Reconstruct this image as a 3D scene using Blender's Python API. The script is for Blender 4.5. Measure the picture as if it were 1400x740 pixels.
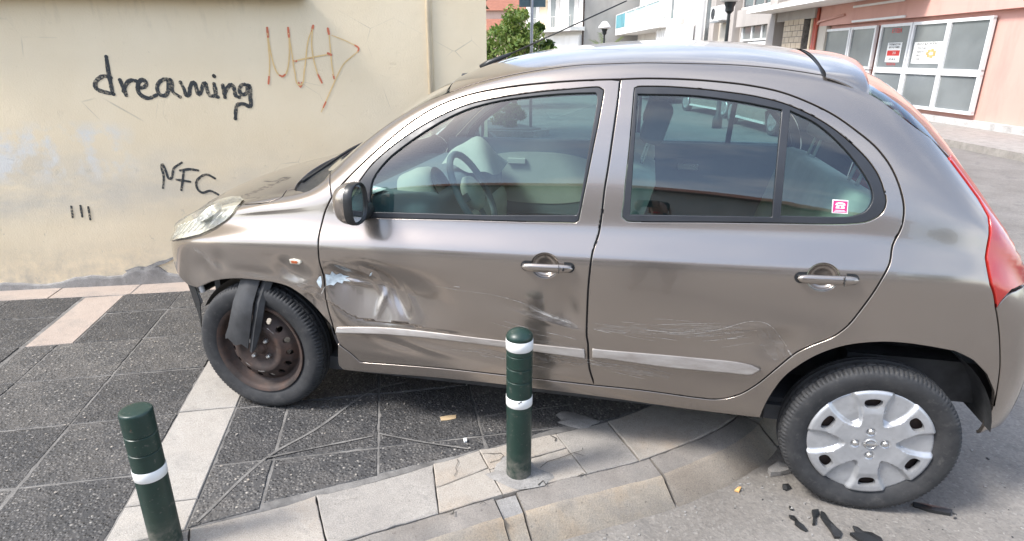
import bpy, bmesh, math, random
import numpy as np
from mathutils import Vector, Matrix, geometry
random.seed(7); rng=np.random.RandomState(11)
for _o in list(bpy.data.objects): bpy.data.objects.remove(_o)
SC=bpy.context.scene; COL=SC.collection
R=math.radians
# ---------------------------------------------------------------- camera
CAMLOC=(1.5778,-2.9053,1.4904); YAW,PIT,ROL=R(12.8816),R(19.2557),R(-.137)
cam=bpy.data.cameras.new('camera'); camo=bpy.data.objects.new('camera',cam); COL.objects.link(camo)
cam.sensor_fit='HORIZONTAL'; cam.sensor_width=36; cam.lens=36*838.59/1400; cam.shift_x=10/1400; cam.clip_start=.05; cam.clip_end=900
camo.location=CAMLOC; camo.rotation_euler=(Matrix.Rotation(YAW,4,'Z')@Matrix.Rotation(R(90)-PIT,4,'X')@Matrix.Rotation(ROL,4,'Z')).to_euler()
SC.camera=camo
# ---------------------------------------------------------------- sky, sun, exposure
SUN_EL,SUN_AZ=R(50),R(238)      # azimuth clockwise from +Y : hazy sun from the left, along the house wall
w=bpy.data.worlds.new('World'); SC.world=w; w.use_nodes=True
nt=w.node_tree; nt.nodes.clear()
out=nt.nodes.new('ShaderNodeOutputWorld'); bg=nt.nodes.new('ShaderNodeBackground'); sky=nt.nodes.new('ShaderNodeTexSky')
sky.sky_type='NISHITA'; sky.sun_disc=False; sky.sun_elevation=SUN_EL; sky.sun_rotation=SUN_AZ
sky.air_density=1.0; sky.dust_density=1.6; sky.ozone_density=1.0
tc=nt.nodes.new('ShaderNodeTexCoord'); mp=nt.nodes.new('ShaderNodeMapping'); mp.inputs['Scale'].default_value=(1,1,2.6)
nz=nt.nodes.new('ShaderNodeTexNoise'); nz.inputs['Scale'].default_value=2.2; nz.inputs['Detail'].default_value=7; nz.inputs['Roughness'].default_value=.58
rmp=nt.nodes.new('ShaderNodeMapRange'); rmp.inputs[1].default_value=.45; rmp.inputs[2].default_value=.70; rmp.inputs[3].default_value=.08; rmp.inputs[4].default_value=.78
mx=nt.nodes.new('ShaderNodeMix'); mx.data_type='RGBA'; mx.inputs[7].default_value=(6.7,6.9,7.2,1)
L=nt.links.new
L(tc.outputs['Generated'],mp.inputs[0]); L(mp.outputs[0],nz.inputs['Vector']); L(nz.outputs[0],rmp.inputs[0]); L(rmp.outputs[0],mx.inputs[0])
L(sky.outputs[0],mx.inputs[6]); L(mx.outputs[2],bg.inputs[0]); bg.inputs[1].default_value=.11; L(bg.outputs[0],out.inputs[0])
sl=bpy.data.lights.new('sun','SUN'); so=bpy.data.objects.new('sun',sl); COL.objects.link(so)
sl.energy=1.45; sl.angle=R(14); sl.color=(1,.965,.92)
_sd=Vector((math.sin(SUN_AZ)*math.cos(SUN_EL),math.cos(SUN_AZ)*math.cos(SUN_EL),math.sin(SUN_EL)))
so.rotation_euler=_sd.to_track_quat('Z','Y').to_euler(); so.location=(0,0,30)
SC.view_settings.view_transform='Standard'; SC.view_settings.look='None'; SC.view_settings.gamma=1; SC.view_settings.exposure=1.92
SC.render.engine='CYCLES'; SC.cycles.max_bounces=10; SC.cycles.transparent_max_bounces=16; SC.cycles.caustics_reflective=False; SC.cycles.caustics_refractive=False
SC.render.resolution_x=1024; SC.render.resolution_y=541
# ---------------------------------------------------------------- helpers
def link(o,parent=None):
    COL.objects.link(o)
    if parent is not None: o.parent=parent
    return o
def tag(o,label=None,cat=None,group=None,kind=None):
    for k,v in (('label',label),('category',cat),('group',group),('kind',kind)):
        if v: o[k]=v
    return o
def empty(name,loc=(0,0,0),rz=0,parent=None):
    o=bpy.data.objects.new(name,None); o.location=loc; o.rotation_euler=(0,0,rz); o.empty_display_size=.1
    return link(o,parent)
class MB:
    "collects shapes, builds ONE mesh object"
    def __init__(s): s.v=[];s.f=[];s.m=[]
    def add(s,v,f,m=0):
        n=len(s.v); s.v+=[tuple(map(float,p)) for p in v]; s.f+=[tuple(i+n for i in q) for q in f]; s.m+=[m]*len(f); return s
    def box(s,c,d,m=0,rz=0,M=None,bev=0):
        x,y,z=[a/2 for a in d]
        if bev<=0:
            v=[(sx*x,sy*y,sz*z) for sz in(-1,1) for sy in(-1,1) for sx in(-1,1)]
            f=[(0,2,3,1),(4,5,7,6),(0,1,5,4),(2,6,7,3),(0,4,6,2),(1,3,7,5)]
        else:
            b=min(bev,x*.49,y*.49,z*.49); bm=bmesh.new(); bmesh.ops.create_cube(bm,size=1)
            for q in bm.verts: q.co=Vector((q.co.x*2*x,q.co.y*2*y,q.co.z*2*z))
            bmesh.ops.bevel(bm,geom=bm.edges[:],offset=b,segments=2,affect='EDGES',profile=.5)
            v=[tuple(q.co) for q in bm.verts]; f=[tuple(q.index for q in p.verts) for p in bm.faces]; bm.free()
        T=Matrix.Translation(c)@Matrix.Rotation(rz,4,'Z')
        if M is not None: T=M@T
        return s.add([T@Vector(p) for p in v],f,m)
    def tube(s,pts,r,n=8,m=0,caps=True):
        pts=[Vector(p) for p in pts]; k=len(pts); rs=r if hasattr(r,'__len__') else [r]*k
        base=len(s.v); up=None
        for i,p in enumerate(pts):
            t=(pts[min(i+1,k-1)]-pts[max(i-1,0)]).normalized()
            if up is None: up=t.orthogonal().normalized()
            up=(up-t*up.dot(t)).normalized(); b=t.cross(up)
            for j in range(n):
                a=2*math.pi*j/n; s.v.append(tuple(p+(up*math.cos(a)+b*math.sin(a))*rs[i]))
        for i in range(k-1):
            for j in range(n):
                s.f.append((base+i*n+j,base+i*n+(j+1)%n,base+(i+1)*n+(j+1)%n,base+(i+1)*n+j)); s.m.append(m)
        if caps:
            s.f.append(tuple(base+j for j in reversed(range(n)))); s.m.append(m)
            s.f.append(tuple(base+(k-1)*n+j for j in range(n))); s.m.append(m)
        return s
    def lathe(s,prof,n=32,M=None,m=0,closed=False):
        "prof: (r,h) about local Z"
        base=len(s.v); k=len(prof)
        for r,h in prof:
            for j in range(n):
                a=2*math.pi*j/n; p=Vector((r*math.cos(a),r*math.sin(a),h)); s.v.append(tuple(M@p if M is not None else p))
        for i in range(k-1):
            for j in range(n):
                s.f.append((base+i*n+j,base+i*n+(j+1)%n,base+(i+1)*n+(j+1)%n,base+(i+1)*n+j)); s.m.append(m)
        return s
    def prism(s,poly,z0,z1,m=0,cap=True):
        n=len(poly); b=len(s.v)
        s.v+=[(x,y,z0) for x,y in poly]+[(x,y,z1) for x,y in poly]
        s.f.append(tuple(range(b+n,b+2*n))); s.m.append(m)
        if cap: s.f.append(tuple(reversed(range(b,b+n)))); s.m.append(m)
        for i in range(n):
            j=(i+1)%n; s.f.append((b+i,b+j,b+n+j,b+n+i)); s.m.append(m)
        return s
    def mesh(s,name,mats,smooth=False):
        me=bpy.data.meshes.new(name); me.from_pydata(s.v,[],s.f)
        for q in (mats if isinstance(mats,(list,tuple)) else [mats]): me.materials.append(q)
        me.polygons.foreach_set('material_index',s.m)
        if smooth: me.polygons.foreach_set('use_smooth',[True]*len(s.f))
        me.update(); return me
    def build(s,name,mats,parent=None,smooth=False,ang=None):
        me=s.mesh(name,mats,smooth or ang is not None)
        if ang is not None: me.set_sharp_from_angle(angle=R(ang))
        return link(bpy.data.objects.new(name,me),parent)
def at(o,M):
    o.matrix_local=M; return o
# ---------------------------------------------------------------- materials
class NT:
    def __init__(s,name):
        s.mat=bpy.data.materials.new(name); s.mat.use_nodes=True; s.t=s.mat.node_tree; s.t.nodes.clear()
        s.out=s.n('ShaderNodeOutputMaterial'); s.tc=s.n('ShaderNodeTexCoord')
    def n(s,t,**k):
        q=s.t.nodes.new(t)
        for a,b in k.items():
            if hasattr(q,a): setattr(q,a,b)
        return q
    def l(s,a,b): s.t.links.new(a,b)
    def noise(s,scale,detail=4,rough=.55,coord='Object',stretch=None,dist=0):
        q=s.n('ShaderNodeTexNoise'); q.inputs['Scale'].default_value=scale; q.inputs['Detail'].default_value=detail; q.inputs['Roughness'].default_value=rough; q.inputs['Distortion'].default_value=dist
        src=s.tc.outputs[coord]
        if stretch:
            m=s.n('ShaderNodeMapping'); m.inputs['Scale'].default_value=stretch; s.l(src,m.inputs[0]); src=m.outputs[0]
        s.l(src,q.inputs['Vector']); return q.outputs[0]
    def voro(s,scale,feature='F1',out='Color',coord='Object'):
        q=s.n('ShaderNodeTexVoronoi'); q.feature=feature; q.inputs['Scale'].default_value=scale; s.l(s.tc.outputs[coord],q.inputs['Vector']); return q.outputs[out]
    def rng(s,x,a,b,c=0.,d=1.):
        q=s.n('ShaderNodeMapRange'); q.inputs[1].default_value=a; q.inputs[2].default_value=b; q.inputs[3].default_value=c; q.inputs[4].default_value=d; s.l(x,q.inputs[0]); return q.outputs[0]
    def ramp(s,x,stops):
        q=s.n('ShaderNodeValToRGB'); e=q.color_ramp.elements
        while len(e)<len(stops): e.new(.5)
        for i,(p,c) in enumerate(stops): e[i].position=p; e[i].color=(*c,1)
        s.l(x,q.inputs[0]); return q.outputs[0]
    def mix(s,f,a,b,blend='MIX'):
        q=s.n('ShaderNodeMix'); q.data_type='RGBA'; q.blend_type=blend
        for v,i in ((f,0),(a,6),(b,7)):
            if isinstance(v,(int,float)): q.inputs[i].default_value=v
            elif isinstance(v,tuple): q.inputs[i].default_value=(*v,1)
            else: s.l(v,q.inputs[i])
        return q.outputs[2]
    def math(s,op,a,b=0.):
        q=s.n('ShaderNodeMath'); q.operation=op
        for v,i in ((a,0),(b,1)):
            if isinstance(v,(int,float)): q.inputs[i].default_value=v
            else: s.l(v,q.inputs[i])
        return q.outputs[0]
    def sep(s,coord='Object'):
        q=s.n('ShaderNodeSeparateXYZ'); s.l(s.tc.outputs[coord],q.inputs[0]); return q.outputs
    def bump(s,h,strength=.3,dist=.01,prev=None):
        q=s.n('ShaderNodeBump'); q.inputs['Strength'].default_value=strength; q.inputs['Distance'].default_value=dist; s.l(h,q.inputs['Height'])
        if prev is not None: s.l(prev,q.inputs['Normal'])
        return q.outputs[0]
    def pr(s,col,rough=.6,metal=0.,normal=None,coat=0.,coatr=.05,spec=.5,**k):
        p=s.n('ShaderNodeBsdfPrincipled'); I=p.inputs
        for v,key in ((col,'Base Color'),(rough,'Roughness'),(metal,'Metallic')):
            if isinstance(v,(int,float)): I[key].default_value=v
            elif isinstance(v,tuple): I[key].default_value=(*v,1)
            else: s.l(v,I[key])
        I['Coat Weight'].default_value=coat; I['Coat Roughness'].default_value=coatr; I['Specular IOR Level'].default_value=spec
        for a,b in k.items(): I[a].default_value=b
        if normal is not None: s.l(normal,I['Normal'])
        s.l(p.outputs[0],s.out.inputs[0]); s.p=p; return s.mat
def simple(name,col,rough=.6,metal=0.,var=.12,scale=6.,bump=0.,bscale=60.,spec=.5,coat=0.):
    m=NT(name); n=m.noise(scale,5); c=m.mix(m.rng(n,.3,.7),tuple(x*(1-var) for x in col),tuple(min(1,x*(1+var)) for x in col))
    nr=m.bump(m.noise(bscale,3),bump,.004) if bump else None
    rr=m.rng(m.noise(scale*3,3),.3,.7,max(0,rough-.07),min(1,rough+.07))
    return m.pr(c,rr,metal,nr,spec=spec,coat=coat)
# ---------------------------------------------------------------- material library
MT={}
def _mats():
    m=NT('pebble_aggregate')      # exposed pebble paving: dark stones, a few pale ones
    vc=m.voro(92.); vd=m.voro(92.,out='Distance')
    hs=m.n('ShaderNodeSeparateColor'); m.l(vc,hs.inputs[0])
    c=m.ramp(hs.outputs[0],[(0,(.008,.008,.009)),(.36,(.040,.040,.041)),(.78,(.135,.131,.125)),(.965,(.12,.115,.11)),(.993,(.34,.32,.29))])
    c=m.mix(m.rng(vd,.25,.62),c,(.05,.05,.051))
    dirt=m.rng(m.noise(3.3,6,.62),.45,.72); c=m.mix(m.math('MULTIPLY',dirt,.42),c,(.125,.117,.108))
    c=m.mix(m.math('MULTIPLY',m.rng(m.noise(14,4),.52,.75),.3),c,(.15,.14,.13))
    oi=m.n('ShaderNodeObjectInfo'); c=m.mix(1.0,c,m.mix(oi.outputs['Random'],(.72,.72,.73),(1.25,1.22,1.18)),'MULTIPLY'); blot=m.rng(m.noise(1.1,6,.7),.55,.68); c=m.mix(m.math('MULTIPLY',blot,.3),c,(.03,.029,.028)); b=m.bump(m.rng(vd,0,.6,1,0),.8,.004); MT['pebble']=m.pr(c,m.rng(hs.outputs[1],0,1,.42,.85),0,b)
    m=NT('mortar'); c=m.ramp(m.noise(7,6,.7),[(.34,(.085,.081,.076)),(.5,(.15,.143,.134)),(.66,(.23,.22,.205))]); MT['mortar']=m.pr(c,.9,0,m.bump(m.noise(150,3),.5,.004))
    def stone(name,a,b,st,stain=.5,sc=8.):
        m=NT(name); c=m.mix(m.rng(m.noise(sc,6,.6),.3,.7),a,b)
        c=m.mix(m.math('MULTIPLY',m.rng(m.noise(sc*.45,6,.65),.47,.68),stain),c,st)
        c=m.mix(m.math('MULTIPLY',m.rng(m.noise(sc*.9,7,.72,stretch=(1,1.4,1)),.50,.66),.45),c,(.20,.19,.175)); g=m.noise(210,3,.6); c=m.mix(m.rng(g,.35,.7,0,.75),c,m.mix(.5,c,(.05,.045,.04)),'MIX')
        sp=m.rng(m.noise(80,4,.65),.62,.70); c=m.mix(m.math('MULTIPLY',sp,.6),c,(.07,.06,.05))
        h=m.math('ADD',m.noise(260,3),m.math('MULTIPLY',m.noise(28,4),1.2))
        return m.pr(c,.86,0,m.bump(h,.45,.004))
    MT['slab']=stone('slab_stone',(.34,.305,.262),(.45,.412,.362),(.36,.27,.185),.55)
    MT['slab2']=stone('slab_stone_grey',(.30,.278,.25),(.395,.368,.332),(.24,.22,.2),.6)
    MT['kerb']=stone('kerb_stone',(.20,.18,.16),(.31,.28,.245),(.13,.12,.11),.6,6.)
    MT['kerbo']=stone('kerb_stone_ochre',(.27,.235,.19),(.40,.345,.27),(.36,.25,.14),.75,5.)
    MT['kerbf']=stone('kerb_face_stone',(.25,.21,.165),(.36,.31,.25),(.20,.16,.12),.7,5.)
    MT['stripe']=stone('pale_band_stone',(.36,.33,.292),(.45,.42,.378),(.34,.32,.29),.5,5.)
    MT['pink']=stone('pink_band_stone',(.38,.31,.26),(.47,.39,.33),(.33,.27,.23),.5,5.)
    MT['patch']=stone('cement_patch',(.26,.25,.235),(.36,.345,.325),(.2,.19,.18),.6,14.)
    m=NT('road_surface'); n1=m.noise(1.7,7,.62); c=m.mix(m.rng(n1,.33,.68),(.165,.150,.133),(.235,.218,.196))
    vc=m.voro(105.); hs=m.n('ShaderNodeSeparateColor'); m.l(vc,hs.inputs[0])
    c=m.mix(m.rng(hs.outputs[0],0,1,0,.34),c,(.055,.053,.05)); c=m.mix(m.rng(hs.outputs[1],.88,.97,0,.22),c,(.36,.345,.32))
    c=m.mix(m.math('MULTIPLY',m.rng(m.noise(5.5,6,.68),.56,.7),.55),c,(.085,.082,.078))
    h=m.math('ADD',m.math('MULTIPLY',m.noise(120,3),1.),m.noise(20,4)); MT['road']=m.pr(c,.88,0,m.bump(h,.6,.006))
    m=NT('soil_ground'); MT['soil']=m.pr(m.mix(m.rng(m.noise(.8,6),.35,.65),(.2,.18,.15),(.3,.275,.235)),.95)
    # cream render wall with grey wash, bare patch and grime (object coords: x along wall, z up)
    m=NT('cream_render'); s=m.sep(); X,Z=s[0],s[2]
    c=m.mix(m.rng(m.noise(1.6,5),.3,.7),(.775,.635,.43),(.825,.695,.495))
    big=m.noise(3.2,7,.62,stretch=(.55,1,1.25))
    lowz=m.rng(Z,.78,1.0,1,0); zz=m.rng(Z,.42,.60,0,1)
    g=m.math('MULTIPLY',m.math('MULTIPLY',lowz,zz),m.rng(big,.36,.62)); leftish=m.rng(X,-.1,1.3,1,.3)
    c=m.mix(m.math('MULTIPLY',m.math('MULTIPLY',g,leftish),.65),c,(.45,.435,.40))
    wl=m.rng(m.noise(5,5,.6),.47,.60); wz=m.math('MULTIPLY',m.rng(Z,.70,.80,0,1),m.rng(Z,1.02,1.12,1,0)); wx=m.rng(X,.38,.56,1,0)
    c=m.mix(m.math('MULTIPLY',m.math('MULTIPLY',wl,wz),wx),c,(.69,.66,.60))
    dz=m.math('MULTIPLY',m.rng(Z,.02,.34,1,0),m.rng(m.noise(9,7,.7),.38,.66)); c=m.mix(m.math('MULTIPLY',dz,.75),c,(.33,.315,.28))
    st=m.math('MULTIPLY',m.rng(m.noise(7,6,.6,stretch=(2.2,1,.6)),.52,.72),m.math('MULTIPLY',m.rng(Z,1.55,1.80,0,1),m.rng(X,1.6,1.75,1,.15))); c=m.mix(m.math('MULTIPLY',st,.28),c,(.40,.33,.24))
    sp=m.rng(m.noise(34,4,.6),.70,.76); c=m.mix(m.math('MULTIPLY',sp,.5),c,(.33,.29,.22))
    ck=m.voro(2.3,'DISTANCE_TO_EDGE','Distance'); kk=m.math('MULTIPLY',m.rng(ck,.0,.006,1,0),m.rng(m.noise(2.2,4),.56,.66)); c=m.mix(m.math('MULTIPLY',kk,.5),c,(.25,.22,.18))
    fl=m.rng(m.noise(11,6,.72),.62,.66); c=m.mix(m.math('MULTIPLY',m.math('MULTIPLY',fl,m.rng(Z,.1,1.1,1,.12)),.45),c,(.42,.39,.33))
    h=m.math('ADD',m.math('MULTIPLY',m.noise(95,5,.65),.7),m.math('SUBTRACT',m.noise(7,5),m.math('MULTIPLY',fl,.4))); MT['wall']=m.pr(c,.93,0,m.bump(h,.35,.008),spec=.25)
    def render_wall(name,a,b,sc=.6,st=(.3,.28,.26),sa=.35):
        m=NT(name); c=m.mix(m.rng(m.noise(sc,5),.3,.7),a,b); c=m.mix(m.math('MULTIPLY',m.rng(m.noise(sc*2.3,6,.65,stretch=(1.6,1.6,.4)),.5,.72),sa),c,st)
        return m.pr(c,.9,0,m.bump(m.noise(30,3),.2,.006),spec=.3)
    MT['white']=render_wall('white_render',(.78,.76,.73),(.86,.845,.82),.4,(.6,.57,.52),.3)
    MT['offwhite']=render_wall('offwhite_render',(.66,.63,.59),(.74,.71,.67),.5,(.45,.42,.38),.4)
    MT['greywall']=render_wall('grey_render',(.29,.28,.265),(.36,.345,.33),.35,(.2,.19,.185),.4)
    MT['taupe']=render_wall('taupe_render',(.34,.31,.285),(.42,.385,.355),.5,(.23,.21,.2),.4)
    MT['beige']=render_wall('beige_render',(.50,.46,.39),(.58,.53,.46),.5,(.36,.33,.28),.35)
    MT['peach']=render_wall('peach_render',(.68,.53,.36),(.74,.59,.42),.5,(.5,.38,.27),.3)
    MT['pinkwall']=render_wall('salmon_render',(.60,.34,.285),(.67,.39,.33),.4,(.40,.19,.16),.35)
    MT['farpink']=render_wall('dusty_pink_render',(.62,.44,.36),(.68,.5,.42),.4,(.45,.34,.28),.35)
    MT['tile']=render_wall('roof_tile',(.24,.095,.06),(.32,.13,.08),2.,(.15,.08,.06),.5)
    MT['brick']=render_wall('pale_brick',(.44,.36,.27),(.56,.47,.36),3.,(.3,.24,.19),.35)
    MT['soil2']=simple('crack_dirt',(.055,.05,.042),.95,var=.3)
    MT['pipe']=simple('cream_pipe',(.77,.64,.45),.7); MT['redpipe']=simple('red_pipe',(.42,.10,.065),.5); MT['whitep']=simple('white_plastic',(.75,.74,.72),.4,var=.05)
    MT['marble']=stone('sill_marble',(.55,.54,.52),(.66,.65,.63),(.42,.4,.38),.4,5.)
    MT['alu']=simple('white_frame',(.74,.74,.73),.4,var=.05); MT['shutter']=simple('pale_shutter',(.66,.63,.57),.6)
    m=NT('black_spray_paint'); p=m.n('ShaderNodeBsdfPrincipled'); m.l(m.mix(m.noise(30,4),(.018,.022,.024),(.05,.054,.055)),p.inputs['Base Color']); p.inputs['Roughness'].default_value=.75; tr=m.n('ShaderNodeBsdfTransparent'); k=m.n('ShaderNodeMixShader'); m.l(m.rng(m.math('ADD',m.noise(60,6,.72),m.math('MULTIPLY',m.noise(9,4),.5)),  .60,.76,.30,1.),k.inputs[0]); m.l(tr.outputs[0],k.inputs[1]); m.l(p.outputs[0],k.inputs[2]); m.l(k.outputs[0],m.out.inputs[0]); MT['black']=m.mat
    MT['red']=simple('red_spray_paint',(.62,.18,.09),.7); MT['yellow']=simple('faded_yellow_spray',(.74,.52,.24),.8)
    MT['darkmetal']=simple('dark_green_metal',(.018,.022,.022),.45); MT['greymetal']=simple('grey_galvanised',(.33,.34,.35),.5,.4); MT['signback']=simple('blue_grey_sign_back',(.10,.155,.175),.5,.2)
    MT['globe']=simple('white_lamp_globe',(.78,.77,.73),.3,var=.04); MT['iron']=simple('thin_rail_iron',(.5,.48,.45),.5,.3)
    MT['teal']=simple('teal_balcony_glass',(.10,.36,.42),.12,var=.2,scale=.6); MT['tealpale']=simple('pale_teal_balcony_glass',(.52,.70,.70),.12,var=.15,scale=.5)
    m=NT('bollard_green'); n=m.noise(30,5,.6); c=m.mix(m.rng(n,.3,.7),(.006,.024,.018),(.010,.033,.025)); c=m.mix(m.math('MULTIPLY',m.rng(m.noise(55,4,.7),.60,.67),.55),c,(.10,.10,.085)); _z=m.sep()[2]; c=m.mix(m.math('MULTIPLY',m.rng(_z,.0,.12,1,0),m.rng(m.noise(28,6,.7),.38,.62)),c,(.15,.14,.12)); c=m.mix(m.math('MULTIPLY',m.rng(m.noise(21,5,.75,stretch=(1,1,.35)),.66,.71),.7),c,(.17,.07,.035))
    MT['bollard']=m.pr(c,m.rng(m.noise(18,4),.3,.7,.3,.5),0,m.bump(m.noise(80,3),.06,.003))
    m=NT('bollard_band'); c=m.mix(m.rng(m.noise(25,5,.65),.62,.72,0,.75),(.74,.74,.72),(.42,.42,.40)); MT['band']=m.pr(c,.45)
    MT['bark']=simple('bark',(.12,.09,.065),.95,var=.35,scale=12,bump=.8,bscale=25)
    def leaf(name,cols):
        m=NT(name); oi=m.n('ShaderNodeObjectInfo'); g=m.n('ShaderNodeNewGeometry')
        c=m.ramp(g.outputs['Random Per Island'],[(i/(len(cols)-1),q) for i,q in enumerate(cols)])
        p=m.n('ShaderNodeBsdfPrincipled'); m.l(c,p.inputs['Base Color']); p.inputs['Roughness'].default_value=.55; p.inputs['Specular IOR Level'].default_value=.3
        tr=m.n('ShaderNodeBsdfTranslucent'); m.l(m.mix(.5,c,(.16,.22,.03)),tr.inputs[0]); mxs=m.n('ShaderNodeMixShader'); mxs.inputs[0].default_value=.3
        m.l(p.outputs[0],mxs.inputs[1]); m.l(tr.outputs[0],mxs.inputs[2]); m.l(mxs.outputs[0],m.out.inputs[0]); return m.mat
    MT['leaf']=leaf('leaf_green',[(.07,.13,.025),(.12,.19,.04),(.18,.25,.06),(.25,.28,.09)]); MT['leafd']=leaf('leaf_dark',[(.018,.042,.014),(.035,.07,.02),(.05,.09,.025)])
    MT['palm']=leaf('palm_green',[(.10,.17,.03),(.17,.25,.05),(.24,.29,.08)])
    # car
    m=NT('taupe_metallic_paint'); n=m.noise(900,2,.5); sc=m.voro(1400.)
    c=m.mix(m.rng(n,.35,.65),(.305,.267,.235),(.340,.299,.264)); c=m.mix(m.math('MULTIPLY',m.rng(m.noise(3,5,.6),.45,.75),.16),c,(.27,.25,.23))
    rr=m.rng(m.noise(2.5,4,.6),.35,.7,.19,.26); MT['paint']=m.pr(c,rr,.84,None,coat=.75,coatr=.045); _cr=m.rng(m.noise(4,4,.6),.4,.75,.02,.07); m.l(_cr,m.p.inputs['Coat Roughness'])
    m=NT('scuffed_moulding_paint'); c=m.mix(m.rng(m.noise(14,6,.7,stretch=(.3,1,1.5)),.4,.66),(.235,.208,.185),(.35,.325,.298)); MT['paintm']=m.pr(c,.42,.55,None,coat=.4,coatr=.15)
    MT['paint2']=simple('silver_beige_paint',(.40,.37,.32),.32,.5,coat=.8); MT['paint3']=simple('dark_blue_paint',(.03,.05,.09),.3,.4,coat=.8)
    MT['rubber']=simple('black_rubber',(.016,.017,.019),.55,var=.2); MT['rubber_seal']=simple('window_seal_rubber',(.020,.022,.026),.42,var=.2)
    m=NT('tyre_rubber'); c=m.mix(m.rng(m.noise(14,6,.65),.35,.7),(.016,.017,.019),(.040,.040,.041)); c=m.mix(m.math('MULTIPLY',m.rng(m.noise(40,5,.7),.55,.7),.35),c,(.10,.095,.09)); MT['tyre']=m.pr(c,.72,0,m.bump(m.noise(140,3),.2,.002))
    m=NT('rusty_steel'); c=m.ramp(m.noise(11,7,.68),[(.3,(.028,.022,.020)),(.5,(.055,.038,.032)),(.68,(.095,.055,.040)),(.8,(.13,.10,.085))]); MT['rust']=m.pr(c,.72,.25,m.bump(m.noise(60,4),.3,.003))
    m=NT('silver_hubcap_plastic'); c=m.mix(m.rng(m.noise(22,5,.6),.4,.7),(.40,.41,.425),(.48,.49,.505)); c=m.mix(m.math('MULTIPLY',m.rng(m.noise(70,5,.7),.6,.7),.4),c,(.28,.27,.25)); MT['cap']=m.pr(c,.36,.55,None,coat=.3,coatr=.15)
    MT['plastic']=simple('black_plastic',(.018,.019,.020),.38,var=.25,scale=20,bump=.15,bscale=180); MT['plasticd']=simple('dusty_black_plastic',(.035,.036,.038),.6,var=.4,scale=14)
    MT['chrome']=simple('bolt_steel',(.55,.54,.52),.32,.9)
    def glass(name,tint,rough=0.,ior=1.5,gcol=(1,1,1)):
        m=NT(name); tr=m.n('ShaderNodeBsdfTransparent'); tr.inputs[0].default_value=(*tint,1); gl=m.n('ShaderNodeBsdfGlossy'); gl.inputs[0].default_value=(*gcol,1); gl.inputs['Roughness'].default_value=rough
        f=m.n('ShaderNodeFresnel'); _g=m.n('ShaderNodeNewGeometry'); m.l(m.rng(_g.outputs['Backfacing'],0,1,ior,1/ior),f.inputs[0])
        ad=m.math('MINIMUM',m.math('MULTIPLY',f.outputs[0],2.05),1.0)
        df=m.n('ShaderNodeBsdfDiffuse'); df.inputs[0].default_value=(.5,.5,.48,1); dm=m.n('ShaderNodeMixShader'); m.l(m.rng(m.noise(9,6,.65),.45,.85,.0,.015),dm.inputs[0]); m.l(tr.outputs[0],dm.inputs[1]); m.l(df.outputs[0],dm.inputs[2])
        k=m.n('ShaderNodeMixShader'); m.l(ad,k.inputs[0]); m.l(dm.outputs[0],k.inputs[1]); m.l(gl.outputs[0],k.inputs[2]); m.l(k.outputs[0],m.out.inputs[0]); return m.mat
    MT['glass']=glass('tinted_side_glass',(.46,.64,.62)); MT['screen']=glass('windscreen_glass',(.74,.84,.82)); MT['shopglass']=simple('shop_glass',(.17,.185,.185),.14,var=.3,scale=.5); MT['darkglass']=simple('dark_window_glass',(.06,.07,.075),.1,var=.3,scale=.6)
    m=NT('yellowed_lens'); tr=m.n('ShaderNodeBsdfTransparent'); tr.inputs[0].default_value=(.96,.955,.88,1); df=m.n('ShaderNodeBsdfDiffuse'); m.l(m.mix(m.rng(m.noise(5,3),.35,.65),(.86,.85,.78),(.78,.76,.63)),df.inputs[0]); gl=m.n('ShaderNodeBsdfGlossy'); gl.inputs['Roughness'].default_value=.10
    a_=m.n('ShaderNodeMixShader'); m.l(m.rng(m.noise(4,3),.3,.75,.10,.22),a_.inputs[0]); m.l(tr.outputs[0],a_.inputs[1]); m.l(df.outputs[0],a_.inputs[2]); f=m.n('ShaderNodeFresnel'); f.inputs[0].default_value=1.5; b_=m.n('ShaderNodeMixShader'); m.l(f.outputs[0],b_.inputs[0]); m.l(a_.outputs[0],b_.inputs[1]); m.l(gl.outputs[0],b_.inputs[2]); m.l(b_.outputs[0],m.out.inputs[0]); MT['lens']=m.mat
    MT['reflector']=simple('lamp_reflector',(.82,.82,.79),.28,.45,var=.06); MT['amber']=simple('amber_lens',(.42,.10,.03),.3,coat=.4); MT['clear']=simple('pale_lens',(.62,.58,.48),.25,coat=.5); MT['redlens']=simple('red_lamp_lens',(.36,.02,.015),.15,coat=.8)
    MT['mirror']=NT('mirror_silver').pr((.85,.87,.87),.02,1.)
    MT['cloth']=simple('cream_seat_cloth',(.50,.47,.39),.9,bump=.3,bscale=400); MT['trim']=simple('grey_trim',(.16,.175,.185),.75,var=.08); MT['trimc']=simple('cream_trim',(.46,.44,.37),.75,var=.08); MT['carpet']=simple('dark_carpet',(.03,.03,.032),.95)
    MT['primer']=simple('bare_filler_primer',(.50,.57,.60),.8,var=.25,scale=60); 
    m=NT('pale_scrape'); p=m.n('ShaderNodeBsdfPrincipled'); m.l(m.mix(m.noise(60,4),(.36,.34,.315),(.50,.485,.46)),p.inputs['Base Color']); p.inputs['Roughness'].default_value=.5; tr=m.n('ShaderNodeBsdfTransparent'); k=m.n('ShaderNodeMixShader'); m.l(m.rng(m.noise(45,5,.7,stretch=(.35,1,1.6)),.36,.66,.08,.80),k.inputs[0]); m.l(tr.outputs[0],k.inputs[1]); m.l(p.outputs[0],k.inputs[2]); m.l(k.outputs[0],m.out.inputs[0]); MT['scrape']=m.mat
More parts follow.
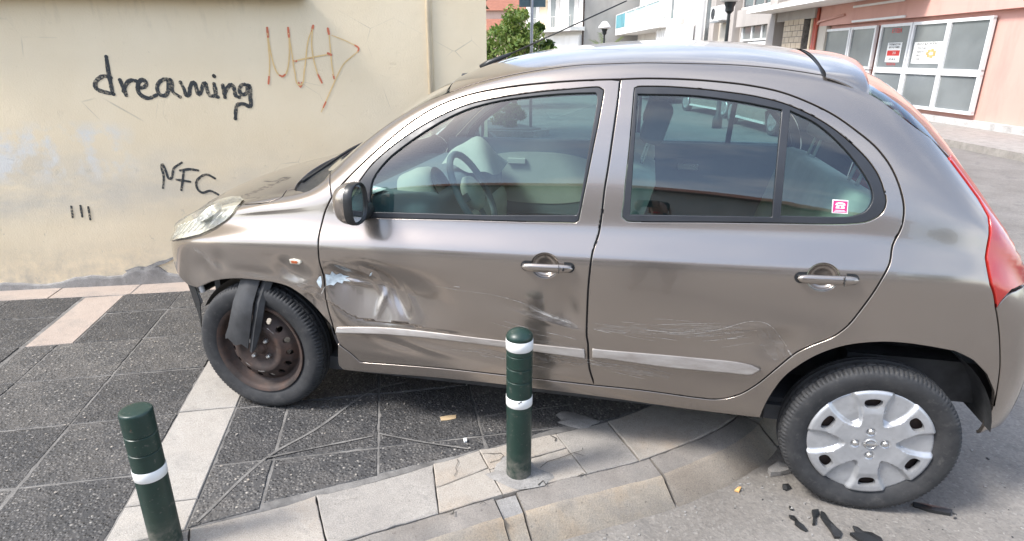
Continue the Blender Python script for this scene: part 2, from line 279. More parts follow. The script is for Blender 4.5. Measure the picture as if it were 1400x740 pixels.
    m=NT('faint_scuff'); p=m.n('ShaderNodeBsdfPrincipled'); p.inputs['Base Color'].default_value=(.40,.385,.365,1); p.inputs['Roughness'].default_value=.6; tr=m.n('ShaderNodeBsdfTransparent'); k=m.n('ShaderNodeMixShader'); m.l(m.rng(m.noise(70,6,.75,stretch=(.16,1,1.9)),.46,.78,.0,.42),k.inputs[0]); m.l(tr.outputs[0],k.inputs[1]); m.l(p.outputs[0],k.inputs[2]); m.l(k.outputs[0],m.out.inputs[0]); MT['scuff']=m.mat
    MT['paper']=simple('white_paper',(.78,.78,.75),.8,var=.05); MT['pinkst']=simple('magenta_sticker',(.50,.028,.16),.45,var=.05); MT['stw']=simple('sticker_white',(.80,.78,.78),.5,var=.03)
    MT['redprint']=simple('red_print',(.60,.04,.03),.6,var=.05); MT['inkprint']=simple('dark_print',(.05,.05,.055),.7,var=.05); MT['ochreprint']=simple('ochre_print',(.62,.36,.14),.7,var=.2,scale=30)
    MT['card']=simple('tan_cardboard',(.46,.34,.20),.85); MT['stonechip']=MT['patch']
_mats()
# ---------------------------------------------------------------- ground, pavement, kerb
E1=Vector((.917,.40)); E2=Vector((.40,-.917))
def pq(x,y): return (x*E1.x+y*E1.y, x*E2.x+y*E2.y)
def xy(p,q): return (p*E1.x+q*E2.x, p*E1.y+q*E2.y)
OUTER=[(-2.2,-3.64),(-1.0,-2.745),(-.30,-2.22),(.34,-1.745),(.713,-1.465),(.967,-1.276),(1.169,-1.127),(1.449,-.946),(1.644,-.820),(1.799,-.690),(1.930,-.565),(2.045,-.42),(2.115,-.23),(2.125,.0),(2.05,.40),(1.85,.95),(1.5,1.85),(.8,3.6),(-1.2,8.6),(-4,15.6)]
INNER=[(-2.36,-3.43),(-1.15,-2.53),(-.45,-2.0),(.177,-1.527),(.435,-1.352),(.506,-1.295),(.653,-1.187),(.860,-1.027),(1.011,-.905),(1.218,-.762),(1.498,-.575),(1.662,-.425),(1.76,-.30),(1.82,-.15),(1.835,.02),(1.77,.34),(1.585,.85),(1.23,1.76),(.53,3.5),(-1.47,8.5),(-4.3,15.5)]
def offs(P,d):
    out=[]
    for i,p in enumerate(P):
        a=Vector(P[max(i-1,0)]); b=Vector(P[min(i+1,len(P)-1)]); t=(b-a).normalized(); n=Vector((t.y,-t.x)); out.append(tuple(Vector(p)+n*d))
    return out
def resamp(P,step):
    out=[P[0]]
    for a,b in zip(P[:-1],P[1:]):
        a=Vector(a);b=Vector(b);n=max(1,int((b-a).length/step))
        out+=[tuple(a.lerp(b,(i+1)/n)) for i in range(n)]
    return out
def curve(P,step=.12):
    "smooth 2D polyline (Catmull-Rom)"
    P=[Vector(p) for p in P]; out=[]
    for i in range(len(P)-1):
        p0=P[max(i-1,0)];p1=P[i];p2=P[i+1];p3=P[min(i+2,len(P)-1)]; L=(p2-p1).length; n=max(1,int(L/step))
        m1=(p2-p0).normalized()*L; m2=(p3-p1).normalized()*L
        for j in range(n):
            t=j/n; out.append(tuple((2*t**3-3*t*t+1)*p1+(t**3-2*t*t+t)*m1+(-2*t**3+3*t*t)*p2+(t**3-t*t)*m2))
    out.append(tuple(P[-1])); return out
road=MB(); N=46
# one sheet to the horizon, finer near the camera
xs=sorted(set([-260,-120,-60,-30,-16,-9,-5]+[ -3+ .25*i for i in range(33)]+[6,7,9,13,20,32,60,120,260])); ys=sorted(set([-260,-120,-60,-30,-16,-9,-6]+[-4.5+.25*i for i in range(33)]+[4.2,5,6.5,9,14,22,34,60,120,260]))
def gz(x,y): return -.104+(.006*math.sin(2.1*x+1.3*y)*math.sin(1.7*y-.8*x) if abs(x)<6 and abs(y)<6 else 0)
for yy in ys:
    for xx in xs: road.v.append((xx,yy,gz(xx,yy)))
nx=len(xs)
for j in range(len(ys)-1):
    for i in range(nx-1): road.f.append((j*nx+i,j*nx+i+1,(j+1)*nx+i+1,(j+1)*nx+i)); road.m.append(0)
tag(road.build('road',MT['road'],smooth=True),kind='structure')
# pavement bed
pav=tag(empty('pavement'),kind='structure')
inn=resamp(INNER,.2)
bed=MB(); poly=INNER+[(-14,15.5),(-14,-3.43)]
bed.prism(poly,-.16,-.0035,cap=False); bed.build('mortar_bed',MT['mortar'],pav)
# dark pebble slabs 43 x 43 cm, clipped to their fields
def clip(poly,nx_,ny_,d):
    out=[]
    for i in range(len(poly)):
        a=poly[i-1];b=poly[i]; fa=a[0]*nx_+a[1]*ny_-d; fb=b[0]*nx_+b[1]*ny_-d
        if (fa<=0)!=(fb<=0):
            t=fa/(fa-fb); out.append((a[0]+(b[0]-a[0])*t,a[1]+(b[1]-a[1])*t))
        if fb<=0: out.append(b)
    return out
def area(p): return .5*abs(sum(p[i-1][0]*p[i][1]-p[i][0]*p[i-1][1] for i in range(len(p))))
def shrink(p,d):
    c=Vector((0,0)); n=len(p); out=[]
    s=sum(p[i-1][0]*p[i][1]-p[i][0]*p[i-1][1] for i in range(n)); sg=1 if s>0 else -1
    L=[]
    for i in range(n):
        a=Vector(p[i]);b=Vector(p[(i+1)%n]); t=(b-a).normalized(); nn=Vector((-t.y,t.x))*sg; L.append((a+nn*d,t))
    for i in range(n):
        (a,t),(b,u)=L[i-1],L[i]; den=t.x*u.y-t.y*u.x
        if abs(den)<1e-4: out.append(tuple(b)); continue
        k=((b.x-a.x)*u.y-(b.y-a.y)*u.x)/den; out.append((a.x+t.x*k,a.y+t.y*k))
    return out
def dedupe(p):
    q=[]
    for a in p:
        if not q or (Vector(a)-Vector(q[-1])).length>.012: q.append(a)
    if len(q)>2 and (Vector(q[0])-Vector(q[-1])).length<.012: q.pop()
    return q
def slab(name,p,mat,z=0.,gap=.004,th=.04,tilt=.002,parent=pav,cham=.003,rough=0):
    p=dedupe(p)
    if len(p)<3 or area(p)<.002: return None
    s=sum(p[i-1][0]*p[i][1]-p[i][0]*p[i-1][1] for i in range(len(p)))
    if s<0: p=p[::-1]
    a=shrink(p,gap); b=shrink(p,gap+cham)
    if area(b)>=area(a): return None
    cx=sum(q[0] for q in a)/len(a); cy=sum(q[1] for q in a)/len(a); tx,ty=random.uniform(-tilt,tilt)*4,random.uniform(-tilt,tilt)*4
    if rough:
        def jag(P):
            o_=[]
            for i in range(len(P)):
                A_=Vector(P[i]);B_=Vector(P[(i+1)%len(P)]); m_=max(1,int((B_-A_).length/.028)); t_=(B_-A_).normalized(); n_=Vector((-t_.y,t_.x))
                for k_ in range(m_):
                    q_=A_.lerp(B_,k_/m_); dd_=0 if k_==0 else max(0,random.gauss(0,rough)) ; o_.append((q_+n_*dd_,n_,dd_))
            return o_
        J_=jag(a); a=[tuple(q_) for q_,_n,_d in J_]; b=[tuple(q_+n_*(cham+(.004 if random.random()<.07 else 0))) for q_,n_,_d in J_]
        k0=0
    n=len(a); zz=z+random.uniform(-tilt,tilt); h=lambda q,dz: (q[0]-cx,q[1]-cy,dz+tx*(q[0]-cx)+ty*(q[1]-cy))
    v=[h(q,-th) for q in a]+[h(q,-cham) for q in a]+[h(q,0) for q in b]
    f=[tuple(range(2*n,3*n))]
    for i in range(n):
        j=(i+1)%n; f+=[(i,j,n+j,n+i),(n+i,n+j,2*n+j,2*n+i)]
    o=MB().add(v,f).build(name,mat,parent); o.location=(cx,cy,zz); return o
WA=Vector((-2.155,.295)); WD=Vector((.93,.368)).normalized(); WN=Vector((WD.y,-WD.x))
def wallpt(s,d): return tuple(WA+WD*s+WN*d)    # d>0 : towards the street
STR=.205                                        # width of the pale strip along the wall
wd=lambda: (-WN.x,-WN.y,-(WA.dot(WN)+STR))      # keep points with dot(WN) >= wall + STR
IN=INNER
def clip_inner(p):
    for a,b in zip(IN[:-1],IN[1:]):
        if b[1]>3.6: break
        if min(math.dist(q,c_) for q in p for c_ in (a,b,((a[0]+b[0])/2,(a[1]+b[1])/2)))>.42: continue
        t=(Vector(b)-Vector(a)).normalized(); n=Vector((t.y,-t.x)); p=clip(p,n.x,n.y,n.dot(Vector(a)))
        if len(p)<3: return p
    return p
PL=[-1.73,-1.56,-1.13,-.70]; PR=[-.46,-.232,.172,.595,1.02,1.45,1.88,2.31]
QS=[-2.74,-2.31,-1.88,-1.45,-1.02,-.59,-.16,.27,.71,1.13,1.56,1.99,2.42,2.85,3.28,3.71,4.14]
IPOLY=[(x,y) for x,y in INNER]+[(-14,15.5),(-14,-3.43)]
def ins(c):
    x=sum(p[0] for p in c)/len(c); y=sum(p[1] for p in c)/len(c); r=False
    for i in range(len(IPOLY)):
        (x0,y0),(x1,y1)=IPOLY[i-1],IPOLY[i]
        if (y0>y)!=(y1>y) and x<(x1-x0)*(y-y0)/(y1-y0)+x0: r=not r
    return r
def field(ps,wallclip):
    for i in range(len(ps)-1):
        for j in range(len(QS)-1):
            jt=lambda: random.uniform(-.006,.006)
            c=[xy(ps[i],QS[j]),xy(ps[i+1],QS[j]),xy(ps[i+1],QS[j+1]),xy(ps[i],QS[j+1])]
            c=clip_inner(c)
            if len(c)<3 or not ins(c): continue
            c=clip(c,*wd())
            if len(c)>=3 and ps is PL and QS[j]<-.2: c=clip(c,-E1.x,-E1.y,1.49)   # the pale band turns down on the left
            if len(c)>=3: slab('paving_slab',c,MT['pebble'],gap=random.uniform(.003,.006),rough=.0022,cham=.002)
field(PL,True); field(PR,True); LEFT2=True; field([-3.9,-3.47,-3.04,-2.61,-2.18,-1.75],True)
# slabs past the building corner (the pavement turns along its side wall)
# left-hand pale band and band along the wall
s=-3.2
while s<2.85:
    e=min(s+random.choice((.55,.62,.5)),2.86)
    slab('band_slab',[wallpt(s,.002),wallpt(e,.002),wallpt(e,STR),wallpt(s,STR)],MT['pink'],z=.002,gap=.0025); s=e
q0=.27
for k in range(1):
    p=[xy(-1.73,-.9),xy(-1.49,-.9),xy(-1.49,-.163),xy(-1.73,-.163)]
    p=clip(p,*wd()); p=clip_inner(p) if len(p)>2 else p
    if len(p)>2 and ins(p): slab('band_slab',p,MT['pink'],z=.001,gap=.0025)
# pale band from the wall to the kerb (between p=-.70 and -.46)
for k in range(12):
    p=[xy(-.70,-2.4+k*.62),xy(-.46,-2.4+k*.62),xy(-.46,-1.78+k*.62),xy(-.70,-1.78+k*.62)]
    p=clip(p,*wd()); p=clip_inner(p) if len(p)>2 else p
    if len(p)>2 and ins(p): slab('band_slab',p,MT['stripe'],z=.002,gap=.002)
# filled cuts and cracks crossing the dark field (thin mortar lines)
ml=MB()
def line(P,wid=.012,z=.0035):
    P=curve(P,.05)
    A=[];B=[]
    for i,p in enumerate(P):
        a=Vector(P[max(i-1,0)]);b=Vector(P[min(i+1,len(P)-1)]);t=(b-a).normalized();n=Vector((-t.y,t.x)); w=wid*random.uniform(.55,1.15)
        A.append(Vector(p)+n*w/2);B.append(Vector(p)-n*w/2)
    k=len(A); ml.add([(*a,z) for a in A]+[(*b,z) for b in B],[(i,i+1,k+i+1,k+i) for i in range(k-1)])
line([(.184,-1.50),(.209,-1.133),(.298,-.919),(.400,-.564),(.540,-.441)],.012); line([(.209,-1.133),(.362,-1.033),(.555,-.907)],.010,.0042)
line([(.575,-.884),(.78,-.90),(.971,-.903)],.009,.0046); line([(.97,-.66),(1.332,-.481)],.009)
ck=MB()
def gp0(u,v,z=.003):
    F=Vector((-math.sin(YAW)*math.cos(PIT),math.cos(YAW)*math.cos(PIT),-math.sin(PIT))); Rr=Vector((math.cos(YAW),math.sin(YAW),0)); Uu=Rr.cross(F)
    d=F+Rr*((u-690)/838.59)-Uu*((v-370)/838.59); t=(z-CAMLOC[2])/d.z; return (CAMLOC[0]+d.x*t,CAMLOC[1]+d.y*t)
for P_,w_ in (([(620,652),(624,645),(622,640),(626,632),(624,628)],.004),([(655,622),(664,620),(673,621),(684,620),(688,624),(683,629),(669,633)],.005),([(738,640),(748,632),(765,627),(784,620),(795,617),(796,613)],.005),([(784,620),(797,624)],.005),([(752,596),(760,600),(758,604)],.008),([(460,690),(470,684),(488,681)],.002),([(655,690),(660,687),(664,689)],.006),([(612,701),(620,698),(618,704)],.010),([(735,664),(742,658),(746,664)],.010),([(790,652),(797,648),(801,652)],.007)):
    n0=len(ml.f); k_=ml; line([gp0(*q) for q in P_],w_*.55,.0055); ck.v=ml.v; 
    ck.f+=ml.f[n0:]; ck.m+=[0]*(len(ml.f)-n0); del ml.f[n0:]; del ml.m[n0:]
ck.v=list(ml.v); ck.build('crack_line',MT['soil2'],pav)
ml.build('mortar_line',MT['mortar'],pav)
mp_=MB(); 
for cx,cy,r,s0 in ((1.36,-.60,.085,1),(1.19,-1.0,.115,2)):
    n=22; ring=[(cx+math.cos(a)*r*(1+.25*math.sin(3*a+s0)+.12*math.sin(7*a)),cy+math.sin(a)*r*.75*(1+.2*math.cos(2*a+s0))) for a in [2*math.pi*i/n for i in range(n)]]
    b=len(mp_.v); mp_.v+=[(x,y,.0005) for x,y in ring]+[(cx+(x-cx)*.8,cy+(y-cy)*.8,.007) for x,y in ring]+[(cx,cy,.0085)]
    for i in range(n):
        j=(i+1)%n; mp_.f+=[(b+i,b+j,b+n+j,b+n+i),(b+n+i,b+n+j,b+2*n)]; mp_.m+=[0,0]
mp_.build('cement_patch',MT['patch'],pav,smooth=True)
# pale slab row along the kerb
JI=[(-1.6,-2.86),(-1.18,-2.55),(-.80,-2.263),(-.45,-2.0),(-.09,-1.735),(.177,-1.527),(.506,-1.283),(.860,-1.020),(1.011,-.897),(1.295,-.718),(1.498,-.575),(1.76,-.30),(1.835,.02),(1.70,.52),(1.52,1.0),(1.30,1.58),(1.03,2.25),(.7,3.1)]
JO=[(-1.36,-3.01),(-1.0,-2.745),(-.62,-2.46),(-.27,-2.197),(.10,-1.925),(.34,-1.745),(.667,-1.499),(.970,-1.274),(1.164,-1.131),(1.448,-.947),(1.642,-.822),(2.045,-.42),(2.125,0),(1.99,.56),(1.80,1.08),(1.57,1.68),(1.28,2.4),(.95,3.22)]
def along(P,a,b):
    C=curve(P,.04); ia=min(range(len(C)),key=lambda i:(Vector(C[i])-Vector(a)).length); ib=min(range(len(C)),key=lambda i:(Vector(C[i])-Vector(b)).length)
    return C[ia+1:ib] 
for i in range(len(JI)-1):
    a,b,c,d=JI[i],JI[i+1],JO[i+1],JO[i]
    mid_i=along(INNER,a,b)[::3]; mid_o=along(OUTER,d,c)[::3]
    if i in (7,8):     # split or cracked lengthwise
        f=.52 if i==7 else .47; m0=tuple(Vector(a).lerp(Vector(d),f)); m1=tuple(Vector(b).lerp(Vector(c),f-.1))
        slab('kerb_slab',[a]+mid_i+[b,m1,m0],MT['slab'],z=.001,gap=.0012,rough=.0014); slab('kerb_slab',[m0,m1,c]+mid_o[::-1]+[d],MT['slab'],z=.0,gap=.0012,rough=.0014)
    elif i==5:
        slab('kerb_slab',[a]+mid_i+[b,c]+mid_o[::-1]+[d],MT['slab'],z=.001,gap=.002,rough=.0016)
    else: slab('kerb_slab',[a]+mid_i+[b,c]+mid_o[::-1]+[d],MT['slab'] if i%3 else MT['slab2'],z=random.uniform(-.001,.001),gap=.002,rough=.0018)
# kerb stones: top gently sloped, face sloped
KJ=[(-2.2,-3.64),(-1.2,-2.893),(-.4,-2.295),(.45,-1.665),(1.150,-1.141),(1.198,-1.107),(1.672,-.80),(2.065,-.385),(2.118,.22),(1.86,.92),(1.5,1.85),(1.13,2.8),(.7,3.85),(-.2,6.1),(-1.2,8.6),(-2.4,11.6),(-4,15.6)]
OC=curve(OUTER,.04)
for i in range(len(KJ)-1):
    ia=min(range(len(OC)),key=lambda k:(Vector(OC[k])-Vector(KJ[i])).length); ib=min(range(len(OC)),key=lambda k:(Vector(OC[k])-Vector(KJ[i+1])).length)
    gapstone=(i==4)
    seg=OC[ia:ib+1]
    if len(seg)<2: continue
    g=.004
    A=Vector(seg[0]);B=Vector(seg[-1]); seg=[tuple(A+(Vector(seg[1])-A).normalized()*g)]+seg[1:-1]+[tuple(B+(Vector(seg[-2])-B).normalized()*g)]
    prof=[(.002,-.2),(.002,-.006),(.006,-.003),(.085,-.020),(.100,-.030),(.108,-.042),(.196,-.118),(.200,-.2)]
    if gapstone: prof=[(.002,-.2),(.002,-.016),(.01,-.012),(.08,-.032),(.095,-.045),(.10,-.055),(.185,-.12),(.19,-.2)]
    rows=[]
    for d,z in prof: rows.append([(x,y,z+random.gauss(0,.0016)) for x,y in offs(seg,d+random.uniform(-.0012,.0012))])
    mb=MB(); k=len(seg); mb.v=[p for r in rows for p in r]
    for a in range(len(prof)-1):
        for b in range(k-1): mb.f.append((a*k+b,a*k+b+1,(a+1)*k+b+1,(a+1)*k+b)); mb.m.append(0 if a<3 else 1)
    mb.f.append(tuple(a*k for a in range(len(prof)))); mb.f.append(tuple(a*k+k-1 for a in reversed(range(len(prof))))); mb.m+=[0,0]
    mats=[MT['patch'],MT['kerbo']] if gapstone else ([MT['kerb'],MT['kerbo']] if i in(3,5) else [MT['kerb'],MT['kerbf']])
    mb.f=[f[::-1] for f in mb.f]
    mb.build('kerb_stone',mats,pav,ang=50)
# thin weeds/dirt line in the gutter: grit
gr=MB()
for i in range(900):
    k=random.randrange(70,len(OC)-1); p=Vector(offs(OC,.215)[k]) if 0 else None
OO=offs(OC,.205)
for i in range(700):
    k=random.randrange(len(OO)); x,y=OO[k]
    if not(-.5<x<2.6 and y<.4): continue
    d=abs(random.gauss(0,.03)); px,py=offs([OO[max(k-1,0)],OO[k],OO[min(k+1,len(OO)-1)]],d)[1]; r=random.uniform(.0012,.005)
    gr.box((px+random.uniform(-.02,.02),py+random.uniform(-.02,.02),gz(px,py)+r*.4),(r*2,r*1.4,r),0,random.uniform(0,3))
for i in range(650):
    x,y=random.uniform(.9,3.3),random.uniform(-2.2,-.3); d=min((Vector((x,y))-Vector(q)).length for q in OO[::4])
    n=Vector((.6,-.8))
    if Vector((x,y)).dot(n)<1.83 : continue
    r=random.choice((.0012,.002,.002,.003,.0045)); gr.box((x,y,gz(x,y)+r*.4),(r*2.4,r*1.5,r),random.choice((0,0,1)),random.uniform(0,3))
tag(gr.build('road_grit',[MT['patch'],MT['plasticd']]),kind='stuff')
peb=MB()
for i in range(420):
    x,y=random.uniform(-2,1.4),random.uniform(-2,.3); r=random.choice((.0015,.002,.003,.004))
    p,q=pq(x,y)
    if -.72<p<-.44 or p<-1.5: continue
    if Vector((x,y)).dot(Vector((.62,-.785)))>1.29: continue
    peb.box((x,y,.001+r*.3),(r*2.2,r*1.6,r),0,random.uniform(0,3))
tag(peb.build('pale_grit',[MT['slab']]),kind='stuff')
# ---------------------------------------------------------------- cream corner house with graffiti
house=tag(empty('corner_house',(WA.x,WA.y,0),math.atan2(WD.y,WD.x)),'cream rendered house wall with graffiti, stained and cracked along its foot','house')
# local frame: +x along the wall, -y towards the street, z up
LEN=2.840
mb=MB(); xs_=[-6+ .5*i for i in range(12)]+[.1*i for i in range(29)]; xs_=sorted(set([round(x,3) for x in xs_ if x<LEN-.03]))+[LEN]
zs_=[-.05,0,.05,.1,.15,.25,.4,.6,.9,1.2,1.5,1.8,2.2,2.6,3.2,6.2]
nz_=len(zs_)
for x in xs_:
    for z in zs_:
        b=.0012*math.sin(3.1*x+2*z)*math.sin(2.3*z-x) if x<LEN-.05 else 0
        mb.v.append((x,b,z))
for i in range(len(xs_)-1):
    for j in range(nz_-1): mb.f.append((i*nz_+j,(i+1)*nz_+j,(i+1)*nz_+j+1,i*nz_+j+1)); mb.m.append(0)
b0=len(mb.v); mb.v+=[(LEN,0,-.05),(LEN,9,-.05),(LEN,9,6.2),(LEN,0,6.2),(-6,9,-.05),(-6,9,6.2),(-6,0,-.05),(-6,0,6.2)]
mb.f+=[(b0,b0+1,b0+2,b0+3),(b0+1,b0+4,b0+5,b0+2),(b0+4,b0+6,b0+7,b0+5),(b0+3,b0+2,b0+5,b0+7)]; mb.m+=[0]*4
mb.build('wall',MT['wall'],house,smooth=False)
# cracked cement foot with ragged upper edge
mb=MB(); n=180; top=[]
for i in range(n+1):
    x=-6+ (LEN+6)*i/n*1.0; 
    h=.055+.018*math.sin(5*x)+.013*math.sin(13*x+1)+random.uniform(-.005,.005)
    if .25<x<.62: h+=.045*math.sin((x-.25)/.37*math.pi)+.012*math.sin(40*x)
    top.append((x,h))
for x,h in top: mb.v+=[(x,-.020,0),(x,-.014,h*.8),(x,-.009,h),(x,.002,h+.004)]
for i in range(n):
    for j in range(3): mb.f.append((i*4+j,(i+1)*4+j,(i+1)*4+j+1,i*4+j+1)); mb.m.append(0)
mb.build('cement_foot',MT['patch'],house)
# loose blister of plaster with a dark crack above it
mb=MB(); cr_=[(.31,.100),(.36,.118),(.40,.128),(.45,.122),(.49,.138),(.54,.158),(.585,.165),(.63,.182),(.66,.186)]
lo=[(.33,.086),(.37,.098),(.41,.104),(.455,.100),(.495,.112),(.54,.130),(.585,.142),(.625,.163),(.66,.180)]
k=len(cr_); mb.add([(x,-.006,z) for x,z in cr_]+[(x,-.011,z) for x,z in lo],[(i,i+k,i+k+1,i+1) for i in range(k-1)]); mb.build('plaster_crack',simple('exposed_cement',(.19,.185,.175),.95,var=.3,scale=40),house)
# window sill slab and window opening above (top edge of the picture)
mb=MB(); mb.box((.55,-.045,1.850),(2.29,.135,.036),bev=.003); mb.build('window_sill',MT['marble'],house)
mb=MB(); mb.box((.55,-.008,2.52),(1.9,.05,1.28)); wn=mb.build('window',MT['shutter'],house)
for x in (-.38,.55,1.48): MB().box((x,-.04,2.52),(.07,.03,1.28)).build('shutter_frame',MT['alu'],wn)
# rain pipe sunk into the wall
mb=MB(); mb.tube([(2.462,-.002,0),(2.462,-.002,6.1)],.019,14); mb.build('drainpipe',MT['pipe'],house,smooth=True)
# graffiti
def onwall_px(u,v):
    # photograph pixel -> point on the wall (used only to lay out the lettering, in wall coordinates)
    F=Vector((-math.sin(YAW)*math.cos(PIT),math.cos(YAW)*math.cos(PIT),-math.sin(PIT))); Rr=Vector((math.cos(YAW),math.sin(YAW),0)); Uu=Rr.cross(F)
    Rq=math.cos(ROL)*Rr+math.sin(ROL)*Uu; Uq=-math.sin(ROL)*Rr+math.cos(ROL)*Uu
    d=F+Rq*((u-690)/838.59)-Uq*((v-370)/838.59); C=Vector(CAMLOC); n=Vector((WN.x,WN.y,0)); t=(Vector((WA.x,WA.y,0))-C).dot(n)/d.dot(n); P=C+d*t
    return ((Vector((P.x,P.y))-WA).dot(WD),P.z)
def smooth3(P,step):
    return curve(P,step)
def stroke(mb,P,w,taper=.25,step=.012,m=0,d=-.0022,jit=.13,cap=True):
    P=[onwall_px(*p) for p in P]; C=smooth3(P,step) if len(P)>2 else resamp(P,step); n=len(C)
    A=[];B=[]
    for i,p in enumerate(C):
        a=Vector(C[max(i-1,0)]);b=Vector(C[min(i+1,n-1)]); t=(b-a); t=t.normalized() if t.length>1e-9 else Vector((1,0)); q=Vector((-t.y,t.x))
        e=min(i,n-1-i)/max(1,n-1)*2; ww=w*(1-taper*(1-e)**3)*random.uniform(1-jit,1+jit)*.5
        A.append(Vector(p)+q*ww);B.append(Vector(p)-q*ww)
    dd=d-random.uniform(0,.0008)
    k=len(A); v=[(a.x,dd,a.y) for a in A]+[(b.x,dd,b.y) for b in B]; f=[(i,k+i,k+i+1,i+1) for i in range(k-1)]
    if cap:
        for p,o in ((C[0],0),(C[-1],k-1)):
            b=len(v); v+=[(p[0]+math.cos(t)*w*.47,dd-.0002,p[1]+math.sin(t)*w*.47) for t in [2*math.pi*j/10 for j in range(10)]]; f.append(tuple(range(b+9,b-1,-1)))
    mb.add(v,f,m)
def word(name,strokes,o,s,w,mats,label,step=.01):
    mb=MB()
    for st in strokes:
        m=0;ww=w
        if isinstance(st,tuple) and isinstance(st[1],(int,float)) and isinstance(st[0],list): st,m,ww=st[0],st[1],(st[2] if len(st)>2 else w)
        stroke(mb,[(o[0]+x/s,o[1]+y/s) for x,y in st],ww,m=m,step=step)
    g=mb.build(name,mats,house); g['label']=label; return g
word('graffiti',[
 [(158,392),(120,386),(82,415),(84,447),(120,464),(172,476)],[(135,288),(147,370),(168,474)],
 [(204,405),(222,445),(236,482)],[(222,462),(234,430),(255,408),(285,410)],
 [(292,444),(322,443),(338,425),(318,404),(296,428),(302,472),(345,497),(388,482)],
 [(458,404),(425,402),(394,432),(402,474),(432,484),(450,455),(457,404),(472,465),(508,490)],
 [(510,417),(528,450),(546,486),(560,440),(577,418),(592,452),(604,478),(622,440),(634,420),(645,455),(658,484),(676,486)],
 [(680,425),(686,455),(692,490),(700,491)],[(679,384),(681,387)],
 [(724,432),(730,462),(735,492)],[(734,478),(748,445),(768,430),(783,455),(790,485),(808,492)],
 [(852,432),(826,428),(808,450),(820,478),(845,470),(856,434),(862,490),(862,538),(830,526),(798,532),(790,560),(788,600)]],(109,0),3.7,.0255,MT['black'],'black brush lettering dreaming')
word('graffiti',[
 ([(125,130),(135,230),(142,330),(138,420)],1),([(128,130),(150,260),(185,380),(225,416),(260,380),(275,250),(270,130)],1),([(270,130),(290,250),(310,380),(345,475),(375,380),(400,180),(428,100)],1),
 ([(430,105),(425,200),(440,310),(465,400)],1),([(310,312),(380,297),(540,268)],1),([(543,140),(548,200),(560,330),(572,410)],1),([(560,140),(650,175),(715,206)],1,.0055),([(735,250),(700,280),(640,335),(590,430),(540,540),(490,655)],1,.007),
 ([(125,90),(131,150)],0,.015),([(138,420),(134,466)],0,.013),([(210,410),(226,418),(245,406)],0,.012),([(266,90),(272,150)],0,.014),([(338,460),(349,489),(358,460)],0,.012),([(435,75),(427,110)],0,.014),([(465,400),(480,430),(494,460)],0,.012),
 ([(305,312),(322,314)],0,.013),([(380,299),(440,289)],0,.007),([(535,262),(556,272)],0,.016),([(534,95),(541,130)],0,.016),([(715,206),(742,228),(735,250)],0,.011),([(520,590),(504,625)],0,.011),([(570,405),(576,432)],0,.011)],(340,20),4.932,.0085,[MT['red'],MT['yellow']],'thin red and yellow spray tag MAD')
word('graffiti',[[(402,236),(405,180),(396,122),(414,152),(436,192),(454,142),(492,114)],[(484,152),(530,146),(571,152)],[(502,152),(496,200),(490,246)],[(466,196),(532,206)],[(652,190),(612,172),(572,192),(562,226),(588,258),(630,250),(668,268)]],(109,190),3.523,.0165,MT['black'],'black sprayed letters NFC')
for _m in ([(-40,325),(-33,378)],[(4,322),(13,374)],[(42,328),(52,388)]): word('graffiti',[_m],(109,190),3.523,.015,MT['black'],'black ditto mark sprayed near the left end')
# ---------------------------------------------------------------- the street beyond
FH=Vector((-math.sin(YAW),math.cos(YAW),0)); RH=Vector((math.cos(YAW),math.sin(YAW),0)); C2=Vector((CAMLOC[0],CAMLOC[1],0))
def B(f,l,z=-.12): return C2+FH*f+RH*l+Vector((0,0,z))
def frame(f0,l0,f1,l1):
    "matrix with +x along the facade (from point 0 to 1), -y outwards to the street when 0 is the nearer... z up; ground at -0.12"
    a=B(f0,l0);b=B(f1,l1); x=(b-a).normalized(); z=Vector((0,0,1)); y=z.cross(x)
    return Matrix(((x.x,y.x,0,a.x),(x.y,y.y,0,a.y),(0,0,1,a.z),(0,0,0,1))),(b-a).length
class Bld:
    def __init__(s,name,label,f0,l0,f1,l1,group=None,cat='building'):
        s.M,s.L=frame(f0,l0,f1,l1); s.o=empty(name); s.o.matrix_world=s.M; tag(s.o,label,cat,group)
    def bx(s,name,x0,x1,d0,d1,z0,z1,mat,parent=None,bev=0):
        # d = distance out of the facade towards the street (local -y)... facade faces +y or -y through s.sg
        mb=MB().box(((x0+x1)/2,s.sg*(d0+d1)/2,(z0+z1)/2),(abs(x1-x0),abs(d1-d0),abs(z1-z0)),bev=bev); return mb.build(name,MT[mat],parent or s.o)
    sg=1
Z0=.12   # local z = world z + .12
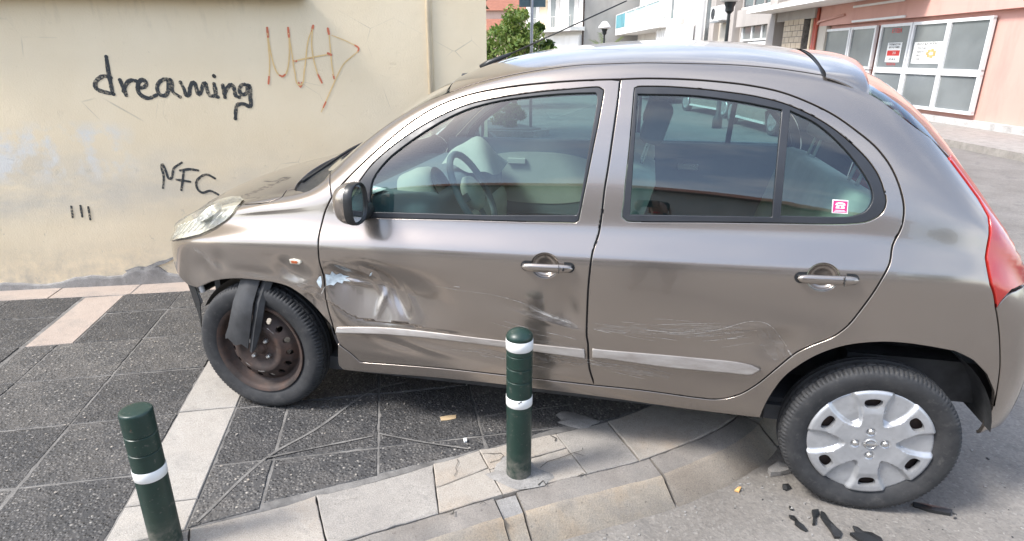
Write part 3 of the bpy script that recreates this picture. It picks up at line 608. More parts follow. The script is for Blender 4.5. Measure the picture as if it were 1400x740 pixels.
# walking along +f with the facade on the right: street side is local +y
# --- salmon shop
S=Bld('shop','salmon pink shop front with white window frames and posters','14.0' and 11.0,10,21.0,10)
def sx(f): return f-11.0
S.bx('wall',0,10.0,-8,-.16,0,6.5,'pinkwall')
S.bx('fascia',0,10.0,-.16,0,2.36+Z0,6.0,'pinkwall')
S.bx('wall_reveal',9.46,10.0,-.16,-.004,0,2.36+Z0,'beige')
S.bx('floor_plinth',0,9.46,-.16,-.02,0,.28,'marble')
S.bx('canopy',4.6,13.2,.003,1.15,2.93+Z0,3.06+Z0,'white')
for a,b,z in ((16.46,18.94,2.405),(16.62,18.99,2.795)): S.bx('light_tube',sx(a),sx(b),.003,.05,z+Z0-.03,z+Z0+.03,'whitep',bev=.02)
def shopwin(f0,f1,z0,z1,nm='window'):
    o=S.bx(nm,sx(f0),sx(f1),-.12,-.07,z0+Z0,z1+Z0,'shopglass')
    t=.035
    for a in ((f0,f1,z1-t,z1+t),(f0,f1,z0-t,z0+t)): S.bx('frame_bar',sx(a[0])-t,sx(a[1])+t,-.105,-.03,a[2]+Z0,a[3]+Z0,'alu',o)
    for f in (f0,f1): S.bx('frame_bar',sx(f)-t,sx(f)+t,-.104,-.028,z0+Z0,z1+Z0,'alu',o)
    return o
for f0,f1 in ((19.1,20.5),(17.78,19.0),(16.24,17.5),(14.9,16.14),(13.6,14.84)):
    shopwin(f0,f1,1.16,2.22); 
    if f0<17.6: shopwin(f0,f1,.30,1.09)
o=S.bx('door',sx(17.78),sx(20.5),-.12,-.06,.30+Z0,1.10+Z0,'alu')
mb=MB(); mb.tube([(sx(18.35),-.03+.02,.98+Z0),(sx(18.35),.03,.98+Z0),(sx(18.35),.03,.5+Z0),(sx(18.35),-.01,.5+Z0)],.016,8); mb.build('handle',MT['chrome'],o,smooth=True)
def poster(f0,f1,z0,z1,rows,label,extra=None):
    p=S.bx('poster',sx(f0),sx(f1),-.068,-.062,z0+Z0,z1+Z0,'paper'); p['label']=label
    return p
def rect(f0,f1,z0,z1,mat,parent,nm='print',d=-.060): return S.bx(nm,sx(f0),sx(f1),d-.003,d,z0+Z0,z1+Z0,mat,parent)
def txt(body,f,z,size,mat,parent,nm='lettering',d=-.059,align='CENTER'):
    cu=bpy.data.curves.new('t','FONT'); cu.body=body; cu.size=size; cu.align_x=align; cu.align_y='CENTER'; cu.extrude=.0008
    ob=bpy.data.objects.new('t',cu); COL.objects.link(ob); dg=bpy.context.evaluated_depsgraph_get(); me=bpy.data.meshes.new_from_object(ob.evaluated_get(dg)); bpy.data.objects.remove(ob)
    me.materials.clear(); me.materials.append(MT[mat]); t=link(bpy.data.objects.new(nm,me),parent)
    # text reads left to right for someone in the street (facing local -y): local x must run right-to-left in text space
    t.matrix_local=Matrix.Translation((sx(f),d,z+Z0))@Matrix.Rotation(math.pi,4,'Z')@Matrix.Rotation(math.pi/2,4,'X'); return t
p=poster(16.52,17.13,1.32,1.80,None,'white notice with a red panel in the window')
for z,b in ((1.755,'ΕΝΟΙΚΙΑΖΕΤΑΙ'),(1.685,'ΚΑΤΑΣΤΗΜΑ')): txt(b,16.825,z,.072,'inkprint',p)
rect(16.56,17.09,1.48,1.61,'redprint',p); txt('210',16.78,1.545,.09,'paper',p,d=-.0575)
txt('697 48 26',16.825,1.39,.072,'inkprint',p)
p2=poster(14.98,16.02,1.30,1.79,None,'white notice with text lines and a round picture')
txt('ΒΙΟΛΟΓΙΚΑ ΠΡΟΪΟΝΤΑ',15.5,1.745,.075,'inkprint',p2)
for k,b in enumerate(('Λαχανικά','Φρούτα','Μέλι','Λάδι')): txt(b,15.86,1.655-.085*k,.07,'inkprint',p2,align='LEFT')
mb=MB()
for k in range(7):
    a=k*.9; mb.box((sx(15.33)+.13*math.cos(a),-.0595,1.53+Z0+.07*math.sin(a)),(.10,.003,.07),0,0)
mb.build('picture_print',MT['ochreprint'],p2)
w_=[o for o in S.o.children if o.name.startswith('window')][4]
txt('ΕΤΙΒΑ',16.85,2.08,.15,'redprint',S.o,'lettering',d=-.066); txt('ΠΩΛΕΙΤΑΙ',16.85,1.27,.085,'redprint',S.o,'lettering',d=-.066)
# pipes between the shop and the brick pier
for f,m,r in ((20.98,'redpipe',.05),(21.10,'redpipe',.06),(21.32,'pipe',.05)):
    MB().tube([(sx(f),.05,0),(sx(f),.05,2.9+Z0)],r,10).build('downpipe',MT[m],S.o,smooth=True)
MB().tube([(sx(20.98),.05,2.5),(sx(20.9),.05,2.62),(sx(19.4),.05,2.74)],.035,8).build('elbow_pipe',MT['pinkwall'],S.o,smooth=True)
# --- grey building with brick pier, transom windows and an air conditioner
G=Bld('grey_building','taupe grey building with a brick pier and a strip of small windows',21.0,10,31.2,10)
gx=lambda f:f-21.0
G.bx('wall',.003,10.2,-8,-.12,0,7.5,'taupe')
G.bx('upper_wall',.004,7.0,-.12,.16,2.62+Z0,3.28+Z0,'taupe'); G.bx('pilaster',2.85,3.5,-.12,.22,0,7.4,'taupe'); G.bx('pilaster',7.25,7.7,-.12,.20,0,7.4,'taupe')
G.bx('lower_wall',7.7,9.95,-.12,.05,0,2.96+Z0,'beige'); G.bx('dark_pier',9.5,10.2,-.12,.30,0,7.4,'taupe')
pier=G.bx('brick_pier',.62,2.12,-.12,.18,0,2.72,'mortar')
course=0; z=.02; bm_=None
while z<2.66:
    x=.63-(.19 if course%2 else 0)
    while x<2.1:
        a=max(x,.63); b=min(x+.36,2.11)
        if b-a>.05:
            d=random.uniform(.006,.014); k=MB().box(((a+b)/2+.0,.18+d/2,z+.085),(b-a-.014,d,.165)); k.build('brick',MT['brick'],pier)
        x+=.38
    z+=.183; course+=1
o=G.bx('window',gx(24.65),gx(27.65),-.118,-.06,2.12+Z0,2.66+Z0,'shopglass')
for f in (24.6,25.6,26.62,27.66): G.bx('frame_bar',gx(f)-.05,gx(f)+.05,-.11,-.01,2.10+Z0,2.70+Z0,'alu',o)
G.bx('frame_bar',gx(24.5),gx(27.75),-.11,-.008,2.06+Z0,2.13+Z0,'alu',o); G.bx('frame_bar',gx(24.5),gx(27.75),-.11,-.009,2.66+Z0,2.74+Z0,'alu',o)
o=G.bx('door',gx(24.7),gx(27.0),-.118,-.05,0,2.02+Z0,'alu'); G.bx('pane',gx(25.0),gx(26.4),-.05,-.046,.9,1.95,'darkglass',o)
o=G.bx('upper_window',gx(24.5),gx(27.75),-.118,.0,3.38+Z0,4.6,'darkglass')
for f in (24.5,25.5,26.6,27.75): G.bx('frame_bar',gx(f)-.05,gx(f)+.05,-.11,.04,3.36+Z0,4.6,'taupe',o)
G.bx('frame_bar',gx(24.4),gx(27.85),-.11,.05,3.29+Z0,3.37+Z0,'offwhite',o)
ac=empty('air_conditioner'); ac.matrix_world=Matrix.Translation(B(29.4,9.62,2.93))@Matrix.Rotation(YAW+math.pi/2,4,'Z'); tag(ac,'white air conditioner box with a round fan on the grey wall','air conditioner')
MB().box((0,0,.32),(1.5,.5,.62),bev=.03).build('casing',MT['whitep'],ac)
MB().lathe([(.23,0),(.23,.02),(.19,.02),(.19,.005),(.05,.005),(.05,.02),(0,.02)],24,Matrix.Translation((.32,.26,.33))@Matrix.Rotation(-math.pi/2,4,'X')).build('fan_grille',MT['plasticd'],ac)
MB().box((.1,0,-.02),(1.2,.5,.04)).build('bracket',MT['greymetal'],ac)
# --- building with pale columns and balcony, then teal glass balcony
T_=Bld('balcony_building','pale apartment house with a teal glass balcony',31.3,10,49.8,10)
tx=lambda f:f-31.3
T_.bx('wall',.003,18.5,-9,-.15,0,13,'offwhite')
T_.bx('balcony_front',tx(31.6),tx(38.6),.9,1.05,1.9,2.98+Z0,'white'); T_.bx('balcony_slab',tx(31.5),tx(38.8),-.15,.9,1.78,1.92,'white')
for f in (31.8,33.4,35.8,37.9): T_.bx('column',tx(f)-.16,tx(f)+.16,.5,.82,1.9,12.5,'white')
for f in (32.6,34.6): o=T_.bx('window',tx(f)-.55,tx(f)+.55,-.148,-.1,2.3,5.2,'darkglass')
k=0
for f in [31.8+.42*i for i in range(17)]: T_.bx('rib',tx(f)-.05,tx(f)+.05,1.05,1.08,1.95,3.05,'offwhite')
T_.bx('balcony_slab',tx(36.3),tx(50.3),-.15,1.5,2.98+Z0,3.42+Z0,'white'); 
gl=T_.bx('glass_balustrade',tx(36.4),tx(50.2),1.42,1.45,3.46+Z0,4.35+Z0,'tealpale'); T_.bx('end_glass',tx(46.4),tx(50.2),1.46,1.49,3.46+Z0,4.35+Z0,'teal',gl)
T_.bx('end_glass',tx(50.17),tx(50.2),-.1,1.41,3.46+Z0,4.35+Z0,'teal',gl)
T_.bx('handrail',tx(36.3),tx(50.3),1.41,1.5,4.36+Z0,4.42+Z0,'alu',gl)
for f in (36.4,39.8,43.1,46.4,50.2): T_.bx('post',tx(f)-.04,tx(f)+.04,1.40,1.52,3.42+Z0,4.40+Z0,'alu',gl)
for f in (38.5,42.5): o=T_.bx('arched_window',tx(f)-1.2,tx(f)+1.2,-.148,-.06,.9,2.7,'shopglass')
for f in (39.5,44): o=T_.bx('window',tx(f)-.8,tx(f)+.8,-.148,-.09,3.6,5.9,'shopglass')
# --- grey blank party wall, white house with balconies
W=Bld('tall_grey_house','tall house with a blank grey side wall and white balconied front',50.5,10.4,50.5,6.15); W.sg=1
W.bx('side_wall',0,W.L,-12,0,0,15,'greywall')
W2,L2=frame(50.5,6.13,58.0,1.95)
f_=empty('white_front',parent=W.o); f_.matrix_world=W2
def w2(nm,x0,x1,d0,d1,z0,z1,mat,parent=f_): return MB().box(((x0+x1)/2,(d0+d1)/2,(z0+z1)/2),(abs(x1-x0),abs(d1-d0),abs(z1-z0))).build(nm,MT[mat],parent)
w2('wall',0.01,L2,-9,0,0,15,'white'); w2('garage_wall',.2,5.4,.0,.35,0,3.15,'white'); w2('peach_bay',5.2,6.3,.0,.05,3.6,14,'peach')
for z in (3.45,6.6): w2('balcony_slab',-.1,8.2,0,1.35,z,z+.28,'white'); w2('handrail',-.05,8.1,1.25,1.3,z+1.05,z+1.1,'iron'); [w2('baluster',x,x+.03,1.26,1.29,z+.28,z+1.06,'iron') for x in [i*.27 for i in range(30)]]
for x in (1.3,3.9,6.9): w2('window',x,x+.75,.002,.04,3.75,6.0,'shopglass'); w2('shutter',x-.5,x,.002,.06,3.75,6.0,'offwhite'); w2('window',x,x+.75,.002,.04,6.95,9.1,'shopglass')
w2('downpipe',-.02,.08,.02,.12,0,15,'rust')
# --- far houses up the street
def farhouse(label,f,l,wd_,dp,h,mat,roof,rows,group='houses at the far end of the street'):
    M,_=frame(f,l-wd_/2,f,l+wd_/2); o=empty('far_house'); o.matrix_world=M; tag(o,label,'house',group)
    MB().box((wd_/2,dp/2,h/2),(wd_,dp,h)).build('wall',MT[mat],o)
    if roof:
        mb=MB(); e=.4; mb.add([(-e,-e,h),(wd_+e,-e,h),(wd_+e,dp+e,h),(-e,dp+e,h),(-e,dp/2,h+1.5),(wd_+e,dp/2,h+1.5)],[(0,1,5,4),(2,3,4,5),(0,4,3),(1,2,5),(3,2,1,0)]); mb.build('roof',MT['tile'],o)
    else: MB().box((wd_/2,dp/2,h+.15),(wd_+.8,dp+.8,.25)).build('roof_slab',MT['offwhite'],o)
    for x,z in rows:
        q=MB().box((x,-.03,z),(1.,.08,1.3)).build('window',MT['darkglass'],o); MB().box((x,-.05,z-.72),(1.3,.14,.1)).build('sill',MT['white'],q)
    return o
h1=farhouse('dusty pink house with small dark windows behind the bushy tree',74,-.6,7.5,8,6.4,'farpink',True,[(1.4,2.2),(3.6,2.2),(5.8,2.2),(1.4,4.9),(3.6,4.9),(5.8,4.9)])
h2=farhouse('cream house with a flat roof highest up the far slope',98,-1.8,9,8,12.5,'beige',False,[(2,4),(4.5,4),(7,4),(2,7.4),(4.5,7.4),(7,7.4),(2,10.6),(4.5,10.6),(7,10.6)])
h3=farhouse('low peach house with a tiled roof left of the bushy tree',62,-2.4,5,7,3.6,'peach',True,[(1.2,2),(3.4,2)])
# --- vegetation
def leafcloud(mb,c,r,n,size,rnd,flat=1.):
    for i in range(n):
        while True:
            p=np.array([rnd.uniform(-1,1) for _ in range(3)]); d=np.linalg.norm(p)
            if .25<d<1: break
        q=Vector((c[0]+p[0]*r[0],c[1]+p[1]*r[1],c[2]+p[2]*r[2])); s=size*rnd.uniform(.6,1.25)
        a=Vector([rnd.uniform(-1,1) for _ in range(3)]).normalized(); b=a.cross(Vector([rnd.uniform(-1,1) for _ in range(3)])).normalized()
        mb.add([q-a*s,q+b*s*.42,q+a*s,q-b*s*.42],[(0,1,2,3)])
def tree(name,label,cat,base,h,crown_r,trunk_h,seed,n=2600,leaf='leaf',size=.075,group=None,clumps=15):
    rnd=random.Random(seed); o=tag(empty(name,base),label,cat,group); tk=MB()
    tk.tube([(0,0,-.05),(.04,.02,trunk_h*.5),(.0,.05,trunk_h)],[.10*h/3,.075*h/3,.06*h/3],9)
    cr=MB(); cz=trunk_h+(h-trunk_h)*.5
    for k in range(clumps):
        th=rnd.uniform(0,6.28); ph=rnd.uniform(-.95,1); rr=math.sqrt(max(0,1-ph*ph))*rnd.uniform(.35,1.0)
        c=(math.cos(th)*rr*crown_r,math.sin(th)*rr*crown_r,cz+ph*(h-trunk_h)*.42); rad=crown_r*rnd.uniform(.16,.40)
        tk.tube([(0,.03,trunk_h*.8),tuple(Vector((0,.03,trunk_h)).lerp(Vector(c),.5)+Vector((0,0,.08))),c],[.035*h/3,.022*h/3,.008],5)
        leafcloud(cr,c,(rad,rad,rad*.82),n//clumps,size,rnd)
    tk.build('trunk',MT['bark'],o,smooth=True); cr.build('crown',MT[leaf],o); return o
tree('street_tree','bushy green tree beside the sign pole','tree',B(21,.30),3.15,1.25,.6,3,5200,'leaf',.085,clumps=34)
tree('street_tree','dark green tree behind the sign pole, right of the bushy one','tree',B(27,1.45),2.9,1.1,.7,5,3200,'leafd',.12,clumps=14)
tree('street_tree','dark tree whose branches reach past the corner of the cream house','tree',B(12.5,-1.55),4.6,1.35,1.9,9,3600,'leafd',.10,clumps=14)
tree('shrub','low shrub at the foot of the sign pole','shrub',B(13.9,.15),.62,.5,.12,13,1500,'leaf',.055,clumps=9)
tree('shrub','second low shrub, left of the sign pole foot','shrub',B(14.6,-.55),.6,.5,.12,14,1300,'leaf',.055,clumps=8)
def palm(base,h,seed,label):
    rnd=random.Random(seed); o=tag(empty('palm',base),label,'palm'); MB().tube([(0,0,0),(.03,0,h*.5),(0,.02,h)],[.16,.13,.11],10).build('trunk',MT['bark'],o,smooth=True)
    cr=MB()
    for k in range(26):
        a=rnd.uniform(0,6.28); el=rnd.uniform(.15,1.3); ln=rnd.uniform(1.0,1.5); d=Vector((math.cos(a)*math.cos(el),math.sin(a)*math.cos(el),math.sin(el))); p=Vector((0,0,h)); pts=[]
        for i in range(9): pts.append(p.copy()); p=p+d*ln/8; d=(d+Vector((0,0,-.13))).normalized()
        for i in range(1,9):
            t=(pts[i]-pts[i-1]).normalized(); s=t.cross(Vector((0,0,1))); s=s.normalized() if s.length>.01 else Vector((1,0,0))
            for sg in (-1,1):
                for q in (0,.5):
                    b=pts[i-1].lerp(pts[i],q); e=b+(s*sg*.8+t*.7+Vector((0,0,-.15)))*.34*(1-abs(i-4)/9); u=t*.028
                    cr.add([b-u,e,b+u],[(0,1,2)])
    cr.build('crown',MT['palm'],o); return o
palm(B(33,5.15),1.55,4,'yellow green palm behind the globe lamp by the grey wall')
# --- street furniture
def lamp(f,l,h,r,label):
    o=tag(empty('street_lamp',B(f,l)),label,'street lamp','globe lamps along the street')
    MB().lathe([(0,0),(.11,0),(.11,.25),(.055,.32),(.04,h*.6),(.035,h-.28)],14).build('post',MT['darkmetal'],o,smooth=True)
    MB().lathe([(.035,h-.3),(.09,h-.24),(.09,h-.16),(.12,h-.1),(.12,h-.06),(0,h-.06)],18).build('lamp_holder',MT['darkmetal'],o,ang=40)
    MB().lathe([(r*.95,h-.06),(r*1.35,h-.03),(r*1.30,h+.02),(r,h+.10),(r*.86,h+r*.7),(r*.5,h+r*1.12),(0,h+r*1.25)],22).build('lamp_shade',MT['globe'],o,smooth=True); return o
lamp(14.6,4.95,2.78,.16,'white globe lamp nearest the grey building'); lamp(27,4.12,2.72,.19,'globe lamp in front of the palm'); lamp(37,2.2,2.42,.2,'farthest and smallest globe lamp, beside the dark tree')
sg_=tag(empty('road_sign',B(13.6,.57)),'back of a road sign on a tall grey pole','road sign'); MB().tube([(0,0,0),(0,0,3.5)],.032,12).build('pole',MT['greymetal'],sg_,smooth=True)
pl_=MB().box((.0,.04,2.98),(.54,.012,.84),0,YAW,bev=.004); pl_.v=[(v[0],v[1],v[2]) for v in pl_.v]; pl_.build('sign_plate',MT['signback'],sg_); MB().box((0,.035,2.85),(.1,.05,.04),0,YAW).build('clamp',MT['greymetal'],sg_); MB().box((0,.035,3.15),(.1,.05,.04),0,YAW).build('clamp',MT['greymetal'],sg_)
# island kerb in the road beyond the corner
isl=tag(empty('traffic_island'),'pale kerbed planting island under the sign pole','traffic island'); P_=[B(17.9,-.30),B(14.3,.42),B(13.3,.95),B(12.9,.6),B(13.2,-.6),B(16.5,-1.8)]
MB().prism([(p.x,p.y) for p in P_],-.12,.02).build('kerb',MT['slab'],isl); MB().prism(shrink([(p.x,p.y) for p in P_][::-1],.14),.02,.045).build('soil',MT['soil'],isl)
fp=tag(empty('far_pavement'),kind='structure'); a=[B(9,8.2),B(60,8.2),B(60,10.3),B(9,10.3)]; MB().prism([(p.x,p.y) for p in a],-.12,.02).build('paving',MT['slab2'],fp)
# --- across the road, behind the camera: seen only in the glass and paint
def bx2(nm,c,d,mat,parent): return MB().box(c,d).build(nm,MT[mat],parent)
hb=tag(empty('low_house',(1.9,-14.2,-.12)),'low pale house with a red tiled roof mirrored in the car windows','house'); bx2('wall',(0,0,2.15),(13,6,4.3),'offwhite',hb)
mb=MB(); mb.add([(-6.9,3.5,4.25),(6.9,3.5,4.25),(6.9,-3.5,4.25),(-6.9,-3.5,4.25),(-6.0,0,5.6),(6.0,0,5.6)],[(0,4,5,1),(2,5,4,3),(0,3,4),(1,5,2),(0,1,2,3)]); mb.build('roof',MT['tile'],hb)
for x in (-4.6,-1.6,1.8,4.6): q=bx2('window',(x,3.02,1.9),(1.1,.06,1.3),'darkglass',hb); bx2('sill',(x,3.06,1.2),(1.3,.16,.08),'marble',q)
bx2('door',(.1,3.02,1.05),(.95,.07,2.1),'rust',hb)
wl_=tag(empty('garden_wall',(-9.5,-10.5,-.12)),'plain cement garden wall mirrored in the doors','wall'); bx2('wall',(0,0,.9),(9.5,.25,1.8),'greywall',wl_); bx2('coping',(0,0,1.83),(9.6,.34,.07),'slab2',wl_)
for i,(x,y,h) in enumerate(((10.5,-12,4.2),(13.2,-13.5,5.0),(-9,-14,5.5))): tree('garden_tree',['round green tree across the road right of the low house','tall green tree farther right across the road','green tree behind the garden wall'][i],'tree',(x,y,-.12),h,1.7,1.2,30+i,1500,'leafd',.22,clumps=12)
# ---- the car's skin: control rows along x, cubic B-spline

def pl(x,t):
    t=np.array(t,float); return float(np.interp(x,t[:,0],t[:,1]))
ROWX=[-.74,-.715,-.68,-.62,-.53,-.43,-.32,-.2,-.08,.04,.14,.22,.30,.38,.48,.6,.73,.86,1.0,1.2,1.45,1.7,1.95,2.12,2.26,2.38,2.48,2.58,2.68,2.78,2.86,2.92,2.96,2.985]
tW=[(-.74,.10),(-.715,.25),(-.68,.37),(-.62,.50),(-.53,.61),(-.43,.70),(-.32,.76),(-.2,.797),(-.08,.815),(.1,.824),(.4,.83),(1.2,.835),(2.2,.833),(2.38,.827),(2.58,.805),(2.68,.785),(2.78,.755),(2.86,.715),(2.92,.665),(2.96,.60),(2.985,.5)]
tH=[(-.74,.66),(-.715,.71),(-.68,.745),(-.62,.79),(-.53,.838),(-.43,.885),(-.32,.927),(-.2,.962),(-.08,.99),(.04,1.022),(.14,1.045),(.22,1.078),(.3,1.122),(.4,1.19),(.55,1.30),(.711,1.395),(.81,1.44),(.95,1.487),(1.05,1.513),(1.2,1.532),(1.34,1.547),(1.48,1.556),(1.62,1.56),(1.76,1.558),(1.95,1.546),(2.12,1.524),(2.26,1.492),(2.38,1.452),(2.48,1.395),(2.58,1.31),(2.68,1.19),(2.78,1.03),(2.86,.86),(2.92,.74),(2.96,.62),(2.985,.5)]
# rail: roof ditch / A pillar edge / hood seam / tailgate edge (z, y)
tRz=[(-.74,.62),(-.715,.66),(-.68,.69),(-.62,.725),(-.53,.765),(-.43,.802),(-.32,.843),(-.2,.883),(-.08,.913),(.04,.94),(.14,.955),(.22,.975),(.3,1.018),(.387,1.093),(.489,1.174),(.585,1.239),(.679,1.294),(.769,1.335),(.843,1.364),(.924,1.391),(1.05,1.420),(1.194,1.447),(1.43,1.466),(1.69,1.467),(1.9,1.458),(2.08,1.438),(2.16,1.425),(2.26,1.397),(2.38,1.335),(2.48,1.26),(2.58,1.165),(2.68,1.05),(2.78,.93),(2.86,.80),(2.92,.70),(2.96,.60),(2.985,.49)]
tRy=[(-.74,.05),(-.715,.18),(-.68,.29),(-.62,.38),(-.53,.46),(-.43,.525),(-.32,.57),(-.2,.605),(-.08,.63),(.04,.65),(.22,.655),(.3,.645),(.5,.625),(.7,.597),(.86,.58),(1.2,.562),(1.5,.56),(2.1,.545),(2.26,.545),(2.38,.555),(2.58,.575),(2.78,.575),(2.86,.56),(2.92,.52),(2.985,.4)]
# shoulder height, belt height & belt inset from w
tS=[(-.74,.58),(-.68,.62),(-.53,.69),(-.43,.73),(-.32,.755),(-.2,.775),(0,.795),(.4,.803),(1.2,.815),(2.4,.835),(2.68,.82),(2.86,.70),(2.985,.45)]
tB=[(-.74,.60),(-.68,.655),(-.53,.73),(-.43,.768),(-.32,.802),(-.2,.83),(-.08,.85),(.1,.875),(.4,.915),(1.2,.935),(2.4,.97),(2.68,.93),(2.86,.76),(2.985,.47)]
tBi=[(-.74,.02),(-.53,.055),(-.2,.085),(.1,.082),(.4,.066),(2.3,.066),(2.5,.056),(2.985,.05)]
NJ=19
def row(x):
    w=pl(x,tW);h=pl(x,tH);rz=pl(x,tRz);ry=pl(x,tRy);s=pl(x,tS);b=pl(x,tB);yb=w-pl(x,tBi)
    zl=.178
    q=lambda z: zl+(z-zl)*(s-zl)/(.81-zl)   # compress heights where shoulder is low
    P=[(w-.16,zl),(w-.062,zl+.004),(w-.036,q(.24)),(w-.012,q(.39)),(w,q(.55)),(w-.001,q(.685)),(w-.003,s-.024),(w-.011,s+.006),
       (w-.011+.74*(yb-w+.011),s+.006+.60*(b-s-.006)),(yb,b+.008)]
    for t in (.2,.45,.7,.9):
        bl=.033*4*t*(1-t)
        P.append((yb+(ry-yb)*t+bl,b+(rz-b)*t+bl*.4))
    P.append((ry,rz))
    d=h-rz
    P+= [(ry*.90,rz+d*.26),(ry*.68,rz+d*.62),(ry*.36,rz+d*.93),(0,h)]
    return [(x,-y,z) for y,z in P]
NET=np.array([row(x) for x in ROWX])   # M x NJ x 3
def ghost(A):
    A=np.concatenate([2*A[:1]-A[1:2],A,2*A[-1:]-A[-2:-1]],0)
    L=2*A[:,:1]-A[:,1:2]; Rg=A[:,-2:-1]*np.array([1,-1,1])
    return np.concatenate([L,A,Rg],1)
G=ghost(NET)
M=len(ROWX)
def basis(t):
    return np.stack([(1-t)**3/6,(3*t**3-6*t**2+4)/6,(-3*t**3+3*t**2+3*t+1)/6,t**3/6],-1)
def dbasis(t):
    return np.stack([-(1-t)**2/2,(9*t**2-12*t)/6,(-9*t**2+6*t+3)/6,t**2/2],-1)
def ev(u,v,d=False):
    u=np.clip(np.asarray(u,float),0,M-1-1e-9); v=np.clip(np.asarray(v,float),0,NJ-1-1e-9)
    iu=u.astype(int); iv=v.astype(int)
    bu=basis(u-iu); bv=basis(v-iv)
    P=np.zeros(u.shape+(3,))
    if d:
        du=dbasis(u-iu); dv=dbasis(v-iv); Du=np.zeros_like(P); Dv=np.zeros_like(P)
    for a in range(4):
        for b in range(4):
            g=G[iu+a,iv+b]
            P+=(bu[...,a]*bv[...,b])[...,None]*g
            if d:
                Du+=(du[...,a]*bv[...,b])[...,None]*g; Dv+=(bu[...,a]*dv[...,b])[...,None]*g
    if not d: return P
    n=np.cross(Du,Dv); n/=np.linalg.norm(n,axis=-1,keepdims=True)+1e-12
    return P,n
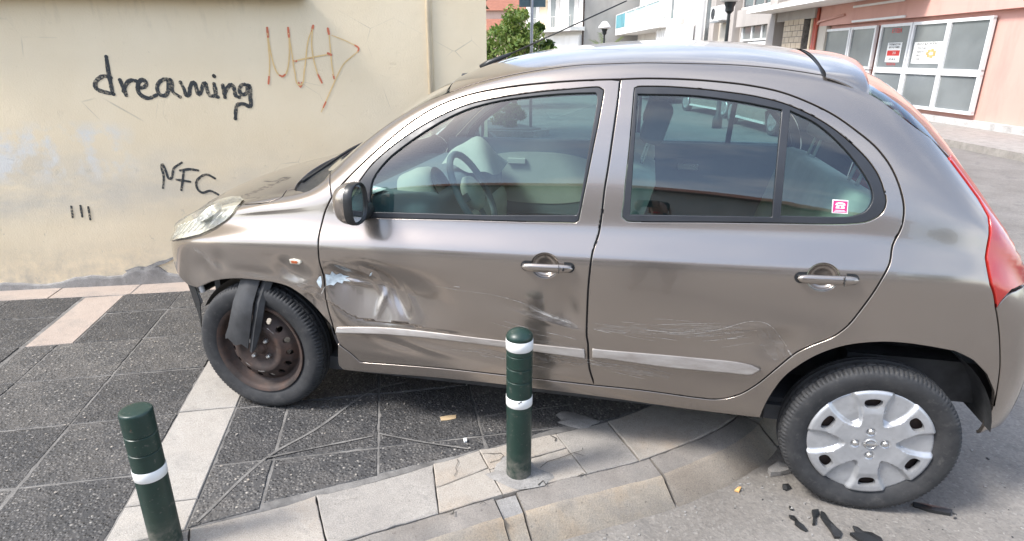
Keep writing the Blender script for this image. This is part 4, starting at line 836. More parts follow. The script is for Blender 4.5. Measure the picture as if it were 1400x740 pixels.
O={'doorfront':[(13.081,10.286),(12.936,9.777),(12.785,9.151),(12.702,8.703),(12.648,8.306),(12.616,7.953),(12.591,7.536),(12.592,7.101),(12.61,6.651),(12.611,6.191),(12.609,5.884),(12.614,5.618),(12.628,5.39),(12.671,5.137),(12.711,4.902),(12.71,4.695),(12.703,4.495),(12.701,4.335),(12.704,4.173),(12.72,4.018),(12.767,3.854),(12.831,3.695),(12.89,3.536),(12.929,3.389),(12.965,3.24),(12.998,3.113),(13.031,2.975),(13.088,2.844),(13.288,2.714),(13.533,2.585),(13.672,2.481),(13.804,2.369),(13.931,2.249)],
'doortop_f':[(13.081,10.286),(13.25,10.572),(13.407,10.827),(13.561,11.052),(13.689,11.211),(13.841,11.38),(14.004,11.548),(14.167,11.707),(14.32,11.85),(14.457,11.973),(14.592,12.091),(14.727,12.204),(14.861,12.312),(14.994,12.416),(15.121,12.514),(15.248,12.611),(15.375,12.706),(15.503,12.797),(15.634,12.881),(15.789,12.975),(15.946,13.066),(16.107,13.148),(16.272,13.215),(16.428,13.261),(16.587,13.297),(16.747,13.323),(16.909,13.341),(17.063,13.349),(17.217,13.348),(17.368,13.343),(17.515,13.336),(17.655,13.326),(17.789,13.312),(17.919,13.296),(18.042,13.28),(18.16,13.265),(18.273,13.248),(18.382,13.231),(18.487,13.216),(18.565,13.203),(18.655,13.188),(18.753,13.173),(18.853,13.158),(18.954,13.146),(19.05,13.135),(19.14,13.127),(19.242,13.118),(19.349,13.108),(19.456,13.101),(19.557,13.094),(19.649,13.09),(19.727,13.086),(19.785,13.084),(19.878,13.078),(19.97,13.072),(20.061,13.068)],
'doortop_r':[(20.061,13.068),(20.145,13.072),(20.228,13.078),(20.31,13.085),(20.393,13.089),(20.458,13.089),(20.539,13.087),(20.629,13.084),(20.723,13.08),(20.817,13.076),(20.906,13.071),(20.984,13.065),(21.067,13.058),(21.15,13.049),(21.233,13.039),(21.316,13.027),(21.4,13.014),(21.474,13.003),(21.549,12.99),(21.625,12.977),(21.702,12.962),(21.78,12.945),(21.859,12.924),(21.941,12.9),(22.026,12.876),(22.112,12.849),(22.201,12.819),(22.292,12.785),(22.384,12.745),(22.479,12.7),(22.576,12.65),(22.674,12.598),(22.774,12.544),(22.875,12.489),(22.982,12.431),(23.091,12.372),(23.2,12.311),(23.309,12.248),(23.419,12.181),(23.518,12.117),(23.616,12.049),(23.715,11.98),(23.813,11.909),(23.912,11.839),(24.021,11.763),(24.132,11.687),(24.242,11.609),(24.346,11.528),(24.44,11.443),(24.531,11.348),(24.619,11.247),(24.703,11.139),(24.78,11.024),(24.863,10.88),(24.939,10.723),(25.006,10.559),(25.065,10.39),(25.122,10.194),(25.17,9.979),(25.202,9.742),(25.214,9.473),(25.208,9.177),(25.184,8.868),(25.129,8.569),(25.053,8.281),(24.994,8.001),(24.972,7.75),(24.963,7.497),(24.941,7.236),(24.904,7.013),(24.851,6.71),(24.794,6.357),(24.74,6.053),(24.689,5.825),(24.639,5.643),(24.587,5.482),(24.532,5.335),(24.475,5.197),(24.417,5.066),(24.35,4.919),(24.28,4.774),(24.209,4.643),(24.138,4.535),(24.057,4.435),(23.97,4.343),(23.877,4.259),(23.767,4.184),(23.627,4.106),(23.489,4.032),(23.385,3.97),(23.257,3.881),(23.135,3.784),(23.058,3.704),(22.971,3.598),(22.88,3.48),(22.794,3.366),(22.72,3.265),(22.647,3.159),(22.575,3.052),(22.506,2.951),(22.44,2.861),(22.349,2.745),(22.258,2.631),(22.162,2.529),(22.079,2.457),(21.993,2.396),(21.907,2.347),(21.822,2.31),(21.741,2.291),(21.661,2.287),(21.581,2.291),(21.503,2.293),(21.457,2.293),(21.396,2.297),(21.323,2.302),(21.24,2.31),(21.151,2.318),(21.058,2.326),(20.962,2.334),(20.867,2.341),(20.775,2.347),(20.689,2.351),(20.602,2.353),(20.514,2.353),(20.426,2.353),(20.338,2.352),(20.249,2.35),(20.159,2.349),(20.07,2.347),(19.98,2.346)],
'doorbot_f':[(19.98,2.346),(19.891,2.348),(19.802,2.349),(19.712,2.351),(19.621,2.352),(19.53,2.353),(19.437,2.355),(19.343,2.356),(19.247,2.357),(19.149,2.358),(19.049,2.36),(18.946,2.36),(18.841,2.361),(18.732,2.362),(18.62,2.362),(18.507,2.363),(18.391,2.364),(18.269,2.365),(18.143,2.366),(18.011,2.367),(17.871,2.368),(17.724,2.368),(17.57,2.369),(17.409,2.369),(17.241,2.368),(17.068,2.366),(16.891,2.364),(16.711,2.361),(16.515,2.357),(16.316,2.351),(16.116,2.344),(15.914,2.337),(15.71,2.328),(15.505,2.319),(15.296,2.31),(15.084,2.3),(14.868,2.289),(14.646,2.279),(14.417,2.269),(14.179,2.259),(13.931,2.249)],
'bseam':[(20.084,13.014),(20.082,12.754),(20.08,12.528),(20.077,12.322),(20.074,12.186),(20.07,12.025),(20.064,11.851),(20.058,11.674),(20.052,11.503),(20.046,11.345),(20.04,11.18),(20.033,11.007),(20.027,10.836),(20.02,10.673),(20.014,10.528),(20.008,10.409),(20,10.238),(19.99,10.06),(19.982,9.873),(19.978,9.709),(19.974,9.503),(19.97,9.272),(19.967,9.037),(19.963,8.83),(19.957,8.571),(19.951,8.293),(19.941,8.018),(19.922,7.737),(19.899,7.463),(19.88,7.168),(19.872,6.881),(19.866,6.473),(19.86,6.073),(19.856,5.77),(19.851,5.532),(19.848,5.329),(19.845,5.139),(19.843,4.96),(19.843,4.789),(19.843,4.626),(19.843,4.472),(19.844,4.263),(19.845,4.045),(19.848,3.86),(19.853,3.75),(19.877,3.556),(19.882,3.444),(19.888,3.257),(19.897,3.047),(19.912,2.866),(19.938,2.704),(19.97,2.535),(20.002,2.352)],
'fwin':[(14.05,8.526),(14.047,8.938),(14.049,9.357),(14.053,9.754),(14.051,10.115),(14.043,10.446),(14.151,10.654),(14.265,10.876),(14.379,11.092),(14.49,11.285),(14.596,11.436),(14.707,11.558),(14.822,11.666),(14.94,11.763),(15.059,11.855),(15.18,11.94),(15.31,12.023),(15.445,12.102),(15.577,12.175),(15.702,12.238),(15.827,12.297),(15.953,12.353),(16.081,12.405),(16.211,12.454),(16.346,12.5),(16.497,12.548),(16.655,12.595),(16.813,12.638),(16.964,12.673),(17.114,12.704),(17.263,12.731),(17.411,12.753),(17.555,12.767),(17.691,12.77),(17.824,12.765),(17.951,12.757),(18.072,12.752),(18.188,12.751),(18.299,12.75),(18.406,12.75),(18.509,12.748),(18.609,12.746),(18.706,12.744),(18.8,12.741),(18.892,12.739),(18.98,12.737),(19.067,12.735),(19.153,12.733),(19.238,12.732),(19.321,12.732),(19.411,12.735),(19.512,12.742),(19.611,12.75),(19.698,12.755),(19.763,12.754),(19.796,12.742),(19.861,12.637),(19.86,12.48),(19.857,12.389),(19.851,12.219),(19.842,12.016),(19.832,11.813),(19.822,11.638),(19.813,11.499),(19.804,11.363),(19.794,11.228),(19.784,11.095),(19.774,10.963),(19.765,10.825),(19.755,10.686),(19.745,10.545),(19.735,10.403),(19.725,10.258),(19.714,10.101),(19.703,9.93),(19.691,9.753),(19.681,9.582),(19.672,9.429),(19.661,9.229),(19.65,9.005),(19.64,8.747),(19.594,8.621),(19.519,8.621),(19.438,8.62),(19.351,8.619),(19.26,8.618),(19.166,8.616),(19.068,8.615),(18.969,8.613),(18.87,8.612),(18.77,8.611),(18.673,8.609),(18.58,8.608),(18.474,8.607),(18.364,8.606),(18.25,8.605),(18.132,8.604),(18.008,8.603),(17.878,8.602),(17.741,8.601),(17.598,8.6)],
'rwin':[(20.298,12.687),(20.341,12.728),(20.388,12.734),(20.482,12.735),(20.595,12.732),(20.698,12.728),(20.769,12.723),(20.842,12.715),(20.916,12.705),(20.99,12.695),(21.064,12.683),(21.137,12.671),(21.213,12.659),(21.292,12.644),(21.371,12.629),(21.447,12.614),(21.518,12.6),(21.579,12.587),(21.673,12.569),(21.767,12.55),(21.864,12.527),(21.932,12.508),(22.015,12.482),(22.109,12.453),(22.207,12.421),(22.303,12.387),(22.388,12.352),(22.486,12.306),(22.587,12.255),(22.688,12.201),(22.791,12.143),(22.902,12.08),(23.013,12.012),(23.124,11.941),(23.236,11.867),(23.332,11.798),(23.429,11.726),(23.525,11.651),(23.62,11.574),(23.714,11.495),(23.826,11.398),(23.941,11.293),(24.054,11.187),(24.154,11.086),(24.233,10.995),(24.324,10.876),(24.411,10.747),(24.486,10.613),(24.561,10.429),(24.623,10.232),(24.675,10.062),(24.704,9.876),(24.686,9.666),(24.631,9.46),(24.553,9.317),(24.446,9.191),(24.334,9.086),(24.225,9.019),(24.099,8.976),(23.967,8.946),(23.841,8.917),(23.775,8.905),(23.685,8.895),(23.575,8.889),(23.451,8.884),(23.317,8.881),(23.177,8.88),(23.036,8.879),(22.896,8.878),(22.763,8.878),(22.639,8.876),(22.527,8.873),(22.423,8.869),(22.322,8.866),(22.224,8.862),(22.13,8.859),(22.038,8.855),(21.948,8.852),(21.862,8.849),(21.777,8.845),(21.693,8.842),(21.611,8.839),(21.531,8.835),(21.454,8.831),(21.368,8.825),(21.274,8.817),(21.175,8.809),(21.073,8.8),(20.968,8.791),(20.864,8.782),(20.763,8.774),(20.667,8.767),(20.578,8.762),(20.498,8.76),(20.431,8.76),(20.379,8.763),(20.343,8.77),(20.327,8.781),(20.257,8.954),(20.253,9.184),(20.265,9.456),(20.267,9.676),(20.267,9.881),(20.269,9.973),(20.271,10.102),(20.275,10.256),(20.278,10.422),(20.282,10.592),(20.285,10.755),(20.288,10.905),(20.29,11.021),(20.291,11.153),(20.292,11.3),(20.293,11.458),(20.294,11.626),(20.295,11.8),(20.296,11.979),(20.296,12.161),(20.297,12.342),(20.297,12.52)],
'fglass':[(14.585,8.894),(14.594,9.242),(14.599,9.599),(14.602,9.937),(14.609,10.239),(14.627,10.5),(14.665,10.711),(14.744,10.925),(14.844,11.112),(14.957,11.277),(15.075,11.424),(15.209,11.557),(15.355,11.666),(15.506,11.762),(15.655,11.852),(15.779,11.925),(15.904,11.993),(16.03,12.058),(16.157,12.121),(16.311,12.194),(16.465,12.266),(16.621,12.333),(16.778,12.394),(16.928,12.446),(17.079,12.494),(17.23,12.537),(17.38,12.573),(17.504,12.596),(17.638,12.613),(17.774,12.628),(17.908,12.638),(18.036,12.646),(18.157,12.651),(18.267,12.652),(18.375,12.649),(18.479,12.643),(18.581,12.636),(18.679,12.629),(18.775,12.624),(18.867,12.62),(18.958,12.617),(19.046,12.614),(19.132,12.61),(19.217,12.607),(19.3,12.604),(19.393,12.598),(19.484,12.591),(19.574,12.584),(19.663,12.578),(19.75,12.574),(19.78,12.506),(19.789,12.257),(19.788,12.203),(19.785,12.102),(19.78,11.965),(19.773,11.803),(19.764,11.624),(19.754,11.437),(19.744,11.246),(19.733,11.059),(19.722,10.88),(19.713,10.714),(19.704,10.567),(19.695,10.394),(19.685,10.192),(19.674,9.971),(19.663,9.741),(19.652,9.514),(19.643,9.309),(19.636,9.154),(19.631,9.083),(19.607,8.961),(19.522,8.954),(19.436,8.948),(19.348,8.942),(19.259,8.935),(19.168,8.929),(19.076,8.922),(18.981,8.915),(18.884,8.908),(18.784,8.901),(18.681,8.894),(18.575,8.886),(18.465,8.879),(18.351,8.871),(18.233,8.863),(18.109,8.855)],
'rglass':[(20.34,12.487),(20.42,12.481),(20.5,12.478),(20.58,12.476),(20.659,12.475),(20.738,12.474),(20.817,12.474),(20.896,12.472),(20.974,12.468),(21.052,12.463),(21.129,12.454),(21.21,12.442),(21.291,12.428),(21.373,12.412),(21.455,12.395),(21.538,12.377),(21.621,12.358),(21.704,12.338),(21.788,12.317),(21.868,12.296),(21.951,12.274),(22.035,12.25),(22.122,12.227),(22.211,12.203),(22.303,12.181),(22.397,12.161),(22.391,11.988),(22.386,11.823),(22.381,11.664),(22.376,11.51),(22.372,11.36),(22.368,11.213),(22.364,11.067),(22.361,10.922),(22.358,10.778),(22.356,10.634),(22.354,10.488),(22.353,10.339),(22.351,10.187),(22.35,10.03),(22.349,9.866),(22.349,9.693),(22.349,9.51),(22.349,9.313),(22.349,9.098),(22.251,9.095),(22.155,9.092),(22.062,9.09),(21.972,9.087),(21.885,9.085),(21.799,9.082),(21.715,9.08),(21.633,9.077),(21.552,9.075),(21.472,9.072),(21.392,9.07),(21.313,9.068),(21.234,9.066),(21.155,9.063),(21.077,9.061),(20.998,9.059),(20.919,9.057),(20.839,9.055),(20.759,9.053),(20.679,9.051),(20.599,9.049),(20.518,9.047),(20.437,9.045),(20.355,9.043),(20.355,9.269),(20.354,9.473),(20.354,9.66),(20.353,9.835),(20.353,10.001),(20.352,10.16),(20.351,10.313),(20.351,10.462),(20.35,10.608),(20.349,10.753),(20.349,10.897),(20.348,11.041),(20.347,11.186),(20.346,11.332),(20.346,11.481),(20.345,11.633),(20.344,11.789),(20.343,11.951),(20.342,12.119),(20.341,12.297)],
'qglass':[(22.488,9.153),(22.488,9.371),(22.487,9.571),(22.488,9.758),(22.488,9.934),(22.489,10.101),(22.49,10.262),(22.492,10.419),(22.494,10.572),(22.496,10.723),(22.499,10.873),(22.502,11.023),(22.506,11.175),(22.51,11.328),(22.515,11.484),(22.52,11.644),(22.526,11.809),(22.532,11.981),(22.539,12.161),(22.636,12.102),(22.736,12.048),(22.838,11.995),(22.939,11.936),(23.039,11.87),(23.146,11.785),(23.251,11.692),(23.355,11.593),(23.456,11.491),(23.557,11.386),(23.651,11.284),(23.746,11.178),(23.838,11.068),(23.926,10.956),(24.009,10.842),(24.097,10.711),(24.188,10.568),(24.266,10.429),(24.317,10.312),(24.372,10.135),(24.396,9.944),(24.374,9.779),(24.322,9.607),(24.252,9.46),(24.158,9.357),(24.045,9.287),(23.932,9.225),(23.877,9.207),(23.78,9.192),(23.651,9.179),(23.5,9.17),(23.337,9.163),(23.17,9.159),(23.007,9.156),(22.856,9.155),(22.723,9.154),(22.613,9.154),(22.534,9.154)],
'roofditch':[(16.731,14.256),(16.88,14.241),(17.025,14.247),(17.167,14.263),(17.307,14.28),(17.444,14.29),(17.582,14.288),(17.719,14.28),(17.853,14.268),(17.983,14.256),(18.107,14.245),(18.224,14.239),(18.334,14.235),(18.44,14.232),(18.543,14.229),(18.643,14.227),(18.74,14.227),(18.835,14.228),(18.927,14.231),(19.016,14.238),(19.104,14.247),(19.19,14.258),(19.274,14.267),(19.357,14.273),(19.44,14.275),(19.521,14.27),(19.601,14.258),(19.681,14.243),(19.76,14.227),(19.838,14.213),(19.916,14.204),(19.993,14.2),(20.07,14.197),(20.147,14.196),(20.223,14.196),(20.299,14.195),(20.375,14.192),(20.457,14.187),(20.544,14.178),(20.634,14.168),(20.725,14.159),(20.813,14.153),(20.897,14.15),(20.974,14.151),(21.057,14.157),(21.141,14.167),(21.225,14.179),(21.309,14.191),(21.394,14.2),(21.469,14.207),(21.545,14.213),(21.622,14.218),(21.699,14.223),(21.779,14.225),(21.859,14.226),(21.944,14.224),(22.034,14.221),(22.127,14.217),(22.22,14.213),(22.31,14.21),(22.393,14.206),(22.492,14.2),(22.593,14.194),(22.698,14.19),(22.805,14.19),(22.939,14.193),(23.076,14.203),(23.218,14.227)],
'apillar':[(12.439,13.7),(12.563,13.7),(12.695,13.7),(12.837,13.7),(12.99,13.7),(13.154,13.7),(13.33,13.834),(13.5,13.963),(13.666,14.074),(13.832,14.165),(13.998,14.233),(14.153,14.275),(14.308,14.306),(14.461,14.331),(14.613,14.353),(14.762,14.377),(14.935,14.418),(15.105,14.464),(15.276,14.498),(15.453,14.506),(15.627,14.486),(15.803,14.453),(15.98,14.419),(16.154,14.391),(16.346,14.357),(16.537,14.327),(16.723,14.324)],
'rearedge':[(24.228,13.858),(24.36,13.803),(24.496,13.766),(24.631,13.716),(24.771,13.625),(24.909,13.516),(25.052,13.425),(25.201,13.36),(25.356,13.311),(25.518,13.289),(25.668,13.302),(25.825,13.346),(25.987,13.423),(26.155,13.534)],
'spoilside':[(23.262,14.554),(23.329,14.05),(23.421,13.952),(23.582,13.914),(23.748,13.89),(23.862,13.86),(23.978,13.837),(24.096,13.824),(24.217,13.828)],
'rarch':[(22.657,1.687),(22.676,2.045),(22.704,2.303),(22.731,2.457),(22.765,2.597),(22.802,2.727),(22.85,2.872),(22.903,3.008),(22.966,3.133),(23.047,3.254),(23.138,3.364),(23.236,3.466),(23.324,3.551),(23.417,3.63),(23.514,3.704),(23.616,3.773),(23.726,3.838),(23.841,3.898),(23.961,3.951),(24.085,3.999),(24.22,4.042),(24.362,4.079),(24.508,4.109),(24.66,4.135),(24.8,4.155),(24.945,4.171),(25.095,4.184),(25.25,4.193),(25.41,4.198),(25.574,4.199),(25.742,4.197),(25.911,4.193),(26.091,4.186),(26.272,4.175),(26.453,4.163),(26.634,4.151)],
'rarch2':[(27.4,4.079),(28.1,3.909),(28.712,3.653),(29.267,3.232),(29.574,2.76)],
'rearquarter':[(29.51,2.978),(29.151,3.933),(28.712,4.825),(28.351,5.512),(28,6.501),(27.8,7.961),(27.85,9.614),(27.85,10.996),(27.6,11.828),(27.2,12.419),(26.7,13.038)],
'rocker':[(13.032,2.84),(12.988,2.697),(12.909,2.445),(12.834,2.16),(12.819,1.966),(13.007,1.714),(13.168,1.672),(13.459,1.674),(13.781,1.696),(14.061,1.71),(14.169,1.714),(14.313,1.722),(14.486,1.734),(14.682,1.749),(14.893,1.766),(15.116,1.784),(15.346,1.803),(15.579,1.821),(15.812,1.838),(16.041,1.854),(16.262,1.868),(16.472,1.879),(16.665,1.888),(16.859,1.895),(17.051,1.901),(17.237,1.907),(17.418,1.911),(17.591,1.915),(17.755,1.918),(17.911,1.92),(18.059,1.922),(18.199,1.923),(18.332,1.924),(18.46,1.925),(18.553,1.925),(18.649,1.924),(18.746,1.923),(18.846,1.922),(18.946,1.92),(19.046,1.917),(19.147,1.914),(19.247,1.91),(19.347,1.906),(19.446,1.901),(19.545,1.896),(19.642,1.89),(19.739,1.885),(19.834,1.879),(19.928,1.872),(20.021,1.866),(20.111,1.859),(20.199,1.852),(20.291,1.844),(20.385,1.835),(20.481,1.824),(20.577,1.813),(20.674,1.801),(20.77,1.789),(20.865,1.777),(20.959,1.764),(21.05,1.752),(21.139,1.74),(21.225,1.728),(21.308,1.718),(21.387,1.709),(21.462,1.702),(21.532,1.697),(21.617,1.692),(21.702,1.688),(21.79,1.685),(21.879,1.683),(21.97,1.681),(22.065,1.679),(22.162,1.678),(22.263,1.676),(22.367,1.675),(22.474,1.672)],
'farch':[(6.279,4.165),(6.697,4.312),(7.071,4.436),(7.328,4.499),(7.575,4.546),(7.812,4.582),(8.069,4.608),(8.318,4.621),(8.563,4.626),(8.808,4.623),(9.057,4.614),(9.315,4.604),(9.553,4.597),(9.801,4.589),(10.055,4.571),(10.328,4.541),(10.605,4.502),(10.868,4.445),(11.165,4.345),(11.435,4.227),(11.657,4.104),(11.868,3.976),(12.05,3.872),(12.236,3.766),(12.401,3.672),(12.59,3.571),(12.757,3.462),(12.869,3.326),(12.961,3.181)],
'fendlow':[(5.632,4.206),(4.595,4.552),(3.433,5.435)],
'hl':[(3.4,7.3),(3.25,8.5),(3.3,10.5),(3.4,13),(3.7,14),(4.3,14.35),(5.3,14.5),(6.2,14.55),(7,14.5),(7.6,14.15),(7.95,13.2),(8.07,11.83),(7.971,10.356),(7.647,8.879),(7.278,7.99),(6.778,7.331),(6.1,7),(5.2,6.85),(4.2,6.9)],
'hoodseam':[(8.27,11.793),(8.538,11.69),(8.841,11.583),(9.136,11.536),(9.381,11.597),(9.631,11.778),(9.869,12.044),(9.978,12.459),(9.787,14.324)],
'cowl_low':[(9.787,14.324),(10.245,14.263),(10.722,13.534),(11.247,12.307),(11.595,12.156),(11.873,12.267),(12.115,12.379),(12.348,12.487)],
'cowl_up':[(9.787,14.324),(10.245,14.263),(10.066,14.931),(10.006,15.211),(9.939,15.554),(9.876,15.86),(9.85,16.133),(9.863,16.37),(9.881,16.6),(9.903,16.844),(9.92,17.096),(9.787,17.464)],
'mold_f':[(13.121,3.38),(13.576,3.404),(13.99,3.427),(14.371,3.447),(14.685,3.461),(14.986,3.473),(15.278,3.481),(15.54,3.484),(15.887,3.483),(16.278,3.48),(16.675,3.475),(17.037,3.471),(17.32,3.468),(17.587,3.464),(17.834,3.459),(18.062,3.455),(18.273,3.45),(18.469,3.447),(18.646,3.443),(18.83,3.44),(19.016,3.437),(19.198,3.433),(19.373,3.43),(19.538,3.426),(19.691,3.423),(19.827,3.419),(19.854,3.203),(19.715,3.211),(19.56,3.22),(19.39,3.229),(19.21,3.239),(19.023,3.248),(18.833,3.257),(18.645,3.265),(18.466,3.271),(18.268,3.277),(18.057,3.283),(17.827,3.289),(17.578,3.294),(17.309,3.299),(17.025,3.302),(16.685,3.304),(16.337,3.305),(15.981,3.305),(15.622,3.302),(15.254,3.296),(14.876,3.286),(14.479,3.272),(14.056,3.256),(13.595,3.239),(13.081,3.222)],
'mold_r':[(19.941,3.45),(20.03,3.448),(20.119,3.446),(20.163,3.446),(20.242,3.446),(20.348,3.447),(20.471,3.449),(20.602,3.45),(20.732,3.452),(20.854,3.453),(20.958,3.454),(21.037,3.454),(21.132,3.454),(21.228,3.454),(21.324,3.453),(21.42,3.453),(21.517,3.452),(21.626,3.451),(21.746,3.452),(21.865,3.452),(21.971,3.449),(22.048,3.444),(22.177,3.429),(22.301,3.404),(22.484,3.32),(22.311,3.202),(22.23,3.186),(22.11,3.183),(21.981,3.187),(21.863,3.188),(21.79,3.186),(21.701,3.184),(21.6,3.183),(21.491,3.182),(21.378,3.181),(21.265,3.181),(21.155,3.182),(21.052,3.184),(20.943,3.188),(20.821,3.194),(20.694,3.202),(20.565,3.211),(20.442,3.22),(20.33,3.228),(20.236,3.234),(20.165,3.239),(20.125,3.24),(20.035,3.237),(19.946,3.233)],
'signal':[(11,5.522),(11.247,5.554),(11.57,5.521),(11.681,5.429),(11.544,5.331),(11.216,5.327),(11,5.339),(11,5.435)],
'sticker':[(23.483,9.802),(23.655,9.803),(23.832,9.804),(23.838,9.573),(23.844,9.321),(23.666,9.328),(23.492,9.335)],
}
# ---------------------------------------------------------------- the car: one B-spline skin cut into panels
def inpoly(P,poly):
    P=np.asarray(P);poly=np.asarray(poly); x,y=P[:,0],P[:,1]; r=np.zeros(len(P),bool); a=poly; b=np.roll(poly,-1,0)
    for (x0,y0),(x1,y1) in zip(a,b):
        if y0==y1: continue
        c=((y0>y)!=(y1>y)); r^= c&(x<(x1-x0)*(y-y0)/(y1-y0)+x0)
    return r
def dedup_uv(L,tol=.004,closed=True):
    L=np.array(L,float); P=ev(L[:,0],L[:,1]); k=[0]
    for i in range(1,len(L)):
        if np.linalg.norm(P[i]-P[k[-1]])>tol: k.append(i)
    if closed and len(k)>2 and np.linalg.norm(P[k[0]]-P[k[-1]])<tol: k.pop()
    return L[k]
def densify(L,step):
    L=np.asarray(L); P=ev(L[:,0],L[:,1]); out=[]
    for i in range(len(L)):
        j=(i+1)%len(L); n=max(1,int(round(np.linalg.norm(P[j]-P[i])/step)))
        for k in range(n): out.append(L[i]+(L[j]-L[i])*k/n)
    return np.array(out)
def plane(P,mode):
    return P[:,[0,2]] if mode=='side' else P[:,[0,1]] if mode=='top' else P[:,[1,2]]
def surf(uv,disp,off):
    e=2e-3
    def f(u,v):
        p,n=ev(u,v,True); d=off+(disp(p) if disp is not None else 0.)
        return p+n*np.asarray(d)[...,None] if np.ndim(d) else p+n*d
    u,v=uv[:,0],uv[:,1]; p,n0=ev(u,v,True)
    if disp is None: return p+n0*off,n0
    P=f(u,v); n=np.cross(f(u+e,v)-f(u-e,v),f(u,v+e)-f(u,v-e)); n/=np.linalg.norm(n,axis=1,keepdims=True)+1e-12
    return P,n
def panel(name,outline,mat,parent,holes=(),mode='side',h=.03,step=.014,disp=None,off=0.,lip=.0022,depth=.012,flip=False,round_=.0026):
    "cut a panel out of the skin; outline/holes are (u,v) loops. Edges get a small rounded lip and a return flange."
    loops=[densify(dedup_uv(l),step) for l in (outline,*holes)]
    pl2=[]
    for k,l in enumerate(loops):
        q=plane(ev(l[:,0],l[:,1]),mode); s=np.sum(q[:,0]*np.roll(q[:,1],-1)-np.roll(q[:,0],-1)*q[:,1])
        if (s>0)!=(k==0): loops[k]=l[::-1]; q=q[::-1]
        pl2.append(q)
    o=loops[0]; us=[]
    u0,u1=o[:,0].min(),o[:,0].max(); v0,v1=o[:,1].min(),o[:,1].max()
    for i in range(int(u0),min(M-1,int(u1)+1)):
        n=max(1,int(math.ceil((ROWX[i+1]-ROWX[i])/h))); us+=[i+(k+.5)/n for k in range(n)]
    vs=[]
    um=.5*(u0+u1); pv=ev(np.full(NJ,um),np.arange(NJ))
    for j in range(int(v0),min(NJ-1,int(v1)+1)):
        n=max(1,int(math.ceil(np.linalg.norm(pv[j+1]-pv[j])/h))); vs+=[j+(k+.5)/n for k in range(n)]
    gu,gv=np.meshgrid(us,vs,indexing='ij'); gu=gu+ (np.arange(len(vs))%2)[None,:]*0.0; G_=np.stack([gu.ravel(),gv.ravel()],1)
    Q=plane(ev(G_[:,0],G_[:,1]),mode); keep=inpoly(Q,pl2[0])
    for q in pl2[1:]: keep&=~inpoly(Q,q)
    G_=G_[keep];Q=Q[keep]
    bd=np.concatenate(pl2)
    if len(Q):
        d2=np.concatenate([((Q[i:i+500,None,:]-bd[None])**2).sum(2).min(1) for i in range(0,len(Q),500)]); k=d2>(max(step,h)*.55)**2; G_=G_[k];Q=Q[k]
    vin=[Vector((float(a),float(b))) for a,b in np.concatenate([bd,Q])]
    edges=[];s=0
    for q in pl2:
        edges+=[(s+i,s+(i+1)%len(q)) for i in range(len(q))]; s+=len(q)
    r=geometry.delaunay_2d_cdt(vin,edges,[],0,1e-6,True)
    pv2=np.array([tuple(p) for p in r[0]]); tri=np.array(r[2]); orig=[x[0] if x else -1 for x in r[3]]
    cen=pv2[tri].mean(1); ok=inpoly(cen,pl2[0])
    for q in pl2[1:]: ok&=~inpoly(cen,q)
    tri=tri[ok]; alluv=np.concatenate(loops+[G_]); uv=np.array([alluv[k] if k>=0 else alluv[0] for k in orig])
    P,Nn=surf(uv,disp,off)
    back={k:i for i,k in enumerate(orig)}
    # orientation: make faces agree with outward normal
    fn=np.cross(P[tri[:,1]]-P[tri[:,0]],P[tri[:,2]]-P[tri[:,0]]); bad=(fn*Nn[tri[:,0]]).sum(1)<0; tri[bad]=tri[bad][:,::-1]
    V=P.copy(); NV=Nn.copy(); faces=[tuple(t) for t in tri]; ext=[];extn=[]; base=len(V); s=0
    for q,l in zip(pl2,loops):
        idx=[back.get(s+i,None) for i in range(len(l))]; idx=[i for i in idx if i is not None]; s+=len(l); n=len(idx)
        C=P[idx]; nn=Nn[idx]; t=np.roll(C,-1,0)-np.roll(C,1,0); t/=np.linalg.norm(t,axis=1,keepdims=True)+1e-12
        inw=np.cross(nn,t); 
        # inward must point to the panel's material
        if mode=='side': test=plane(C+inw*.004,'side')
        else: test=plane(C+inw*.004,mode)
        m=inpoly(test,pl2[0]).copy()
        for qq in pl2[1:]: m&=~inpoly(test,qq)
        if m.mean()<.5: inw=-inw
        V[idx]=C+inw*(lip+round_)
        r1=C+inw*(lip+round_*.28)-nn*round_*.28; r2=C+inw*lip-nn*round_; r3=C+inw*lip-nn*depth
        b=base+len(ext); ext+=list(r1)+list(r2)+list(r3); n45=nn-inw; n45/=np.linalg.norm(n45,axis=1,keepdims=True); extn+=list(n45)+list(-inw)+list(-inw)
        for i in range(n):
            j=(i+1)%n
            for A,Bq in ((idx,[b+x for x in range(n)]),([b+x for x in range(n)],[b+n+x for x in range(n)]),([b+n+x for x in range(n)],[b+2*n+x for x in range(n)])):
                f=(A[i],A[j],Bq[j],Bq[i]); faces.append(f)
    V=np.concatenate([V,np.array(ext)]) if ext else V; NV=np.concatenate([NV,np.array(extn)]) if ext else NV
    F=[]
    for f in faces:
        if len(f)==4:
            a,b_,c=V[f[0]],V[f[1]],V[f[3]]; g=np.cross(b_-a,c-a)
            if g@(NV[f[0]]+NV[f[3]])<0: f=f[::-1]
        F.append(f)
    me=bpy.data.meshes.new(name); me.from_pydata(V.tolist(),[],[tuple(int(i) for i in f) for f in F]); me.materials.append(mat)
    me.polygons.foreach_set('use_smooth',[True]*len(F)); me.update(); me.normals_split_custom_set_from_vertices(NV.tolist())
    return link(bpy.data.objects.new(name,me),parent)
